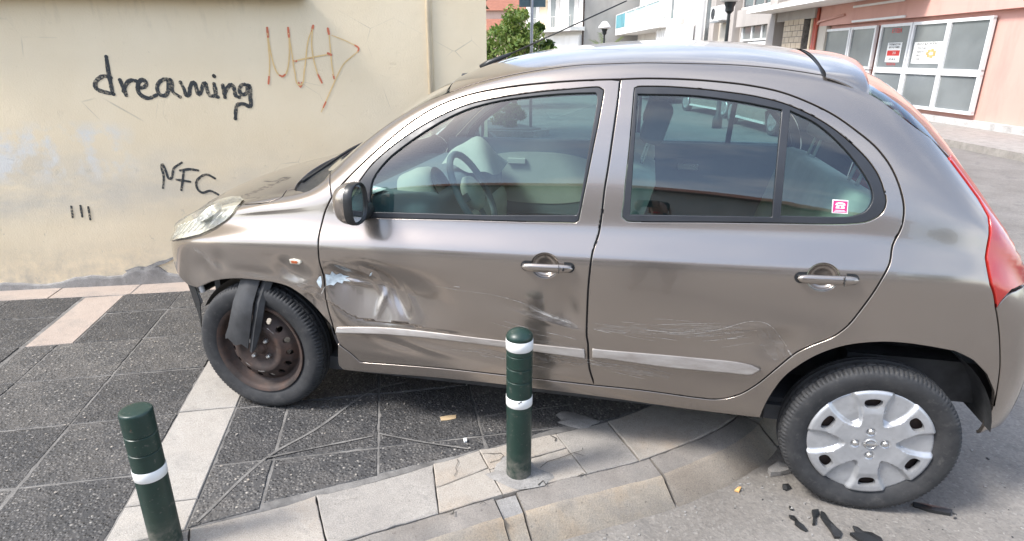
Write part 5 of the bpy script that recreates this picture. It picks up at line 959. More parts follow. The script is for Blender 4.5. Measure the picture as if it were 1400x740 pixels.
def mirrored(o,parent=None,name=None):
    "the same panel on the other side of the car"
    me=o.data; V=np.empty(len(me.vertices)*3); me.vertices.foreach_get('co',V); V=V.reshape(-1,3)*[1,-1,1]
    F=[tuple(reversed(p.vertices)) for p in me.polygons]; m2=bpy.data.meshes.new(me.name); m2.from_pydata(V.tolist(),[],F)
    for q in me.materials: m2.materials.append(q)
    m2.polygons.foreach_set('material_index',[p.material_index for p in me.polygons]); m2.polygons.foreach_set('use_smooth',[True]*len(F)); m2.update(); m2.set_sharp_from_angle(angle=R(38))
    return link(bpy.data.objects.new(name or o.name.split('.')[0],m2),parent or o.parent)
def halfsym(L):
    "close a half outline (ends on the centre line) into a full loop: not used for meshes, see panel_sym"
    return L
def panel_sym(name,half,mat,parent,mode='top',h=.035,step=.02,off=0.,lip=.002,depth=.012,disp=None,holes=()):
    "half outline from centre line (v=18) out and back to the centre; mirrored and joined"
    o=panel(name,half,mat,parent,holes,mode,h,step,disp,off,lip,depth)
    me=o.data; bm=bmesh.new(); bm.from_mesh(me)
    # remove the flange along the centre line and snap to y=0
    kill=[f for f in bm.faces if all(abs(v.co.y)<.0075 for v in f.verts) and any(abs(v.co.y)<.0035 for v in f.verts)]
    bmesh.ops.delete(bm,geom=kill,context='FACES')
    for v in bm.verts:
        if abs(v.co.y)<.0065: v.co.y=0
    g=bmesh.ops.duplicate(bm,geom=bm.verts[:]+bm.edges[:]+bm.faces[:]); nv=[e for e in g['geom'] if isinstance(e,bmesh.types.BMVert)]; nf=[e for e in g['geom'] if isinstance(e,bmesh.types.BMFace)]
    for v in nv: v.co.y=-v.co.y
    bmesh.ops.reverse_faces(bm,faces=nf); bmesh.ops.remove_doubles(bm,verts=bm.verts[:],dist=.0004)
    bm.to_mesh(me); bm.free(); 
    me.polygons.foreach_set('use_smooth',[True]*len(me.polygons)); me.update()
    # exact normals again from the skin by nearest sampling of the symmetric surface is unnecessary: smooth shading with sharp flanges
    me.set_sharp_from_angle(angle=R(40)); return o
_st=lambda e0,e1,x: np.clip((x-e0)/(e1-e0),0,1)**2*(3-2*np.clip((x-e0)/(e1-e0),0,1))
def gauss(x,z,cx,cz,sx_,sz_,a=0.):
    c,s=math.cos(a),math.sin(a); X=(x-cx)*c+(z-cz)*s; Z=-(x-cx)*s+(z-cz)*c; return np.exp(-(X/sx_)**2-(Z/sz_)**2)
def dents(p):
    x,z=p[...,0],p[...,2]; d=np.zeros_like(x)
    # front door, behind the wing: pushed in, then a swollen roll that ends in a sharp crease above the moulding
    sm=lambda X,Y: sum(np.interp(x+o_,X,Y) for o_ in (-.036,-.018,0,.018,.036))/5
    zc=sm([.33,.40,.45,.50,.60,.68,.76,.9],[.572,.552,.512,.494,.490,.496,.486,.48])+.0016*np.sin(38*x)
    zd=sm([.33,.46,.60,.75,.9],[.645,.645,.63,.605,.59]); D=sm([.335,.37,.42,.48,.56,.66,.76,.86,.96],[.0,.014,.034,.047,.046,.039,.027,.012,0])
    t=np.clip((z-zc)/(zd-zc),0,1); ab=np.clip((z-zd)/(.105+.10*(x-.40)),0,1); q=np.where(z>=zd,(1-ab)**2*(1+2*ab),t**.9*(1+.12*np.sin(3.14*t)))
    ud=np.where(z<zc,np.clip((zc-z)/.013,0,1)*np.exp(-np.clip(zc-z,0,1)/.035)*.60,0.)
    d-=D*np.where(z>=zc,q,ud)
    d-=.010*gauss(x,z,.43,.665,.030,.050,.25); d+=.009*gauss(x,z,.475,.703,.075,.013,-.30); d-=.007*gauss(x,z,.57,.70,.07,.018,-.5); d+=.007*gauss(x,z,.47,.640,.07,.010,-.12); d-=.006*gauss(x,z,.60,.64,.012,.08,.45); d+=.004*gauss(x,z,.55,.66,.010,.06,.6)
    d-=.009*gauss(x,z,.655,.60,.020,.085,.5); d+=.005*gauss(x,z,.70,.615,.018,.075,.5); d+=.0045*gauss(x,z,.60,.575,.012,.05,-.35)
    d+=.0016*np.sin(40*x+13*z)*gauss(x,z,.42,.64,.06,.07)
    # rear lower part of the front door
    d-=.015*gauss(x,z,1.335,.62,.055,.080,.35); d-=.006*gauss(x,z,1.20,.60,.17,.045,-.18); d+=.004*gauss(x,z,1.27,.555,.12,.012,-.22)
    d-=.007*gauss(x,z,1.0,.40,.28,.040,-.06); d+=.005*gauss(x,z,.80,.385,.13,.020,-.15); d-=.007*gauss(x,z,.66,.39,.09,.02,-.2); d-=.005*gauss(x,z,1.24,.36,.1,.02,.1); d+=.003*gauss(x,z,.58,.335,.09,.018,-.1)
    # rear door scrape
    d-=.005*gauss(x,z,1.90,.535,.22,.05,.12); d-=.010*gauss(x,z,2.07,.54,.050,.055,-.5); d+=.003*gauss(x,z,1.98,.605,.10,.014,.15)
    # front wing: rippled by the blow
    d-=.012*gauss(x,z,.235,.665,.075,.035,-.2); d-=.007*gauss(x,z,.19,.70,.03,.03); d+=.006*gauss(x,z,.29,.62,.04,.03); d-=.014*gauss(x,z,.315,.56,.045,.06,.3); d-=.008*gauss(x,z,-.12,.69,.035,.04,.5); d-=.005*gauss(x,z,.05,.655,.10,.018,-.05)
    d-=.009*gauss(x,z,-.24,.64,.07,.05,.7); d+=.004*gauss(x,z,-.17,.66,.03,.05,.6); d+=.0016*np.sin(38*x+21*z)*gauss(x,z,.28,.60,.08,.07)
    return d
def dents_moulding(p):
    return dents(p)*.55-.42*(p[...,2]-(.4465+.0118*(p[...,0]-1.)))
def on_skin_many(X,Z,off,d=True):
    "points of the near side's skin at given x and z (arrays)"
    X=np.asarray(X,float); Z=np.asarray(Z,float); u=np.interp(X,ROWX,range(M)); rx=np.array(ROWX)
    for it in range(3):
        lo=np.full(len(X),1.5); hi=np.full(len(X),13.6)
        for k in range(18):
            m=.5*(lo+hi); up=ev(u,m)[:,2]<Z; lo=np.where(up,m,lo); hi=np.where(up,hi,m)
        i=np.clip(u.astype(int),0,M-2); u=u+(X-ev(u,m)[:,0])/(rx[i+1]-rx[i])
    P,Nn=surf(np.stack([u,m],1),dents if d else None,0.); return P+Nn*np.asarray(off)[...,None],Nn,np.stack([u,m],1)
def on_skin(x,z,off=0.,d=True):
    P,n,_=on_skin_many([x],[z],[off],d); return P[0],n[0],None
def bowl_loop(x,z,k=1.):
    a=np.linspace(0,2*np.pi,40,endpoint=False); return on_skin_many(x-.010+.047*k*np.cos(a),z-.001+.043*k*np.sin(a),np.zeros(40))
HF,HR=(1.262,.777),(2.185,.803)
car=tag(empty('damaged_car'),'taupe metallic hatchback with a crushed front door and scraped sides, rear wheel on the road','car')
PT=MT['paint']
def rev(l): return list(reversed(l))
# --- doors
fd_o=O['doorfront']+rev(O['doorbot_f'])[1:-1]+rev(O['bseam'])[0:]+rev(O['doortop_f'])[1:-1]
rd_o=O['doortop_r']+rev(O['bseam'])[1:]
fd=panel('front_door',fd_o,PT,car,[O['fwin'],[tuple(q) for q in bowl_loop(*HF)[2]]],h=.0085,disp=dents,lip=.0030); fd['label']='front door, dented and scraped'
rd=panel('rear_door',rd_o,PT,car,[O['rwin'],[tuple(q) for q in bowl_loop(*HR)[2]]],h=.013,disp=dents,lip=.0030); rd['label']='rear door with long pale scrapes'
CUTS=dict(step=.012,lip=.001,round_=.0018,depth=.006)
panel('window_seal',O['fwin'],MT['rubber_seal'],fd,[O['fglass']],h=.02,off=-.0015,lip=-.001,round_=.003,depth=.02,step=.012)
panel('window_seal',O['rwin'],MT['rubber_seal'],rd,[O['rglass'],O['qglass']],h=.02,off=-.0015,lip=-.001,round_=.003,depth=.02,step=.012)
def glasspane(nm,l,par,mat='glass'): return panel(nm,l,MT[mat],par,h=.05,step=.03,off=-.009,lip=-.006,round_=.0005,depth=.001)
glasspane('window_glass',O['fglass'],fd); glasspane('window_glass',O['rglass'],rd); glasspane('quarter_glass',O['qglass'],rd)
# black inner frames that close the gaps
def strip(name,line,wid,off,mat,parent,closed=False):
    L=densify(dedup_uv(line,closed=closed),.03); L=L if closed else L[:-1] if len(L)>2 else L
    P,Nn=surf(L,dents,0.); t=np.gradient(P,axis=0); t/=np.linalg.norm(t,axis=1,keepdims=True)+1e-9; b=np.cross(Nn,t); A=P+Nn*off+b*wid/2; Bq=P+Nn*off-b*wid/2; k=len(P)
    mb=MB().add(list(A)+list(Bq),[(i,i+1,k+i+1,k+i) for i in range(k-1)]); return mb.build(name,mat,parent)
for l in (O['doorfront'],O['doortop_f']+O['doortop_r'],O['doorbot_f'],O['bseam']): strip('door_seal',l,.034,-.0105,MT['rubber'],car)
# --- wing, body side, rocker
wing_o=rev(O['apillar'])[-1:]+O['doorfront'][:11]
k=min(range(len(O['doorfront'])),key=lambda i: abs(O['doorfront'][i][1]-3.15) if O['doorfront'][i][1]<6 else 9)
hlb=[p for p in O['hl'] if p[1]<12][1:]     # lower edge rear..front
hl_low=[(8.071,11.83),(7.971,10.356),(7.647,8.879),(7.278,7.99),(6.778,7.331),(6.1,7.0),(5.2,6.85),(4.2,6.9),(3.4,7.3)]
wing_o=[O['apillar'][0]]+O['doorfront'][:k+1]+rev(O['farch'])+O['fendlow']+[(3.1,6.4)]+rev(hl_low)+O['hoodseam']+O['cowl_low'][1:]
wing=panel('front_wing',wing_o,PT,car,h=.014,disp=dents); wing['label']='front wing, rippled, open at its front end'
sf_o=O['doortop_f']+O['doortop_r'][1:]+O['doorbot_f'][1:]+rev(O['doorfront'])[1:4]+O['rocker']+O['rarch']+O['rarch2']+O['rearquarter'][1:]+rev(O['rearedge'])+rev(O['spoilside'])[2:-1]+rev(O['roofditch'])+rev(O['apillar'])[1:]
side=panel('body_side',sf_o,PT,car,h=.017,disp=dents,step=.012)
# --- roof, hood, windscreen, tailgate (symmetric)
ditch=[p for p in O['roofditch']]
front=[(16.2,18),(16.3,17),(16.55,15.5),ditch[0]]
roof_o=front+ditch[1:]+[(23.2,14.35),(23.2,15.2),(23.15,16.2),(23.1,17),(23.05,18)]
roof=panel_sym('roof',roof_o,PT,car,h=.03,disp=None,depth=.010)
hood_o=[(1.5,18),(1.5,16.6),(1.9,15.2),(2.6,14.7),(3.4,14.6),(4.3,14.55),(5.3,14.7),(6.2,14.75),(7.0,14.7),(7.6,14.35),(7.98,13.3),(8.101,12.042)]+O['hoodseam'][1:]+[p for p in O['cowl_up'][1:]]+[(9.78,18)]
hood=panel_sym('hood',hood_o,PT,car,h=.03,depth=.02)
ws_o=[(11.3,18),(11.3,16.6),(11.55,15.3),(12.2,14.55)]+[(a,b+.10) for a,b in O['apillar'][2:-1] if a>12.5]+[(16.62,14.55),(16.5,15.5),(16.25,17),(16.15,18)]
panel_sym('windscreen',ws_o,MT['screen'],car,h=.05,off=-.003,depth=.004)
cow_o=[(9.74,18),(9.8,17.2)]+rev(O['cowl_up'])+O['cowl_low'][1:]+[O['apillar'][1],(12.5,14.45),(12.2,14.6),(11.6,15.25),(11.34,16.6),(11.34,18)]
cw=panel_sym('cowl_panel',cow_o,MT['plastic'],car,h=.03,off=-.012,lip=-.004,depth=.004)
for y0,y1 in ((-.55,.05),(.0,.5)):
    mb=MB(); pts=[]
    for i in range(9):
        y=y0+(y1-y0)*i/8; v=18-abs(y)/.63*3.9; u=10.15+ .9*(i/8); p,n=ev(np.array([u]),np.array([v]),True); q=p[0]+n[0]*.012; q[1]=y; pts.append(tuple(q))
    mb.tube(pts,.007,6); mb.build('wiper_blade',MT['plastic'],car)
tg_o=[(24.05,18),(24.0,16.5),(24.05,15.2),(24.1,14.2)]+[(a,b+.14) for a,b in O['rearedge'][3:]]+[(26.8,13.75),(27.4,13.75),(28.0,13.9),(28.4,14.05)]+[(28.4,15),(28.4,16.5),(28.4,18)]
panel_sym('rear_window',tg_o,MT['screen'],car,mode='back',h=.06,off=-.004,depth=.005)
tl_o=[(28.42,18),(28.42,16),(28.42,14.1),(29.2,13.9),(30.2,13.5),(31.0,12.5),(31.5,12.6),(31.6,14),(31.6,18)]
panel_sym('tailgate',tl_o,PT,car,mode='back',h=.05,depth=.01)
# rear lamp and bumper (near side, mirrored)
rq=O['rearquarter']
lamp_o=rq[3:]+[(26.9,14.1),(27.6,14.15),(28.4,14.05),(29.2,13.6),(29.9,12.4),(30.1,10.9),(29.8,9.4),(29.3,7.9),(28.75,6.9)]
lm=panel('tail_lamp',lamp_o,MT['redlens'],car,h=.03,off=.004); mirrored(lm)
bp_o=[(29.55,1.0)]+rq[:4]+[(28.8,6.85),(29.35,7.85),(29.85,9.35),(30.15,10.9),(30.7,11.4),(31.6,12.0),(32.6,12.2),(32.6,1.0)]
bp=panel('rear_bumper',bp_o,PT,car,h=.04); mirrored(bp)
mb=MB()
pe=ev(np.full(30,31.5),np.linspace(1.0,14,30)); n=len(pe)
mb.add([tuple(p) for p in pe]+[(p[0],-p[1],p[2]) for p in pe],[(i,i+1,n+i+1,n+i) for i in range(n-1)]); mb.build('bumper_centre',PT,car)
# --- spoiler
sp=MB(); nv_=26; vsp=np.concatenate([np.linspace(18,15,14),np.linspace(14.8,13.86,12)]); nu_=16
sec=ev(np.full(nv_,23.22),vsp); rows=[]
ang=np.abs(sec[:,1])/.55
for k in range(nu_):
    t=k/(nu_-1); r=[]
    for j in range(nv_):
        y=sec[j,1]; x0=sec[j,0]+.004; x1=2.322-.045*ang[j]**2.2; x=x0+(x1-x0)*t
        ztop=sec[j,2]-.010*t-.045*t*t*t*.35
        w_=float(_st(15.2,13.86,np.array(vsp[j])))
        # at the outer end the spoiler's lower edge follows the body side
        ub=np.interp(x,ROWX,range(M)); 
        q=ev(np.array([ub+ .0]),np.array([13.86]))[0]
        z=ztop*(1-w_)+ (ztop-(sec[-1,2]-q[2]))*w_; yy=y*(1-w_)+ (q[1]-.004)*w_ if w_>0 else y
        r.append((x,yy-.002*math.sin(math.pi*t)*ang[j],z+.003))
    rows.append(r)
# trailing edge: roll down and under
lastr=rows[-1]
for dx,dz in ((.012,-.006),(.014,-.018),(.006,-.034),(-.03,-.044),(-.10,-.046)):
    rows.append([(p[0]+dx,p[1]+(.004 if j==nv_-1 else 0),p[2]+dz*(1+.0*j)) for j,p in enumerate(lastr)])
nr=len(rows); sp.v=[p for r in rows for p in r]+[(p[0],-p[1],p[2]) for r in rows for p in r]
for i in range(nr-1):
    for j in range(nv_-1):
        sp.f.append((i*nv_+j,(i+1)*nv_+j,(i+1)*nv_+j+1,i*nv_+j+1)); sp.m.append(0); o_=nr*nv_; sp.f.append((o_+i*nv_+j,o_+i*nv_+j+1,o_+(i+1)*nv_+j+1,o_+(i+1)*nv_+j)); sp.m.append(0)
spo=sp.build('spoiler',PT,car,smooth=True)
bm=bmesh.new(); bm.from_mesh(spo.data); bmesh.ops.remove_doubles(bm,verts=bm.verts[:],dist=.0005); bmesh.ops.recalc_face_normals(bm,faces=bm.faces[:]); bm.to_mesh(spo.data); bm.free(); spo.data.set_sharp_from_angle(angle=R(55))
# black rubber seam in front of it
strip('roof_seam',[(23.21,18),(23.22,17),(23.22,16),(23.22,15),(23.24,14.2),(23.3,13.95)],.012,.0,MT['rubber'],car)
strip('roof_ditch_moulding',O['roofditch'],.012,-.004,MT['rubber'],car)
# --- far side: plain mirrored panels
class _P: pass
for nm,o_,hs,mt in (('front_door',fd_o,[O['fwin']],PT),('rear_door',rd_o,[O['rwin']],PT),('front_wing',wing_o,[],PT),('body_side',sf_o,[],PT)):
    t_=panel(nm,o_,mt,car,hs,h=.05,step=.03); m_=mirrored(t_); bpy.data.objects.remove(t_)
    if nm=='front_door': fdm=m_
    if nm=='rear_door': rdm=m_
for nm,l,hol,par in (('window_seal',O['fwin'],[O['fglass']],fdm),('window_seal',O['rwin'],[O['rglass'],O['qglass']],rdm)):
    t_=panel(nm,l,MT['rubber_seal'],car,hol,h=.05,step=.03,off=-.0015,lip=-.001,depth=.02); mirrored(t_,par); bpy.data.objects.remove(t_)
for nm,l,par in (('window_glass',O['fglass'],fdm),('window_glass',O['rglass'],rdm),('quarter_glass',O['qglass'],rdm)):
    t_=glasspane(nm,l,car); mirrored(t_,par); bpy.data.objects.remove(t_)
# --- headlights
def headlight(sgn):
    bulge=lambda p: .012*np.ones_like(p[...,0])
    l=panel('headlight',O['hl'],MT['lens'],car,h=.016,disp=lambda p: .012*gauss(p[...,0],p[...,2],-.30,.82,.17,.055,.55),off=.006,lip=.003,depth=.03,round_=.006)
    L=np.array(O['hl']); c=L.mean(0)
    refl=panel('reflector',[tuple(c+(p-c)*.93) for p in L],MT['reflector'],l,h=.03,off=-.018,lip=.001,depth=.03)
    P,Nn=ev(np.array([6.75]),np.array([11.2]),True); q=P[0]-Nn[0]*.004; Mx=Matrix.Translation(q)@Vector(Nn[0]).to_track_quat('Z','Y').to_matrix().to_4x4()
    MB().lathe([(.062,.006),(.058,.004),(.046,-.012),(.026,-.022),(.022,-.018),(.020,.0),(.012,.010),(0,.013)],28,Mx).build('lamp_bowl',MT['chrome'],l,smooth=True)
    mb=MB()
    for k in range(9):      # ribs in the lower part of the lamp
        u0_,v0_=3.9+k*.38,7.25+k*.10; u1_,v1_=4.6+k*.36,9.6+k*.16
        uu=np.linspace(u0_,u1_,7); vv=np.linspace(v0_,v1_,7); p,n=ev(uu,vv,True); p=p-n*.003; mb.tube([tuple(x) for x in p],.0045,5)
    mb.build('lamp_ribs',MT['reflector'],l,smooth=True)
    return l
hl=headlight(1); hlm=mirrored(hl); 
for c in list(hl.children): mirrored(c,hlm)
# --- torn-off front: dark crash structure where the bumper was
mb=MB()
mb.box((-.50,0,.46),(.07,1.06,.11),bev=.02); mb.box((-.44,0,.27),(.05,.95,.06),bev=.01); mb.build('crash_beam',MT['plastic'],car)
mb=MB(); mb.box((-.40,0,.50),(.03,1.0,.42)); mb.build('radiator',MT['plasticd'],car)
def shard(name,pts,mat,parent,th=.004,nrm=None):
    pts=[Vector(p) for p in pts]; n=nrm or (pts[1]-pts[0]).cross(pts[2]-pts[0]).normalized(); k=len(pts); mb=MB()
    mb.add(pts+[p-n*th for p in pts],[tuple(range(k)),tuple(reversed(range(k,2*k)))]+[(i,k+i,k+(i+1)%k,(i+1)%k) for i in range(k)]); return mb.build(name,mat,parent)
for sg_n in (1,):
    shard('broken_bracket',[(-.375,-.715,.545),(-.325,-.73,.53),(-.305,-.74,.47),(-.315,-.735,.41),(-.335,-.72,.35),(-.345,-.715,.29),(-.352,-.705,.38),(-.375,-.69,.46)],MT['plastic'],car)
    shard('broken_bracket',[(-.43,-.665,.56),(-.385,-.705,.56),(-.375,-.70,.50),(-.36,-.70,.43),(-.375,-.685,.42),(-.40,-.665,.49)],MT['plasticd'],car)
    shard('broken_bracket',[(-.49,-.64,.61),(-.47,-.66,.585),(-.452,-.67,.57),(-.46,-.655,.562),(-.495,-.63,.575)],MT['plastic'],car)
    mb=MB(); mb.tube([(-.37,-.70,.53),(-.34,-.715,.50),(-.33,-.71,.45),(-.36,-.70,.41)],.009,7); mb.tube([(-.345,-.70,.55),(-.31,-.715,.53),(-.30,-.72,.50)],.012,7); mb.build('loose_clip',MT['whitep'],car,smooth=True)
# --- wheel arch liners
def liner(cx,cz,rad,y0,y1,a0,a1):
    mb=MB(); n=26
    for i in range(n+1):
        a=a0+(a1-a0)*i/n; mb.v+=[(cx+math.cos(a)*rad,y0,cz+math.sin(a)*rad),(cx+math.cos(a)*rad,y1,cz+math.sin(a)*rad),(cx+math.cos(a)*.0,y1,cz)]
    for i in range(n): mb.f+=[(3*i,3*i+1,3*i+4,3*i+3),(3*i+1,3*i+2,3*i+5,3*i+4)]; mb.m+=[0,0]
    return mb.build('wheel_arch_liner',MT['plasticd'],car,smooth=True)
for sg_n in (-1,1):
    liner(.03,.29,.335,.77*sg_n,.50*sg_n,R(5),R(150)); liner(2.45,.22,.372,.74*sg_n,.50*sg_n,R(4),R(184))
# floor pan and inner rocker
MB().box((1.25,0,.22),(2.2,1.44,.06)).build('floor_pan',MT['plasticd'],car); MB().box((2.62,0,.36),(.5,1.2,.16)).build('spare_wheel_well',MT['plasticd'],car)
MB().tube([(2.35,.35,.24),(2.6,.42,.27),(2.92,.45,.25)],.03,10).build('exhaust_pipe',MT['rust'],car,smooth=True)
MB().tube([(0,-.7,.29),(0,.7,.29)],.03,8).build('front_axle',MT['rust'],car); MB().tube([(2.43,-.7,.19),(2.43,.7,.19)],.035,8).build('rear_axle',MT['rust'],car)
# --- side mouldings, handles, indicator, sticker
for l,par in ((O['mold_f'],fd),(O['mold_r'],rd)):
    panel('side_moulding',l,MT['paintm'],par,h=.012,step=.010,off=.0085,lip=.0008,round_=.0045,depth=.020,disp=dents_moulding)
def skinframe(x,z,off=0.):
    P,n,_=on_skin(x,z,off); n=Vector(n); zz=(Vector((0,0,1))-n*n.z).normalized(); xx=zz.cross(-n).normalized()
    if xx.x<0: xx=-xx
    yy=-n      # local -y points out of the car
    zz=xx.cross(yy)
    return Matrix(((xx.x,yy.x,zz.x,P[0]),(xx.y,yy.y,zz.y,P[1]),(xx.z,yy.z,zz.z,P[2]),(0,0,0,1)))
def handle(x,z,par,tilt,key):
    Mx=skinframe(x,z)@Matrix.Rotation(tilt,4,'Y')
    # finger bowl let into the door skin
    P0,N0,_=bowl_loop(x,z,1.0); c=P0.mean(0); nn=N0.mean(0); n=len(P0); mb=MB()
    for k_,dp in ((1.03,.0035),(.97,.004),(.93,.0075),(.84,.013),(.66,.0185),(.4,.021),(.01,.022)):
        mb.v+=[tuple(c+(p-c)*k_-nn*dp) for p in P0]
    for i in range(6):
        for j in range(n): mb.f.append((i*n+j,i*n+(j+1)%n,(i+1)*n+(j+1)%n,(i+1)*n+j)); mb.m.append(0)
    mb.build('handle_bowl',PT,par,smooth=True)
    # grip: long rounded bar
    mb=MB(); L_=.093; prof=[]
    for i in range(25):
        t=-1+2*i/24; c=max(0,1-abs(t)**6)**.5; prof.append((t*L_,.0155*c,.012*c))
    m_=16
    for x_,rz_,ry_ in prof:
        for j in range(m_):
            a=2*math.pi*j/m_; mb.v.append(tuple(Mx@Vector((x_,-.019-.004*(1-(x_/L_)**2)+ry_*math.sin(a)*.8,rz_*math.cos(a)-.003))))
    for i in range(24):
        for j in range(m_): mb.f.append((i*m_+j,i*m_+(j+1)%m_,(i+1)*m_+(j+1)%m_,(i+1)*m_+j)); mb.m.append(0)
    g=mb.build('door_handle',PT,par,smooth=True)
    for xs_ in (-.078,.078): MB().box((xs_,-.008,-.003),(.026,.02,.024),M=Mx,bev=.005).build('handle_base',MT['plastic'],par)
    MB().box((.045,-.0335,-.003),(.0016,.004,.033),M=Mx).build('handle_split',MT['rubber'],par)
    MB().lathe([(.0,0),(.1,0)],24).mesh('x',[PT])
    if key: MB().lathe([(0,.0345),(.0042,.0345),(.0045,.030)],16,Mx@Matrix.Translation((.060,0,-.003))@Matrix.Diagonal((.8,1,1.5,1))@Matrix.Rotation(math.pi/2,4,'X')).build('keyhole',MT['rubber'],par,smooth=True)
    mb=MB(); rim=[(math.cos(a)*(.019)+(.079 if math.cos(a)>0 else -.079),math.sin(a)*.019) for a in [2*math.pi*i/40 for i in range(40)]]
    k_=len(rim)
    for s_ in (-1,1):
        h_=[(x_,z_) for x_,z_ in rim if x_*s_>.040]; h_=[(s_*.060,.019)]+[q for q in h_ if q[0]*s_>.06]+[(s_*.060,-.019)]
        h_=sorted(h_,key=lambda q: math.atan2(q[1],q[0]-s_*.07)); mb=MB().add([Mx@Vector((x_,-.0016,z_-.003)) for x_,z_ in h_],[tuple(range(len(h_)))]); mb.build('handle_gasket',MT['rubber'],par)
handle(*HF,fd,R(-1.5),True); handle(*HR,rd,R(-1.5),False)
sgp=panel('side_indicator',O['signal'],MT['clear'],wing,h=.02,step=.006,off=.008,lip=0,round_=.003,depth=.012,disp=dents)
L=np.array(O['signal']); c=L.mean(0); panel('amber_lens',[tuple(c+(p-c)*.55) for p in L],MT['amber'],wing,h=.02,step=.006,off=.0105,lip=0,round_=.001,depth=.006,disp=dents)
st=panel('sticker',O['sticker'],MT['stw'],rd,h=.03,step=.01,off=-.0075,lip=0,round_=.0002,depth=.0006); st['label']='magenta sticker with a white telephone in the corner of the rear quarter glass'
S4=np.array([O['sticker'][i] for i in range(len(O['sticker']))])
uvc=px=None
su0,su1=S4[:,0].min(),S4[:,0].max(); sv0,sv1=S4[:,1].min(),S4[:,1].max()
def spt(a,b): return (su0+(su1-su0)*(.03+.94*a),sv0+(sv1-sv0)*(.03+.94*b))
def decal(nm,loops,mat,off):
    mb=MB()
    for l in loops:
        uv=np.array([spt(a,b) for a,b in l]); p,n=ev(uv[:,0],uv[:,1],True); p=p+n*off; mb.add([tuple(q) for q in p],[tuple(range(len(l)))])
    return mb.build(nm,mat,rd)
decal('sticker_field',[[(.04,.05),(.96,.05),(.96,.95),(.04,.95)]],MT['pinkst'],-.0071)
circ=lambda cx,cy,rx,ry,n=14,a0=0,a1=2*math.pi:[(cx+rx*math.cos(a0+(a1-a0)*i/(n-1 if a1-a0<6 else n)),cy+ry*math.sin(a0+(a1-a0)*i/(n-1 if a1-a0<6 else n))) for i in range(n)]
decal('telephone_mark',[circ(.5,.52,.27,.13,16,0,math.pi)+[(.2,.38),(.80,.38)][::1],[(.16,.64),(.22,.78),(.38,.84),(.62,.84),(.78,.78),(.84,.64),(.70,.62),(.66,.71),(.34,.71),(.30,.62)],[(.12,.12),(.88,.12),(.88,.16),(.12,.16)],[(.2,.21),(.8,.21),(.8,.25),(.2,.25)]],MT['stw'],-.0067)
decal('dial_mark',[circ(.5,.50,.09,.075)],MT['pinkst'],-.0063)
# second sticker on the far quarter window
# --- scrapes and scratches: torn primer patch, smears of paint rubbed down to pale primer
def skin_strokes(name,L,mat,par,kind='stuff',off=.0012):
    xz=[];F=[]
    for P,wid in L:
        C=curve(P,.012) if len(P)>2 else resamp(P,.012); n=len(C); A=[];Bq=[]
        for i,p in enumerate(C):
            a=Vector(C[max(i-1,0)]);b=Vector(C[min(i+1,n-1)]);t=(b-a).normalized();q=Vector((-t.y,t.x)); e=math.sin(math.pi*(i+.25)/(n-.5)); ww=wid*(.25+.75*e)*random.uniform(.6,1.2)*.5
            A.append(tuple(Vector(p)+q*ww)); Bq.append(tuple(Vector(p)-q*ww))
        k=len(A); b=len(xz); xz+=A+Bq; F+=[(b+i,b+i+1,b+k+i+1,b+k+i) for i in range(k-1)]
    xz=np.array(xz); P,_,_=on_skin_many(xz[:,0],xz[:,1],off+np.array([random.uniform(0,.0003) for _ in xz]))
    o=MB().add([tuple(p) for p in P],F).build(name,mat,par,smooth=True); o['kind']=kind; return o
def fan(cx,cz,ln,ang,n,spread,wid,seed,curv=.02):
    r=random.Random(seed); L=[]
    for k in range(n):
        a=ang+r.uniform(-.09,.09); ox,oz=r.uniform(-ln*.4,ln*.4),r.uniform(-spread,spread); l=ln*r.uniform(.25,.8); c=curv*r.uniform(-1,1)
        L.append(([(cx+ox-l/2*math.cos(a),cz+oz-l/2*math.sin(a)),(cx+ox,cz+oz+c),(cx+ox+l/2*math.cos(a),cz+oz+l/2*math.sin(a))],wid*r.uniform(.5,1.2)))
    return L
L1=[([(.80,.665),(.92,.655),(1.05,.648),(1.17,.625),(1.28,.585),(1.39,.548)],.0022),([(.905,.668),(.93,.668)],.004),([(1.16,.628),(1.25,.588),(1.34,.56)],.006),([(1.20,.620),(1.28,.578),(1.36,.553)],.005),([(1.18,.615),(1.30,.565)],.004),([(1.10,.545),(1.22,.52),(1.36,.50)],.0025),([(1.05,.535),(1.2,.505),(1.37,.492)],.0016),([(1.25,.517),(1.38,.495)],.003)]
L1+=fan(1.30,.40,.16,-.15,7,.030,.002,3,.004)+fan(1.05,.385,.35,-.1,6,.025,.0016,8,.004)
skin_strokes('scratch_marks',L1,MT['scrape'],fd)
L2=[([(1.43,.57),(1.55,.565),(1.7,.56),(1.80,.565),(1.89,.595),(1.97,.628),(2.03,.622),(2.075,.575),(2.12,.515)],.0028),([(1.62,.548),(1.74,.555),(1.86,.56),(1.93,.583)],.002),([(1.44,.545),(1.50,.535)],.006),([(2.105,.53),(2.125,.505)],.006)]
L2+=fan(1.72,.585,.30,.10,7,.025,.0016,5,.003)+fan(1.85,.56,.24,.22,8,.03,.002,6,.003)+fan(1.6,.555,.3,-.03,7,.03,.0016,7,.003)+fan(1.5,.40,.2,-.1,6,.02,.002,10,.003)+fan(1.62,.385,.3,-.1,5,.02,.0016,11,.003)
skin_strokes('scratch_marks',L2,MT['scrape'],rd)
L2b=[([(1.99,.61),(2.035,.55),(2.075,.485)],.045),([(2.02,.615),(2.065,.56),(2.105,.50)],.03),([(1.66,.56),(1.80,.57),(1.95,.60)],.045),([(1.45,.555),(1.6,.56),(1.78,.565)],.035),([(1.43,.40),(1.56,.385),(1.72,.372)],.03)]
skin_strokes('scuff_marks',L2b,MT['scuff'],rd,off=.0007)
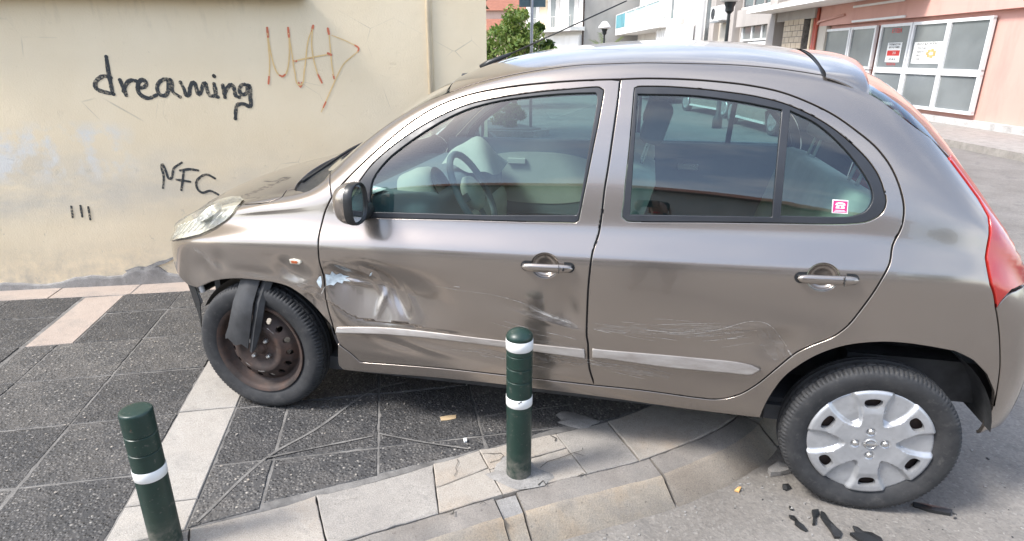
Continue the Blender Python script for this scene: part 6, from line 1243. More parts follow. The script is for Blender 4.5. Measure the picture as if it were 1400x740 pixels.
skin_strokes('scuff_marks',[([(1.20,.60),(1.28,.575),(1.38,.545)],.03),([(1.16,.43),(1.26,.41),(1.38,.40)],.06),([(.95,.40),(1.1,.385),(1.2,.37)],.04),([(1.22,.474),(1.30,.468),(1.39,.460)],.018)],MT['scuff'],fd,off=.0007)
L3=[([(.262,.628),(.31,.622),(.355,.61)],.002),([(.335,.575),(.35,.60),(.36,.62)],.006)]
skin_strokes('scratch_marks',L3,MT['scrape'],wing)
skin_strokes('scuff_marks',[([(-.27,.73),(-.20,.70),(-.14,.66)],.03),([(.24,.62),(.30,.60),(.34,.58)],.03)],MT['scuff'],wing,off=.0007)
def patch(name,P,mat,par,off=.0016):
    c=(sum(p[0] for p in P)/len(P),sum(p[1] for p in P)/len(P)); v=[tuple(on_skin(*c,off)[0])]; n=len(P); inn=[((p[0]+c[0])/2,(p[1]+c[1])/2) for p in P]
    v+=[tuple(on_skin(*p,off)[0]) for p in inn]+[tuple(on_skin(*p,off)[0]) for p in P]
    f=[(0,1+i,1+(i+1)%n) for i in range(n)]+[(1+i,1+n+i,1+n+(i+1)%n,1+(i+1)%n) for i in range(n)]; return MB().add(v,f).build(name,mat,par)
patch('torn_paint_patch',[(.366,.672),(.383,.668),(.392,.684),(.403,.667),(.420,.672),(.430,.662),(.455,.660),(.436,.650),(.462,.640),(.430,.640),(.424,.628),(.405,.636),(.392,.622),(.380,.626),(.366,.622)],MT['primer'],fd)
patch('torn_paint_patch',[(.340,.66),(.349,.664),(.349,.63),(.343,.612),(.335,.622),(.328,.64)],MT['primer'],wing)
patch('torn_paint_patch',[(.548,.672),(.553,.684),(.561,.690),(.556,.676)],MT['primer'],fd)
# --- hanging strip of torn arch liner over the front wheel
def sheet(name,P,mat,th=.006):
    "P: list of rows of 3D points"
    mb=MB(); k=len(P[0]); n=len(P)
    for r in P: mb.v+=r
    for r in P: mb.v+=[(x,y+th,z) for x,y,z in r]
    o_=n*k
    for i in range(n-1):
        for j in range(k-1): mb.f+=[(i*k+j,i*k+j+1,(i+1)*k+j+1,(i+1)*k+j),(o_+i*k+j,o_+(i+1)*k+j,o_+(i+1)*k+j+1,o_+i*k+j+1)]; mb.m+=[0,0]
    for j in range(k-1): mb.f+=[((n-1)*k+j,(n-1)*k+j+1,o_+(n-1)*k+j+1,o_+(n-1)*k+j)]; mb.m.append(0)
    for i in range(n-1): mb.f+=[(i*k,(i+1)*k,o_+(i+1)*k,o_+i*k),(i*k+k-1,o_+i*k+k-1,o_+(i+1)*k+k-1,(i+1)*k+k-1)]; mb.m+=[0,0]
    return mb.build(name,mat,car,ang=30)
sheet('torn_liner_strip',[[(-.045,-.775,.625),(-.02,-.783,.625),(.004,-.787,.625),(.026,-.787,.625),(.048,-.782,.625)],[(-.070,-.826,.52),(-.045,-.836,.52),(-.020,-.842,.52),(.004,-.841,.52),(.028,-.834,.52)],[(-.105,-.838,.405),(-.078,-.847,.403),(-.052,-.852,.40),(-.026,-.850,.40),(.002,-.842,.40)],[(-.125,-.838,.365),(-.100,-.846,.357),(-.070,-.851,.352),(-.042,-.849,.345),(-.014,-.842,.342)],[(-.130,-.836,.345),(-.110,-.844,.352),(-.076,-.85,.325),(-.046,-.849,.334),(-.022,-.842,.312)]],MT['plasticd'])
sheet('torn_liner_strip',[[(.046,-.765,.625),(.075,-.775,.625),(.10,-.765,.62)],[(.026,-.815,.52),(.05,-.825,.52),(.07,-.81,.52)],[(.0,-.83,.41),(.02,-.838,.40),(.036,-.82,.39)],[(-.02,-.835,.30),(-.01,-.838,.29),(.0,-.828,.30)]],MT['plasticd'])
# --- door mirror
def mirror_(sgn,par,cz=.980):
    cx,cy=.535,.872
    mb=MB(); nu2,nv2=26,16
    def pt(th,ph,ry=.067,rz=.077,rx=.066):
        # superellipsoid, flattened at the rear (mirror glass side)
        c=lambda a,e: math.copysign(abs(math.cos(a))**e,math.cos(a)); s=lambda a,e: math.copysign(abs(math.sin(a))**e,math.sin(a))
        return Vector((-rx*c(ph,1.)*1. , ry*s(ph,.8)*c(th,.75), rz*s(ph,.8)*s(th,.75)))
    for i in range(nv2+1):
        ph=math.pi/2*i/nv2
        for j in range(nu2): p=pt(2*math.pi*j/nu2,ph); mb.v.append((cx+p.x,sgn*(cy+p.y),cz+p.z))
    for i in range(nv2):
        for j in range(nu2): mb.f.append((i*nu2+j,i*nu2+(j+1)%nu2,(i+1)*nu2+(j+1)%nu2,(i+1)*nu2+j)); mb.m.append(0)
    o=mb.build('door_mirror',PT,par,smooth=True); b=bmesh.new(); b.from_mesh(o.data); bmesh.ops.remove_doubles(b,verts=b.verts[:],dist=1e-5); bmesh.ops.recalc_face_normals(b,faces=b.faces[:]); b.to_mesh(o.data); b.free()
    mb=MB(); 
    for x,k in ((0,1.0),(.012,1.03),(.028,1.02),(.034,.96),(.030,.90),(.022,.86)):
        for j in range(nu2): p=pt(2*math.pi*j/nu2,math.pi/2); mb.v.append((cx+x,sgn*(cy+p.y*k),cz+p.z*k))
    for i in range(5):
        for j in range(nu2): mb.f.append((i*nu2+j,i*nu2+(j+1)%nu2,(i+1)*nu2+(j+1)%nu2,(i+1)*nu2+j)); mb.m.append(0)
    mb.build('mirror_rim',MT['plastic'],par,smooth=True)
    mb=MB(); mb.add([(cx+.024,sgn*(cy+pt(2*math.pi*j/nu2,math.pi/2).y*.87),cz+pt(2*math.pi*j/nu2,math.pi/2).z*.87) for j in range(nu2)],[tuple(range(nu2))]); g=mb.build('mirror_glass',MT['mirror'],par)
    mb=MB(); mb.tube([(cx+.02,sgn*(cy-.05),cz-.045),(cx+.0,sgn*.80,cz-.052),(cx-.005,sgn*.755,cz-.05)],[.03,.03,.04],12); mb.build('mirror_arm',MT['plastic'],par,smooth=True)
mirror_(-1,fd); mirror_(1,fdm,1.075)
# --- aerial
MB().tube([(.79,.06,1.435),(.83,.06,1.462),(.93,.06,1.50)],[.020,.015,.007],8).build('aerial_foot',MT['plastic'],car,smooth=True)
MB().tube([(.90,.06,1.488),(1.45,.06,1.718)],[.0042,.0028],6).build('aerial_rod',MT['plastic'],car,smooth=True)
# --- interior
it=MB(); it.box((.55,0,.80),(.42,1.36,.30),bev=.09); it.build('dashboard',MT['trim'],car,smooth=True)
MB().box((.62,0,.63),(.34,1.32,.30),bev=.06).build('dash_lower',MT['trimc'],car,smooth=True)
MB().box((.30,0,.93),(.34,1.2,.03),bev=.01).build('dash_top',MT['plasticd'],car)
Mx=Matrix.Translation((.70,-.36,.945))@Matrix.Rotation(R(62),4,'Y'); 
MB().lathe([(0,.09),(.07,.088),(.105,.07),(.12,.03),(.125,-.05)],26,Mx@Matrix.Translation((0,0,-.08))@Matrix.Diagonal((1,1.15,1,1))).build('instrument_pod',MT['trimc'],car,smooth=True)
MB().lathe([(0,0),(.085,0),(.09,.006)],24,Mx@Matrix.Translation((0,0,.013))).build('instrument_dial',MT['plastic'],car,smooth=True)
stw=Matrix.Translation((.86,-.37,.93))@Matrix.Rotation(R(62),4,'Y')
mb=MB(); 
mb.tube([tuple(stw@Vector((.183*math.cos(a),.183*math.sin(a),0))) for a in [2*math.pi*i/36 for i in range(37)]],.015,8,caps=False); wheel_=mb.build('steering_wheel',MT['trim'],car,smooth=True)
MB().lathe([(0,.03),(.05,.028),(.075,.015),(.08,-.01),(.06,-.03)],20,stw).build('airbag_cover',MT['trimc'],wheel_,smooth=True)
mb=MB()
for a in (R(90),R(-90),R(0)): mb.box((.125,0,-.005),(.11,.035,.014),M=stw@Matrix.Rotation(a,4,'Z'),bev=.005)
mb.build('spoke',MT['trim'],wheel_)
mb=MB()   # limp, burst airbag over the passenger side of the dash
n=14
for i in range(n):
    for j in range(n):
        a,b=i/(n-1),j/(n-1); x=.60+.26*a; y=-.02+.36*b; bl=math.sin(math.pi*a)**.6*math.sin(math.pi*b)**.6 if 0<a<1 and 0<b<1 else 0
        mb.v.append((x,y,.94+.13*bl+.012*math.sin(9*a+5*b)+.05*(1-a)))
for i in range(n-1):
    for j in range(n-1): mb.f.append((i*n+j,(i+1)*n+j,(i+1)*n+j+1,i*n+j+1)); mb.m.append(0)
mb.build('burst_airbag',MT['trimc'],car,smooth=True)
def seat(x,y,wid,par=car,bk=.56,headrests=1):
    mb=MB(); mb.box((x,y,.50),(.52,wid,.17),bev=.06); s_=mb.build('seat',MT['cloth'],par,smooth=True)
    M2=Matrix.Translation((x+.24,y,.55))@Matrix.Rotation(R(16),4,'Y'); MB().box((0,0,bk/2),(.14,wid,bk),M=M2,bev=.06).build('backrest',MT['cloth'],s_,smooth=True)
    for k in range(headrests):
        yy=(k-(headrests-1)/2)*wid*.55; MB().box((0,yy,bk+.165),(.09,.25,.155),M=M2,bev=.04).build('headrest',MT['clothd'],s_,smooth=True)
        mb=MB()
        for d in (-.05,.05): mb.tube([tuple(M2@Vector((0,yy+d,bk-.03))),tuple(M2@Vector((0,yy+d,bk+.12)))],.007,6)
        mb.build('headrest_post',MT['chrome'],s_)
MT['clothd']=simple('grey_headrest_cloth',(.13,.14,.145),.9,bump=.3,bscale=400)
seat(1.17,-.36,.47); seat(1.17,.36,.47); seat(1.98,0,1.24,bk=.50,headrests=2)
for yy_ in (-.66,.66):
    s_=yy_/abs(yy_); mb=MB(); pts=[(1.50,yy_,1.24),(1.47,yy_*.99,1.05),(1.45,yy_*.985,.75),(1.44,yy_*.98,.36)]; mb.v=[(x-.022,y,z) for x,y,z in pts]+[(x+.022,y,z) for x,y,z in pts]; mb.f=[(i,i+1,5+i,4+i) for i in range(3)]; mb.m=[0]*3; mb.build('seat_belt',MT['plasticd'],car)
# trim panels inside the far and near doors, far rear quarter
for sg_n in (1,):
    for a,b in ((.40,1.40),(1.45,2.32)):
        MB().box(((a+b)/2,.735*sg_n,.80),(b-a,.05,.46),bev=.015).build('door_trim',MT['trim'],fdm if a<1 else rdm)
        mb=MB(); n=40; cx=(a+b)/2+.05
        ring=[(cx+.40*abs(math.cos(t))**.8*math.copysign(1,math.cos(t)),.706*sg_n,.80+.155*abs(math.sin(t))**.8*math.copysign(1,math.sin(t))) for t in [2*math.pi*i/n for i in range(n)]]
        mb.add(ring+[(x,y+.02*sg_n,z) for x,y,z in ring],[tuple(range(n))]+[(i,n+i,n+(i+1)%n,(i+1)%n) for i in range(n)]); mb.build('door_inlay',MT['trimc'] if a<1 else MT['trim'],fdm if a<1 else rdm)
        MB().box((cx-.12,.695*sg_n,.90),(.11,.02,.035),bev=.009).build('inner_handle',MT['chrome'] if a>1 else MT['trimc'],fdm if a<1 else rdm)
    MB().box((.90,.765,.985),(1.04,.05,.075),bev=.012).build('door_trim_top',MT['trim'],fdm); MB().box((1.86,.765,1.0),(.86,.05,.075),bev=.012).build('door_trim_top',MT['trim'],rdm)
for a,b in ((.44,1.40),(1.45,2.05)): MB().box(((a+b)/2,-.725,.62),(b-a,.04,.52),bev=.012).build('door_trim',MT['trim'],fd if a<1 else rd)
for sg_n in (1,-1):
    mb=MB(); pts=[ev(np.array([u]),np.array([v]))[0] for u,v in O['bseam'][:26]]; mb.tube([(p[0],(p[1]+.035)*-sg_n*-1 if sg_n<0 else -(p[1]+.035),p[2]) for p in pts[::3]],.028,8); mb.build('b_pillar_trim',MT['trim'],car,smooth=True)
hl_o=[(16.5,18),(16.6,16),(16.9,14.6),(20,14.5),(22.8,14.5),(23.0,16),(23.0,18)]
panel_sym('headliner',hl_o,MT['trimc'],car,h=.08,off=-.03,depth=.004)
MB().box((1.3,0,.262),(1.9,1.40,.02)).build('carpet',MT['carpet'],car); MB().box((2.45,0,.80),(.36,1.16,.03)).build('parcel_shelf',MT['trim'],car)
MB().box((.75,.0,1.385),(.03,.20,.065),bev=.02).build('interior_mirror',MT['plastic'],car)
# --- wheels
def tyre_mesh(Rt=.295,wd_=.168,rim=.186):
    n=336; prof=[(0.196, -0.0415), (0.205, -0.0498), (0.222, -0.0606), (0.246, -0.0672), (0.262, -0.0676), (0.272, -0.0652), (0.28, -0.0618), (0.2875, -0.0548), (0.2915, -0.0432), (0.2935, -0.0357), (0.284, -0.034), (0.284, -0.0257), (0.2945, -0.0241), (0.295, -0.0108), (0.285, -0.0091), (0.285, 0.0091), (0.295, 0.01), (0.2945, 0.0249), (0.287, 0.0261), (0.287, 0.032), (0.2935, 0.0332), (0.2875, 0.0548), (0.272, 0.0643), (0.245, 0.0672), (0.222, 0.0606), (0.196, 0.0415)]
    mb=MB(); k=len(prof)
    for i,(r,h) in enumerate(prof):
        for j in range(n):
            a=2*math.pi*j/n; rr=r
            if i in (6,7,8) and j%3==0: rr=r-(.0035,.0065,.0055)[i-6]
            if i in (9,12,13) and (j%6)==(0 if i==9 else 3): rr=r-.005
            if rr>.2885-0 and abs((a+math.pi/2+math.pi)%(2*math.pi)-math.pi)<.16:
                rr=min(rr,.2885/math.cos((a+math.pi/2+math.pi)%(2*math.pi)-math.pi))     # slight contact flat
            mb.v.append((rr*math.cos(a),h,rr*math.sin(a)))
    for i in range(k-1):
        for j in range(n): mb.f.append((i*n+j,i*n+(j+1)%n,(i+1)*n+(j+1)%n,(i+1)*n+j)); mb.m.append(0)
    return mb.mesh('tyre',MT['tyre'],True)
TY=tyre_mesh(); TY.set_sharp_from_angle(angle=R(35))
def disc(name,Ro,holes,hgt,mats,mat_of=None,nr_=26,na=120,parent=None,rim_depth=.03,inner=0.):
    "disc in local XZ facing -y; hgt(r,theta)->y (negative is outwards); holes: list of closed (x,z) loops"
    loops=[[(Ro*math.cos(2*math.pi*i/na),Ro*math.sin(2*math.pi*i/na)) for i in range(na)]]+holes
    pts=[];edges=[];s=0
    for l in loops: pts+=l; edges+=[(s+i,s+(i+1)%len(l)) for i in range(len(l))]; s+=len(l)
    nb=len(pts); bd=np.array(pts); ex=[]
    for i in range(1,nr_):
        r=Ro*i/nr_; m=max(6,int(na*min(1,.25+i/nr_)))
        ex+=[(r*math.cos(2*math.pi*(j+.5*(i%2))/m),r*math.sin(2*math.pi*(j+.5*(i%2))/m)) for j in range(m)]
    ex=np.array(ex+[(0,0)]); keep=np.ones(len(ex),bool)
    for h_ in holes: keep&=~inpoly(ex,np.array(h_))
    keep&=(((ex[:,None,:]-bd[None])**2).sum(2).min(1)>(.0025)**2); ex=ex[keep]
    vin=[Vector(map(float,p)) for p in np.concatenate([bd,ex])]
    r=geometry.delaunay_2d_cdt(vin,edges,[],0,1e-7,True); P=[tuple(p) for p in r[0]]; tri=[tuple(t) for t in r[2]]; cen=np.array([[sum(P[i][0] for i in t)/3,sum(P[i][1] for i in t)/3] for t in tri]); ok=inpoly(cen,np.array(loops[0]))
    for h_ in holes: ok&=~inpoly(cen,np.array(h_))
    V=[(x,hgt(math.hypot(x,z),math.atan2(z,x)),z) for x,z in P]; F=[t for t,k in zip(tri,ok) if k]
    bk={}
    for i,o_ in enumerate(r[3]):
        for q in o_: bk.setdefault(q,i)
    mb=MB(); mb.v=list(V); mb.f=[t for t in F]; mb.m=[0]*len(F); s=0
    for li,l in enumerate(loops):
        idx=[bk[s+i] for i in range(len(l))]; s+=len(l); b=len(mb.v); mb.v+=[(V[i][0],V[i][1]+rim_depth,V[i][2]) for i in idx]; n=len(idx)
        for i in range(n): mb.f.append((idx[i],idx[(i+1)%n],b+(i+1)%n,b+i)); mb.m.append(0)
    o=mb.build(name,mats,parent,smooth=True); b=bmesh.new(); b.from_mesh(o.data); bmesh.ops.recalc_face_normals(b,faces=b.faces[:]); 
    o.data.set_sharp_from_angle(angle=R(40)); b.free(); return o
def lerpt(T,x): return float(np.interp(x,[t[0] for t in T],[t[1] for t in T]))
# steel rim (front): rusty, ring of round holes
def steel(par,sgn=1):
    holes=[[(.136*math.cos(2*math.pi*k/15+.1)+.0135*math.cos(t),.136*math.sin(2*math.pi*k/15+.1)+.0135*math.sin(t)) for t in [2*math.pi*i/14 for i in range(14)]] for k in range(15)]
    T=[(0,-.052),(.028,-.052),(.030,-.046),(.062,-.046),(.075,-.052),(.095,-.064),(.108,-.065),(.118,-.056),(.147,-.036),(.158,-.020),(.168,-.014),(.182,-.026),(.189,-.052),(.200,-.060),(.207,-.062)]
    o=disc('steel_rim',.207,holes,lambda r,a: lerpt(T,r),MT['rust'],parent=par,nr_=40,rim_depth=.012)
    for k in range(4):
        a=math.pi/2*k+R(58); m=MB(); m.lathe([(0,.020),(.006,.020),(.0095,.014),(.0105,0)],6,Matrix.Translation((.050*math.cos(a),-.046,.050*math.sin(a)))@Matrix.Rotation(math.pi/2,4,'X')); m.build('wheel_bolt',MT['chrome'],par)
    MB().lathe([(0,.016),(.018,.015),(.024,.008),(.026,0)],18,Matrix.Translation((0,-.051,0))@Matrix.Rotation(math.pi/2,4,'X')).build('hub_cap',MT['rust'],par,smooth=True)
    MB().lathe([(.10,-.005),(.182,-.005)],40,Matrix.Rotation(math.pi/2,4,'X')@Matrix.Translation((0,0,-.04))).build('brake_drum',MT['rubber'],par)
    m=MB(); 
    for a0,a1,r0 in ((-2.2,-1.95,.098),(-1.55,-1.25,.104),(.95,1.25,.118),(.2,.32,.09)):
        L_=[(r0*math.cos(a0+(a1-a0)*i/6),-.0665,r0*math.sin(a0+(a1-a0)*i/6)) for i in range(7)]; L2_=[((r0+.004)*math.cos(a0+(a1-a0)*i/6),-.0667,(r0+.004)*math.sin(a0+(a1-a0)*i/6)) for i in range(7)]
        m.add(L_+L2_,[(i,i+1,8+i,7+i) for i in range(6)])
    m.build('rim_scuff',MT['scrape'],par)
# plastic cover (rear): six leaves, six windows
def leafcut(r,a,k):
    c=R(60)*k; da=(a-c+math.pi)%(2*math.pi)-math.pi; x=r*math.cos(da); y=r*math.sin(da)
    # leaf from x=.085 to the rim, half width grows then opens at the rim
    t=(x-.080)/(.205-.080)
    if t<0: return 0.
    wv=.044*math.sin(min(1,t*1.25)*math.pi*.5)**.7+.006*t
    q=1-abs(y)/wv
    return max(0.,min(1.,q*3.6))*min(1,t*7)
def cover(par):
    holes=[]
    for k in range(6):
        c=R(60)*k+R(30); L_=[]
        for r,a in ((.137,-.120),(.134,0),(.137,.120),(.150,.175),(.166,.150),(.170,0),(.166,-.150),(.150,-.175)):
            L_.append((r*1.06*math.cos(c+a),r*1.06*math.sin(c+a)))
        P_=[Vector(p) for p in L_]; out_=[]
        n=len(P_)
        for i in range(n):
            p0,p1,p2,p3=P_[i-1],P_[i],P_[(i+1)%n],P_[(i+2)%n]
            for j in range(3):
                t=j/3; out_.append(tuple(.5*((2*p1)+(p2-p0)*t+(2*p0-5*p1+4*p2-p3)*t*t+(3*p1-p0-3*p2+p3)*t**3)))
        holes.append(out_)
    T=[(0,-.066),(.022,-.066),(.024,-.0635),(.026,-.066),(.07,-.0665),(.10,-.069),(.13,-.070),(.165,-.068),(.190,-.066),(.202,-.065),(.209,-.058)]
    def hg(r,a):
        y=lerpt(T,r)
        l=max(leafcut(r,a,k) for k in range(6)); y+=(.021-.007*min(1,max(0,(r-.09)/.11)))*l
        for k in range(6):
            c=R(60)*k+R(30); da=(a-c+math.pi)%(2*math.pi)-math.pi
            if .12<r<.182 and abs(da)<.30: y+=.008*max(0,1-abs(da)/.30)**.5*max(0,1-abs(r-.153)/.03)
        for k in range(4):
            ca=R(90)*k+R(0); bx_,bz_=.048*math.cos(ca),.048*math.sin(ca); d=math.hypot(r*math.cos(a)-bx_,r*math.sin(a)-bz_)
            if d<.0165: y+=.006*(1-(d/.0165)**4)
        return y
    o=disc('wheel_cover',.209,holes,hg,MT['cap'],parent=par,nr_=72,na=216,rim_depth=.02)
    for k in range(4):
        a=R(90)*k; MB().lathe([(0,.010),(.007,.0095),(.0105,.004),(.0115,0)],8,Matrix.Translation((.048*math.cos(a),-.0615,.048*math.sin(a)))@Matrix.Rotation(math.pi/2,4,'X')).build('cover_bolt',MT['chrome'],par)
    # emblem: ring with a bar
    e=Matrix.Translation((0,-.0665,0))@Matrix.Rotation(math.pi/2,4,'X')
    MB().lathe([(.0165,0),(.0168,.0035),(.0195,.0035),(.0205,0)],26,e).build('emblem_ring',MT['chrome'],par,smooth=True); MB().box((0,-.0695,0),(.047,.004,.0075),bev=.0012).build('emblem_bar',MT['chrome'],par)
    MB().lathe([(0,0),(.186,0)],40,Matrix.Translation((0,-.030,0))@Matrix.Rotation(math.pi/2,4,'X')).build('brake_drum',MT['rust'],par)
def wheel(x,y,z,kind,sgn,rot,steer=0):
    e=empty('wheel',(x,y,z),0,car); e.rotation_euler=(0,rot,(0 if sgn<0 else math.pi)+steer)
    t=link(bpy.data.objects.new('tyre',TY),e); t.rotation_euler=(0,-rot,0)
    (steel if kind=='steel' else cover)(e); return e
wheel(0,-.738,.292,'steel',-1,R(10)); wheel(2.43,-.742,.186,'cover',-1,R(-6)); wheel(0,.725,.292,'steel',1,R(40)); wheel(2.43,.725,.186,'cover',1,R(20))
# paper lying on the dashboard, seen through the door glass
pp=shard('paper_slip',[(.36,-.60,.965),(.50,-.66,.962),(.52,-.52,.963),(.40,-.46,.966)],MT['paper'],None,.0006); tag(pp,'creased white paper slip lying on the dashboard','paper')
# ---------------------------------------------------------------- parked cars beyond (seen through the windows)
def parked(label,f,l,paint,rz,group):
    e=empty('parked_car',B(f,l,-.12),rz); tag(e,label,'car',group)
    us=np.linspace(0,M-1.001,64); vs=np.linspace(1,NJ-1,40); gu,gv=np.meshgrid(us,vs,indexing='ij'); P=ev(gu.ravel(),gv.ravel()); n=len(vs)
    body=MB();win=MB()
    for tgt,test in ((body,False),(win,True)):
        for sy in (1,-1):
            b=len(tgt.v); tgt.v+=[tuple(p*[1,sy,1]) for p in P]
            for i in range(len(us)-1):
                for j in range(n-1):
                    k=i*n+j; x,y,z=P[[k,k+1,k+n,k+n+1]].mean(0); vm=vs[j]+.4
                    isw=(9.2<vm<12.8 and 13.6<us[i]<25.6 and abs(us[i]-19.9)>.25 and z<1.36+.03) or (vm>14.4 and (10.6<us[i]<16.2 or 24.2<us[i]<27.6))
                    if (vm<4.3 and math.hypot(x-0,z-.29)<.34) or (vm<4.3 and math.hypot(x-2.43,z-.29)<.34): continue
                    if isw!=test: continue
                    f_=(k+b,k+1+b,k+n+1+b,k+n+b); tgt.f.append(f_ if sy>0 else f_[::-1]); tgt.m.append(0)
    bo=body.build('body',MT[paint],e,smooth=True); win.build('window',MT['darkglass'],e,smooth=True)
    MB().box((1.2,0,.27),(2.9,1.3,.14)).build('underbody',MT['plasticd'],e)
    for x in (0,2.43):
        for sy in (-1,1):
            w_=empty('wheel',(x,.735*sy,.292),0 if sy<0 else math.pi,e); link(bpy.data.objects.new('tyre',TY),w_)
            MB().lathe([(0,-.055),(.03,-.06),(.06,-.05),(.16,-.06),(.19,-.072),(.19,.0)],30,Matrix.Rotation(-math.pi/2,4,'X')@Matrix.Diagonal((1,1,1,1))).build('wheel_trim',MT['cap'],w_,smooth=True)
            mb=MB()
            for k in range(5): a=R(72)*k; mb.box((.105*math.cos(a),-.07,.105*math.sin(a)),(.13,.02,.03),M=None) if 0 else mb.add([(.03*math.cos(a-.5),-.066,.03*math.sin(a-.5)),(.18*math.cos(a-.09),-.076,.18*math.sin(a-.09)),(.18*math.cos(a+.09),-.076,.18*math.sin(a+.09)),(.03*math.cos(a+.5),-.066,.03*math.sin(a+.5))],[(0,1,2,3)])
            mb.build('wheel_spoke',MT['chrome'],w_)
    mb=MB(); mb.box((1.2,-.80,.23),(1.75,.03,.045)); mb.box((1.2,.80,.23),(1.75,.03,.045)); mb.build('sill_strip',MT['whitep'],e)
    return e
HD=YAW-math.pi/2   # nose pointing up the street
parked('silver beige car at the far kerb, middle one of three seen through the rear window',19.5,6.33,'paint2',HD+R(8),'cars parked along the far kerb')
parked('dark blue car parked farthest along the kerb, seen past the headrest',25.2,6.0,'paint3',HD+R(5),'cars parked along the far kerb')
parked('beige car nearest along the far kerb, seen beside the window divider',15.6,6.4,'paint2',HD,'cars parked along the far kerb')
# ---------------------------------------------------------------- bollards
def bollard(x,y,label,cap,lean=0):
    e=tag(empty('bollard',(x,y,0)),label,'bollard','dark green bollards along the kerb'); r=.0465
    segs=[]; prof=[(r,-.05),(r,.318)]
    top=.548
    prof=[(r,-.06),(r,.358),(r-.003,.360),(r-.003,.363),(r,.365),(r,.418),(r-.003,.420),(r-.003,.423),(r,.425),(r,.470)] if not cap else [(r,-.06),(r,.405),(r-.003,.407),(r-.003,.410),(r,.412),(r,.455),(r-.003,.457),(r-.003,.460),(r,.462),(r,.505),(r-.003,.507),(r-.003,.510),(r,.512),(r,.527)]
    if not cap: prof+=[(r,.491),(r-.001,.496),(r-.004,.499),(r-.012,.500),(0,.500)]
    MB().lathe(prof,40).build('post',MT['bollard'],e,ang=40)
    zb=.306 if cap else .266
    MB().lathe([(r+.0004,zb),(r+.0014,zb+.001),(r+.0014,zb+.034),(r+.0004,zb+.035)],40).build('white_band',MT['band'],e,smooth=True)
    if cap:
        MB().lathe([(r+.0004,.527),(r+.0016,.528),(r+.0016,.564),(r+.0004,.565)],40).build('white_band',MT['band'],e,smooth=True)
        MB().lathe([(r,.5655),(r+.001,.570),(r,.577),(r-.003,.583),(r-.010,.590),(r-.022,.597),(r-.036,.601),(0,.602)],40).build('cap',MT['bollard'],e,smooth=True)
        ch=MB(); ch.lathe([(r+.0024,.330),(r+.0024,.336)],8) if 0 else None
        P=[(-.004,.330),(.001,.332),(.003,.336),(.008,.336),(.010,.341),(.005,.3405),(.0,.336),(-.003,.334)]
        d=Vector((CAMLOC[0]-x,CAMLOC[1]-y)).normalized(); a0=math.atan2(d.y,d.x)
        MB().add([(math.cos(a0+px/r)*(r+.0022),math.sin(a0+px/r)*(r+.0022),pz) for px,pz in P],[tuple(range(len(P)))]).build('band_chip',MT['rubber'],e)
    e.rotation_euler=(0,lean,0); return e
bollard(1.196,-1.006,'dark green bollard with a domed cap and two white bands beside the scraped doors',True)
bollard(.153,-1.60,'flat-topped dark green bollard with one white band, at the lower left',False,R(-.6))
# ---------------------------------------------------------------- litter and broken pieces on the ground
def flat(name,label,cat,P,z,th,mat,group=None,seed=0,wav=.009):
    r=random.Random(seed); cx=sum(p[0] for p in P)/len(P); cy=sum(p[1] for p in P)/len(P); n=len(P); mb=MB()
    top=[(x-cx,y-cy,th+r.uniform(0,wav)) for x,y in P]; bot=[(x-cx,y-cy,0) for x,y in P]
    mb.v=bot+top+[(0,0,th+wav)]
    s=sum(P[i-1][0]*P[i][1]-P[i][0]*P[i-1][1] for i in range(n))
    for i in range(n):
        j=(i+1)%n; q=(i,j,n+j,n+i) if s>0 else (j,i,n+i,n+j); mb.f+=[q,(n+i,n+j,2*n) if s>0 else (n+j,n+i,2*n)]; mb.m+=[0,0]
    mb.f.append(tuple(reversed(range(n))) if s>0 else tuple(range(n))); mb.m.append(0)
    o=mb.build(name,MT[mat]); z=gz(cx,cy)+.0025 if z<-.05 else z; o.location=(cx,cy,z); return tag(o,label,cat,group)
def gpx(u,v,z=-.110):
    F=Vector((-math.sin(YAW)*math.cos(PIT),math.cos(YAW)*math.cos(PIT),-math.sin(PIT))); Rr=Vector((math.cos(YAW),math.sin(YAW),0)); Uu=Rr.cross(F)
    d=F+Rr*((u-690)/838.59)-Uu*((v-370)/838.59); t=(z-CAMLOC[2])/d.z; return (CAMLOC[0]+d.x*t,CAMLOC[1]+d.y*t)
GS='black plastic splinters on the road'
flat('plastic_shard','longest black splinter on the road in front of the rear wheel','plastic shard',[gpx(*p) for p in ((1121,703),(1126,708),(1131,716),(1140,724),(1149,733),(1147,740),(1139,740),(1133,729),(1126,720),(1120,711))],-.113,.004,'plastic',GS,1)
flat('plastic_shard','stubby forked black splinter left of the longest one','plastic shard',[gpx(*p) for p in ((1108,704),(1117,703),(1119,708),(1114,713),(1113,722),(1109,722),(1110,712))],-.113,.004,'plastic',GS,2)
flat('plastic_shard','jagged thin black splinter, leftmost on the road','plastic shard',[gpx(*p) for p in ((1077,709),(1084,711),(1088,715),(1091,720),(1097,724),(1103,730),(1100,731),(1092,727),(1085,721),(1085,716),(1079,713))],-.113,.004,'plastic',GS,3)
flat('plastic_shard','wide ragged black splinter at the bottom edge of the picture','plastic shard',[gpx(*p) for p in ((1164,724),(1172,726),(1178,732),(1190,733),(1203,740),(1206,748),(1180,748),(1168,741),(1160,735),(1168,733))],-.113,.005,'plastic',GS,4)
flat('plastic_shard','black strip lying right of the rear wheel','plastic shard',[gpx(*p) for p in ((1246,692),(1262,695),(1285,700),(1300,704),(1298,709),(1270,704),(1248,697))],-.113,.004,'plastic',GS,5)
flat('plastic_shard','tiny black chip nearest the broken stone by the kerb','plastic shard',[gpx(*p) for p in ((1068,669),(1076,668),(1080,672),(1074,675),(1069,673))],-.113,.005,'plastic',GS,6)
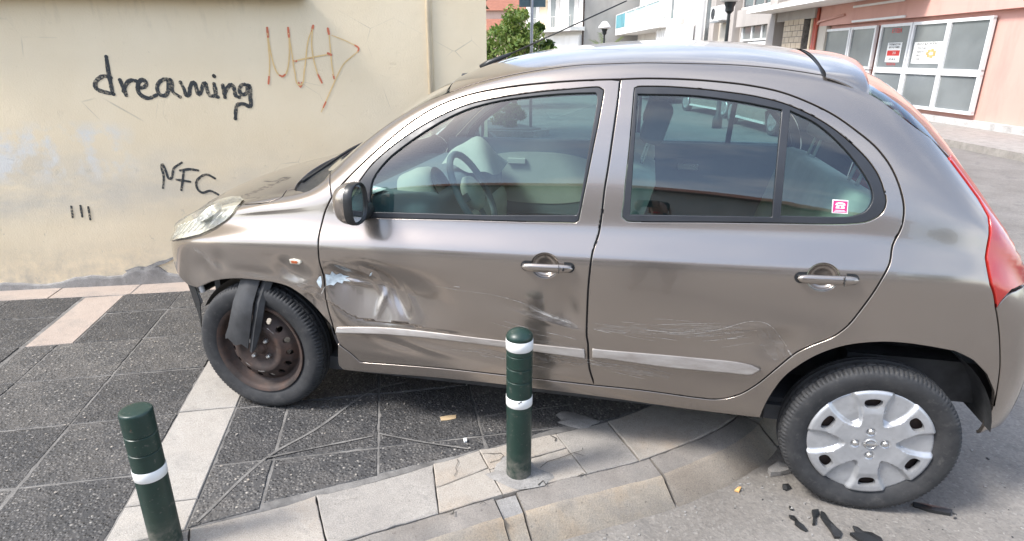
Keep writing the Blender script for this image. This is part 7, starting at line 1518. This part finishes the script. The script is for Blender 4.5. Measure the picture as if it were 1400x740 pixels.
flat('plastic_shard','tiny black chip above the jagged leftmost splinter','plastic shard',[gpx(*p) for p in ((1077,697),(1082,698),(1083,702),(1079,701))],-.113,.004,'plastic',GS,7)
flat('stone_chip','pale flat stone chip between the kerb and the rear tyre','stone',[gpx(*p) for p in ((1048,649),(1062,641),(1074,644),(1080,651),(1066,654),(1052,655))],-.113,.018,'patch',None,8)
flat('cardboard_scrap','tan scrap of cardboard on the dark paving','scrap',[gpx(u,v,0) for u,v in ((601,571),(612,569),(623,568),(623,573),(612,575),(603,576))],.0015,.002,'card',None,9,.002)
flat('paper_scrap','small white paper crumb on the dark paving near the kerb slabs','scrap',[gpx(u,v,0) for u,v in ((633,602),(638,601),(638,605),(634,606))],.0015,.004,'paper',None,10)
flat('leaf','orange dry leaf at the foot of the kerb','leaf',[gpx(u,v,-.110) for u,v in ((1003,675),(1008,671),(1012,672),(1009,677))],-.113,.003,'ochreprint',None,11)
# ---------------------------------------------------------------- the photographer, standing behind the camera (mirrored in the car's glass)
def skinbody(name,chains,mat,parent,sub=2):
    "chains: lists of (x,y,z,radius); joints with the same position are shared"
    bm=bmesh.new(); sk=bm.verts.layers.skin.verify(); key={}; first=True
    def vert(p):
        k=tuple(round(c,4) for c in p[:3])
        if k not in key:
            v=bm.verts.new(p[:3]); r=p[3]; v[sk].radius=r if hasattr(r,'__len__') else (r,r); v[sk].use_root=not key; key[k]=v
        return key[k]
    for ch in chains:
        for a,b in zip(ch[:-1],ch[1:]):
            va,vb=vert(a),vert(b)
            if bm.edges.get((va,vb)) is None: bm.edges.new((va,vb))
    me=bpy.data.meshes.new(name); bm.to_mesh(me); bm.free(); me.materials.append(mat); o=link(bpy.data.objects.new(name,me),parent)
    s=o.modifiers.new('skin','SKIN'); s.use_smooth_shade=True; q=o.modifiers.new('sub','SUBSURF'); q.levels=sub; q.render_levels=sub
    return o
def person():
    base=B(-.44,.03,-.102); o=empty('person',base,YAW); tag(o,'person in dark clothes holding up a phone, mirrored in the rear door glass','person')
    skin_=simple('skin',(.42,.26,.19),.55,var=.08); dk=simple('dark_jacket_cloth',(.016,.017,.020),.85,var=.2,bump=.2,bscale=200); jean=simple('dark_jeans',(.03,.04,.06),.9,var=.2,bump=.2,bscale=300); hair=simple('dark_hair',(.015,.012,.010),.6,bump=.4,bscale=300)
    P=(0,0,.94,(.15,.11)); ch=[[P,(0,.0,1.06,(.145,.105)),(0,.0,1.24,(.165,.12)),(0,-.005,1.38,(.16,.11)),(0,.0,1.46,.058),(0,.02,1.53,.055)]]
    for s in (-1,1):
        ch.append([(0,-.005,1.38,(.16,.11)),(s*.165,0,1.40,.068),(s*.235,.06,1.26,.050),(s*.245,.13,1.17,.044),(s*.17,.26,1.36,.038),(s*.095,.365,1.525,.028)])
        ch.append([P,(s*.095,.0,.86,.092),(s*.105,.012,.50,.062),(s*.11,-.012,.30,.056),(s*.115,-.02,.09,.040),(s*.125,.10,.035,.038),(s*.13,.17,.03,.028)])
    skinbody('body',ch,dk,o)
    # trousers, head, hair, hands, phone
    skinbody('trousers',[[(0,0,.97,(.150,.118)),(0,0,.90,(.16,.125)),(.098,.0,.82,.100),(.107,.012,.50,.071),(.112,-.012,.30,.065),(.117,-.02,.10,.056)],[(0,0,.90,(.16,.125)),(-.098,.0,.82,.100),(-.107,.012,.50,.071),(-.112,-.012,.30,.065),(-.117,-.02,.10,.056)]],jean,o)
    h=skinbody('head',[[(0,.015,1.50,.050),(0,.035,1.555,(.062,.070)),(0,.03,1.63,(.074,.090)),(0,.015,1.70,(.066,.080))],[(0,.035,1.555,(.062,.070)),(0,.098,1.585,.030)],[(0,.03,1.63,(.074,.090)),(0,.125,1.625,.014)]],skin_,o)
    for s in (-1,1):
        MB().lathe([(0,.012),(.009,.009),(.012,0)],12,Matrix.Translation((s*.031,.108,1.645))@Matrix.Rotation(-math.pi/2,4,'X')).build('eye',MT['paper'],h,smooth=True); MB().box((s*.078,.012,1.62),(.014,.034,.058),bev=.006).build('ear',skin_,h,smooth=True)
    MB().box((0,.122,1.575),(.048,.012,.012),bev=.005).build('mouth',MT['redprint'],h,smooth=True)
    skinbody('hair',[[(0,-.005,1.60,(.078,.075)),(0,.0,1.68,(.083,.086)),(0,.02,1.725,(.070,.080))]],hair,h)
    for s in (-1,1):
        pl=[[(s*.095,.365,1.525,.026),(s*.078,.395,1.565,.030),(s*.07,.405,1.59,.026)]]
        for k,(dz,ln) in enumerate(((.030,.052),(.012,.060),(-.006,.056),(-.022,.044))):
            b=(s*.070,.408,1.588+dz,.0095); pl.append([(s*.07,.405,1.59,.026),b,(s*(.070-.012),.424,1.590+dz,.0088),(s*(.070-.012-ln*.5),.430,1.592+dz,.0078)])
        pl.append([(s*.078,.395,1.565,.030),(s*.066,.385,1.560,.011),(s*.046,.388,1.578,.0095),(s*.030,.392,1.590,.008)])
        skinbody('hand',pl,skin_,o,1)
    ph=MB().box((0,.412,1.596),(.155,.009,.074),bev=.004).build('phone',MT['rubber'],None,smooth=False); ph.parent=None; ph.matrix_world=Matrix.Translation(base)@Matrix.Rotation(YAW,4,'Z'); tag(ph,'black phone held up in both hands of the person mirrored in the glass','phone')
person()
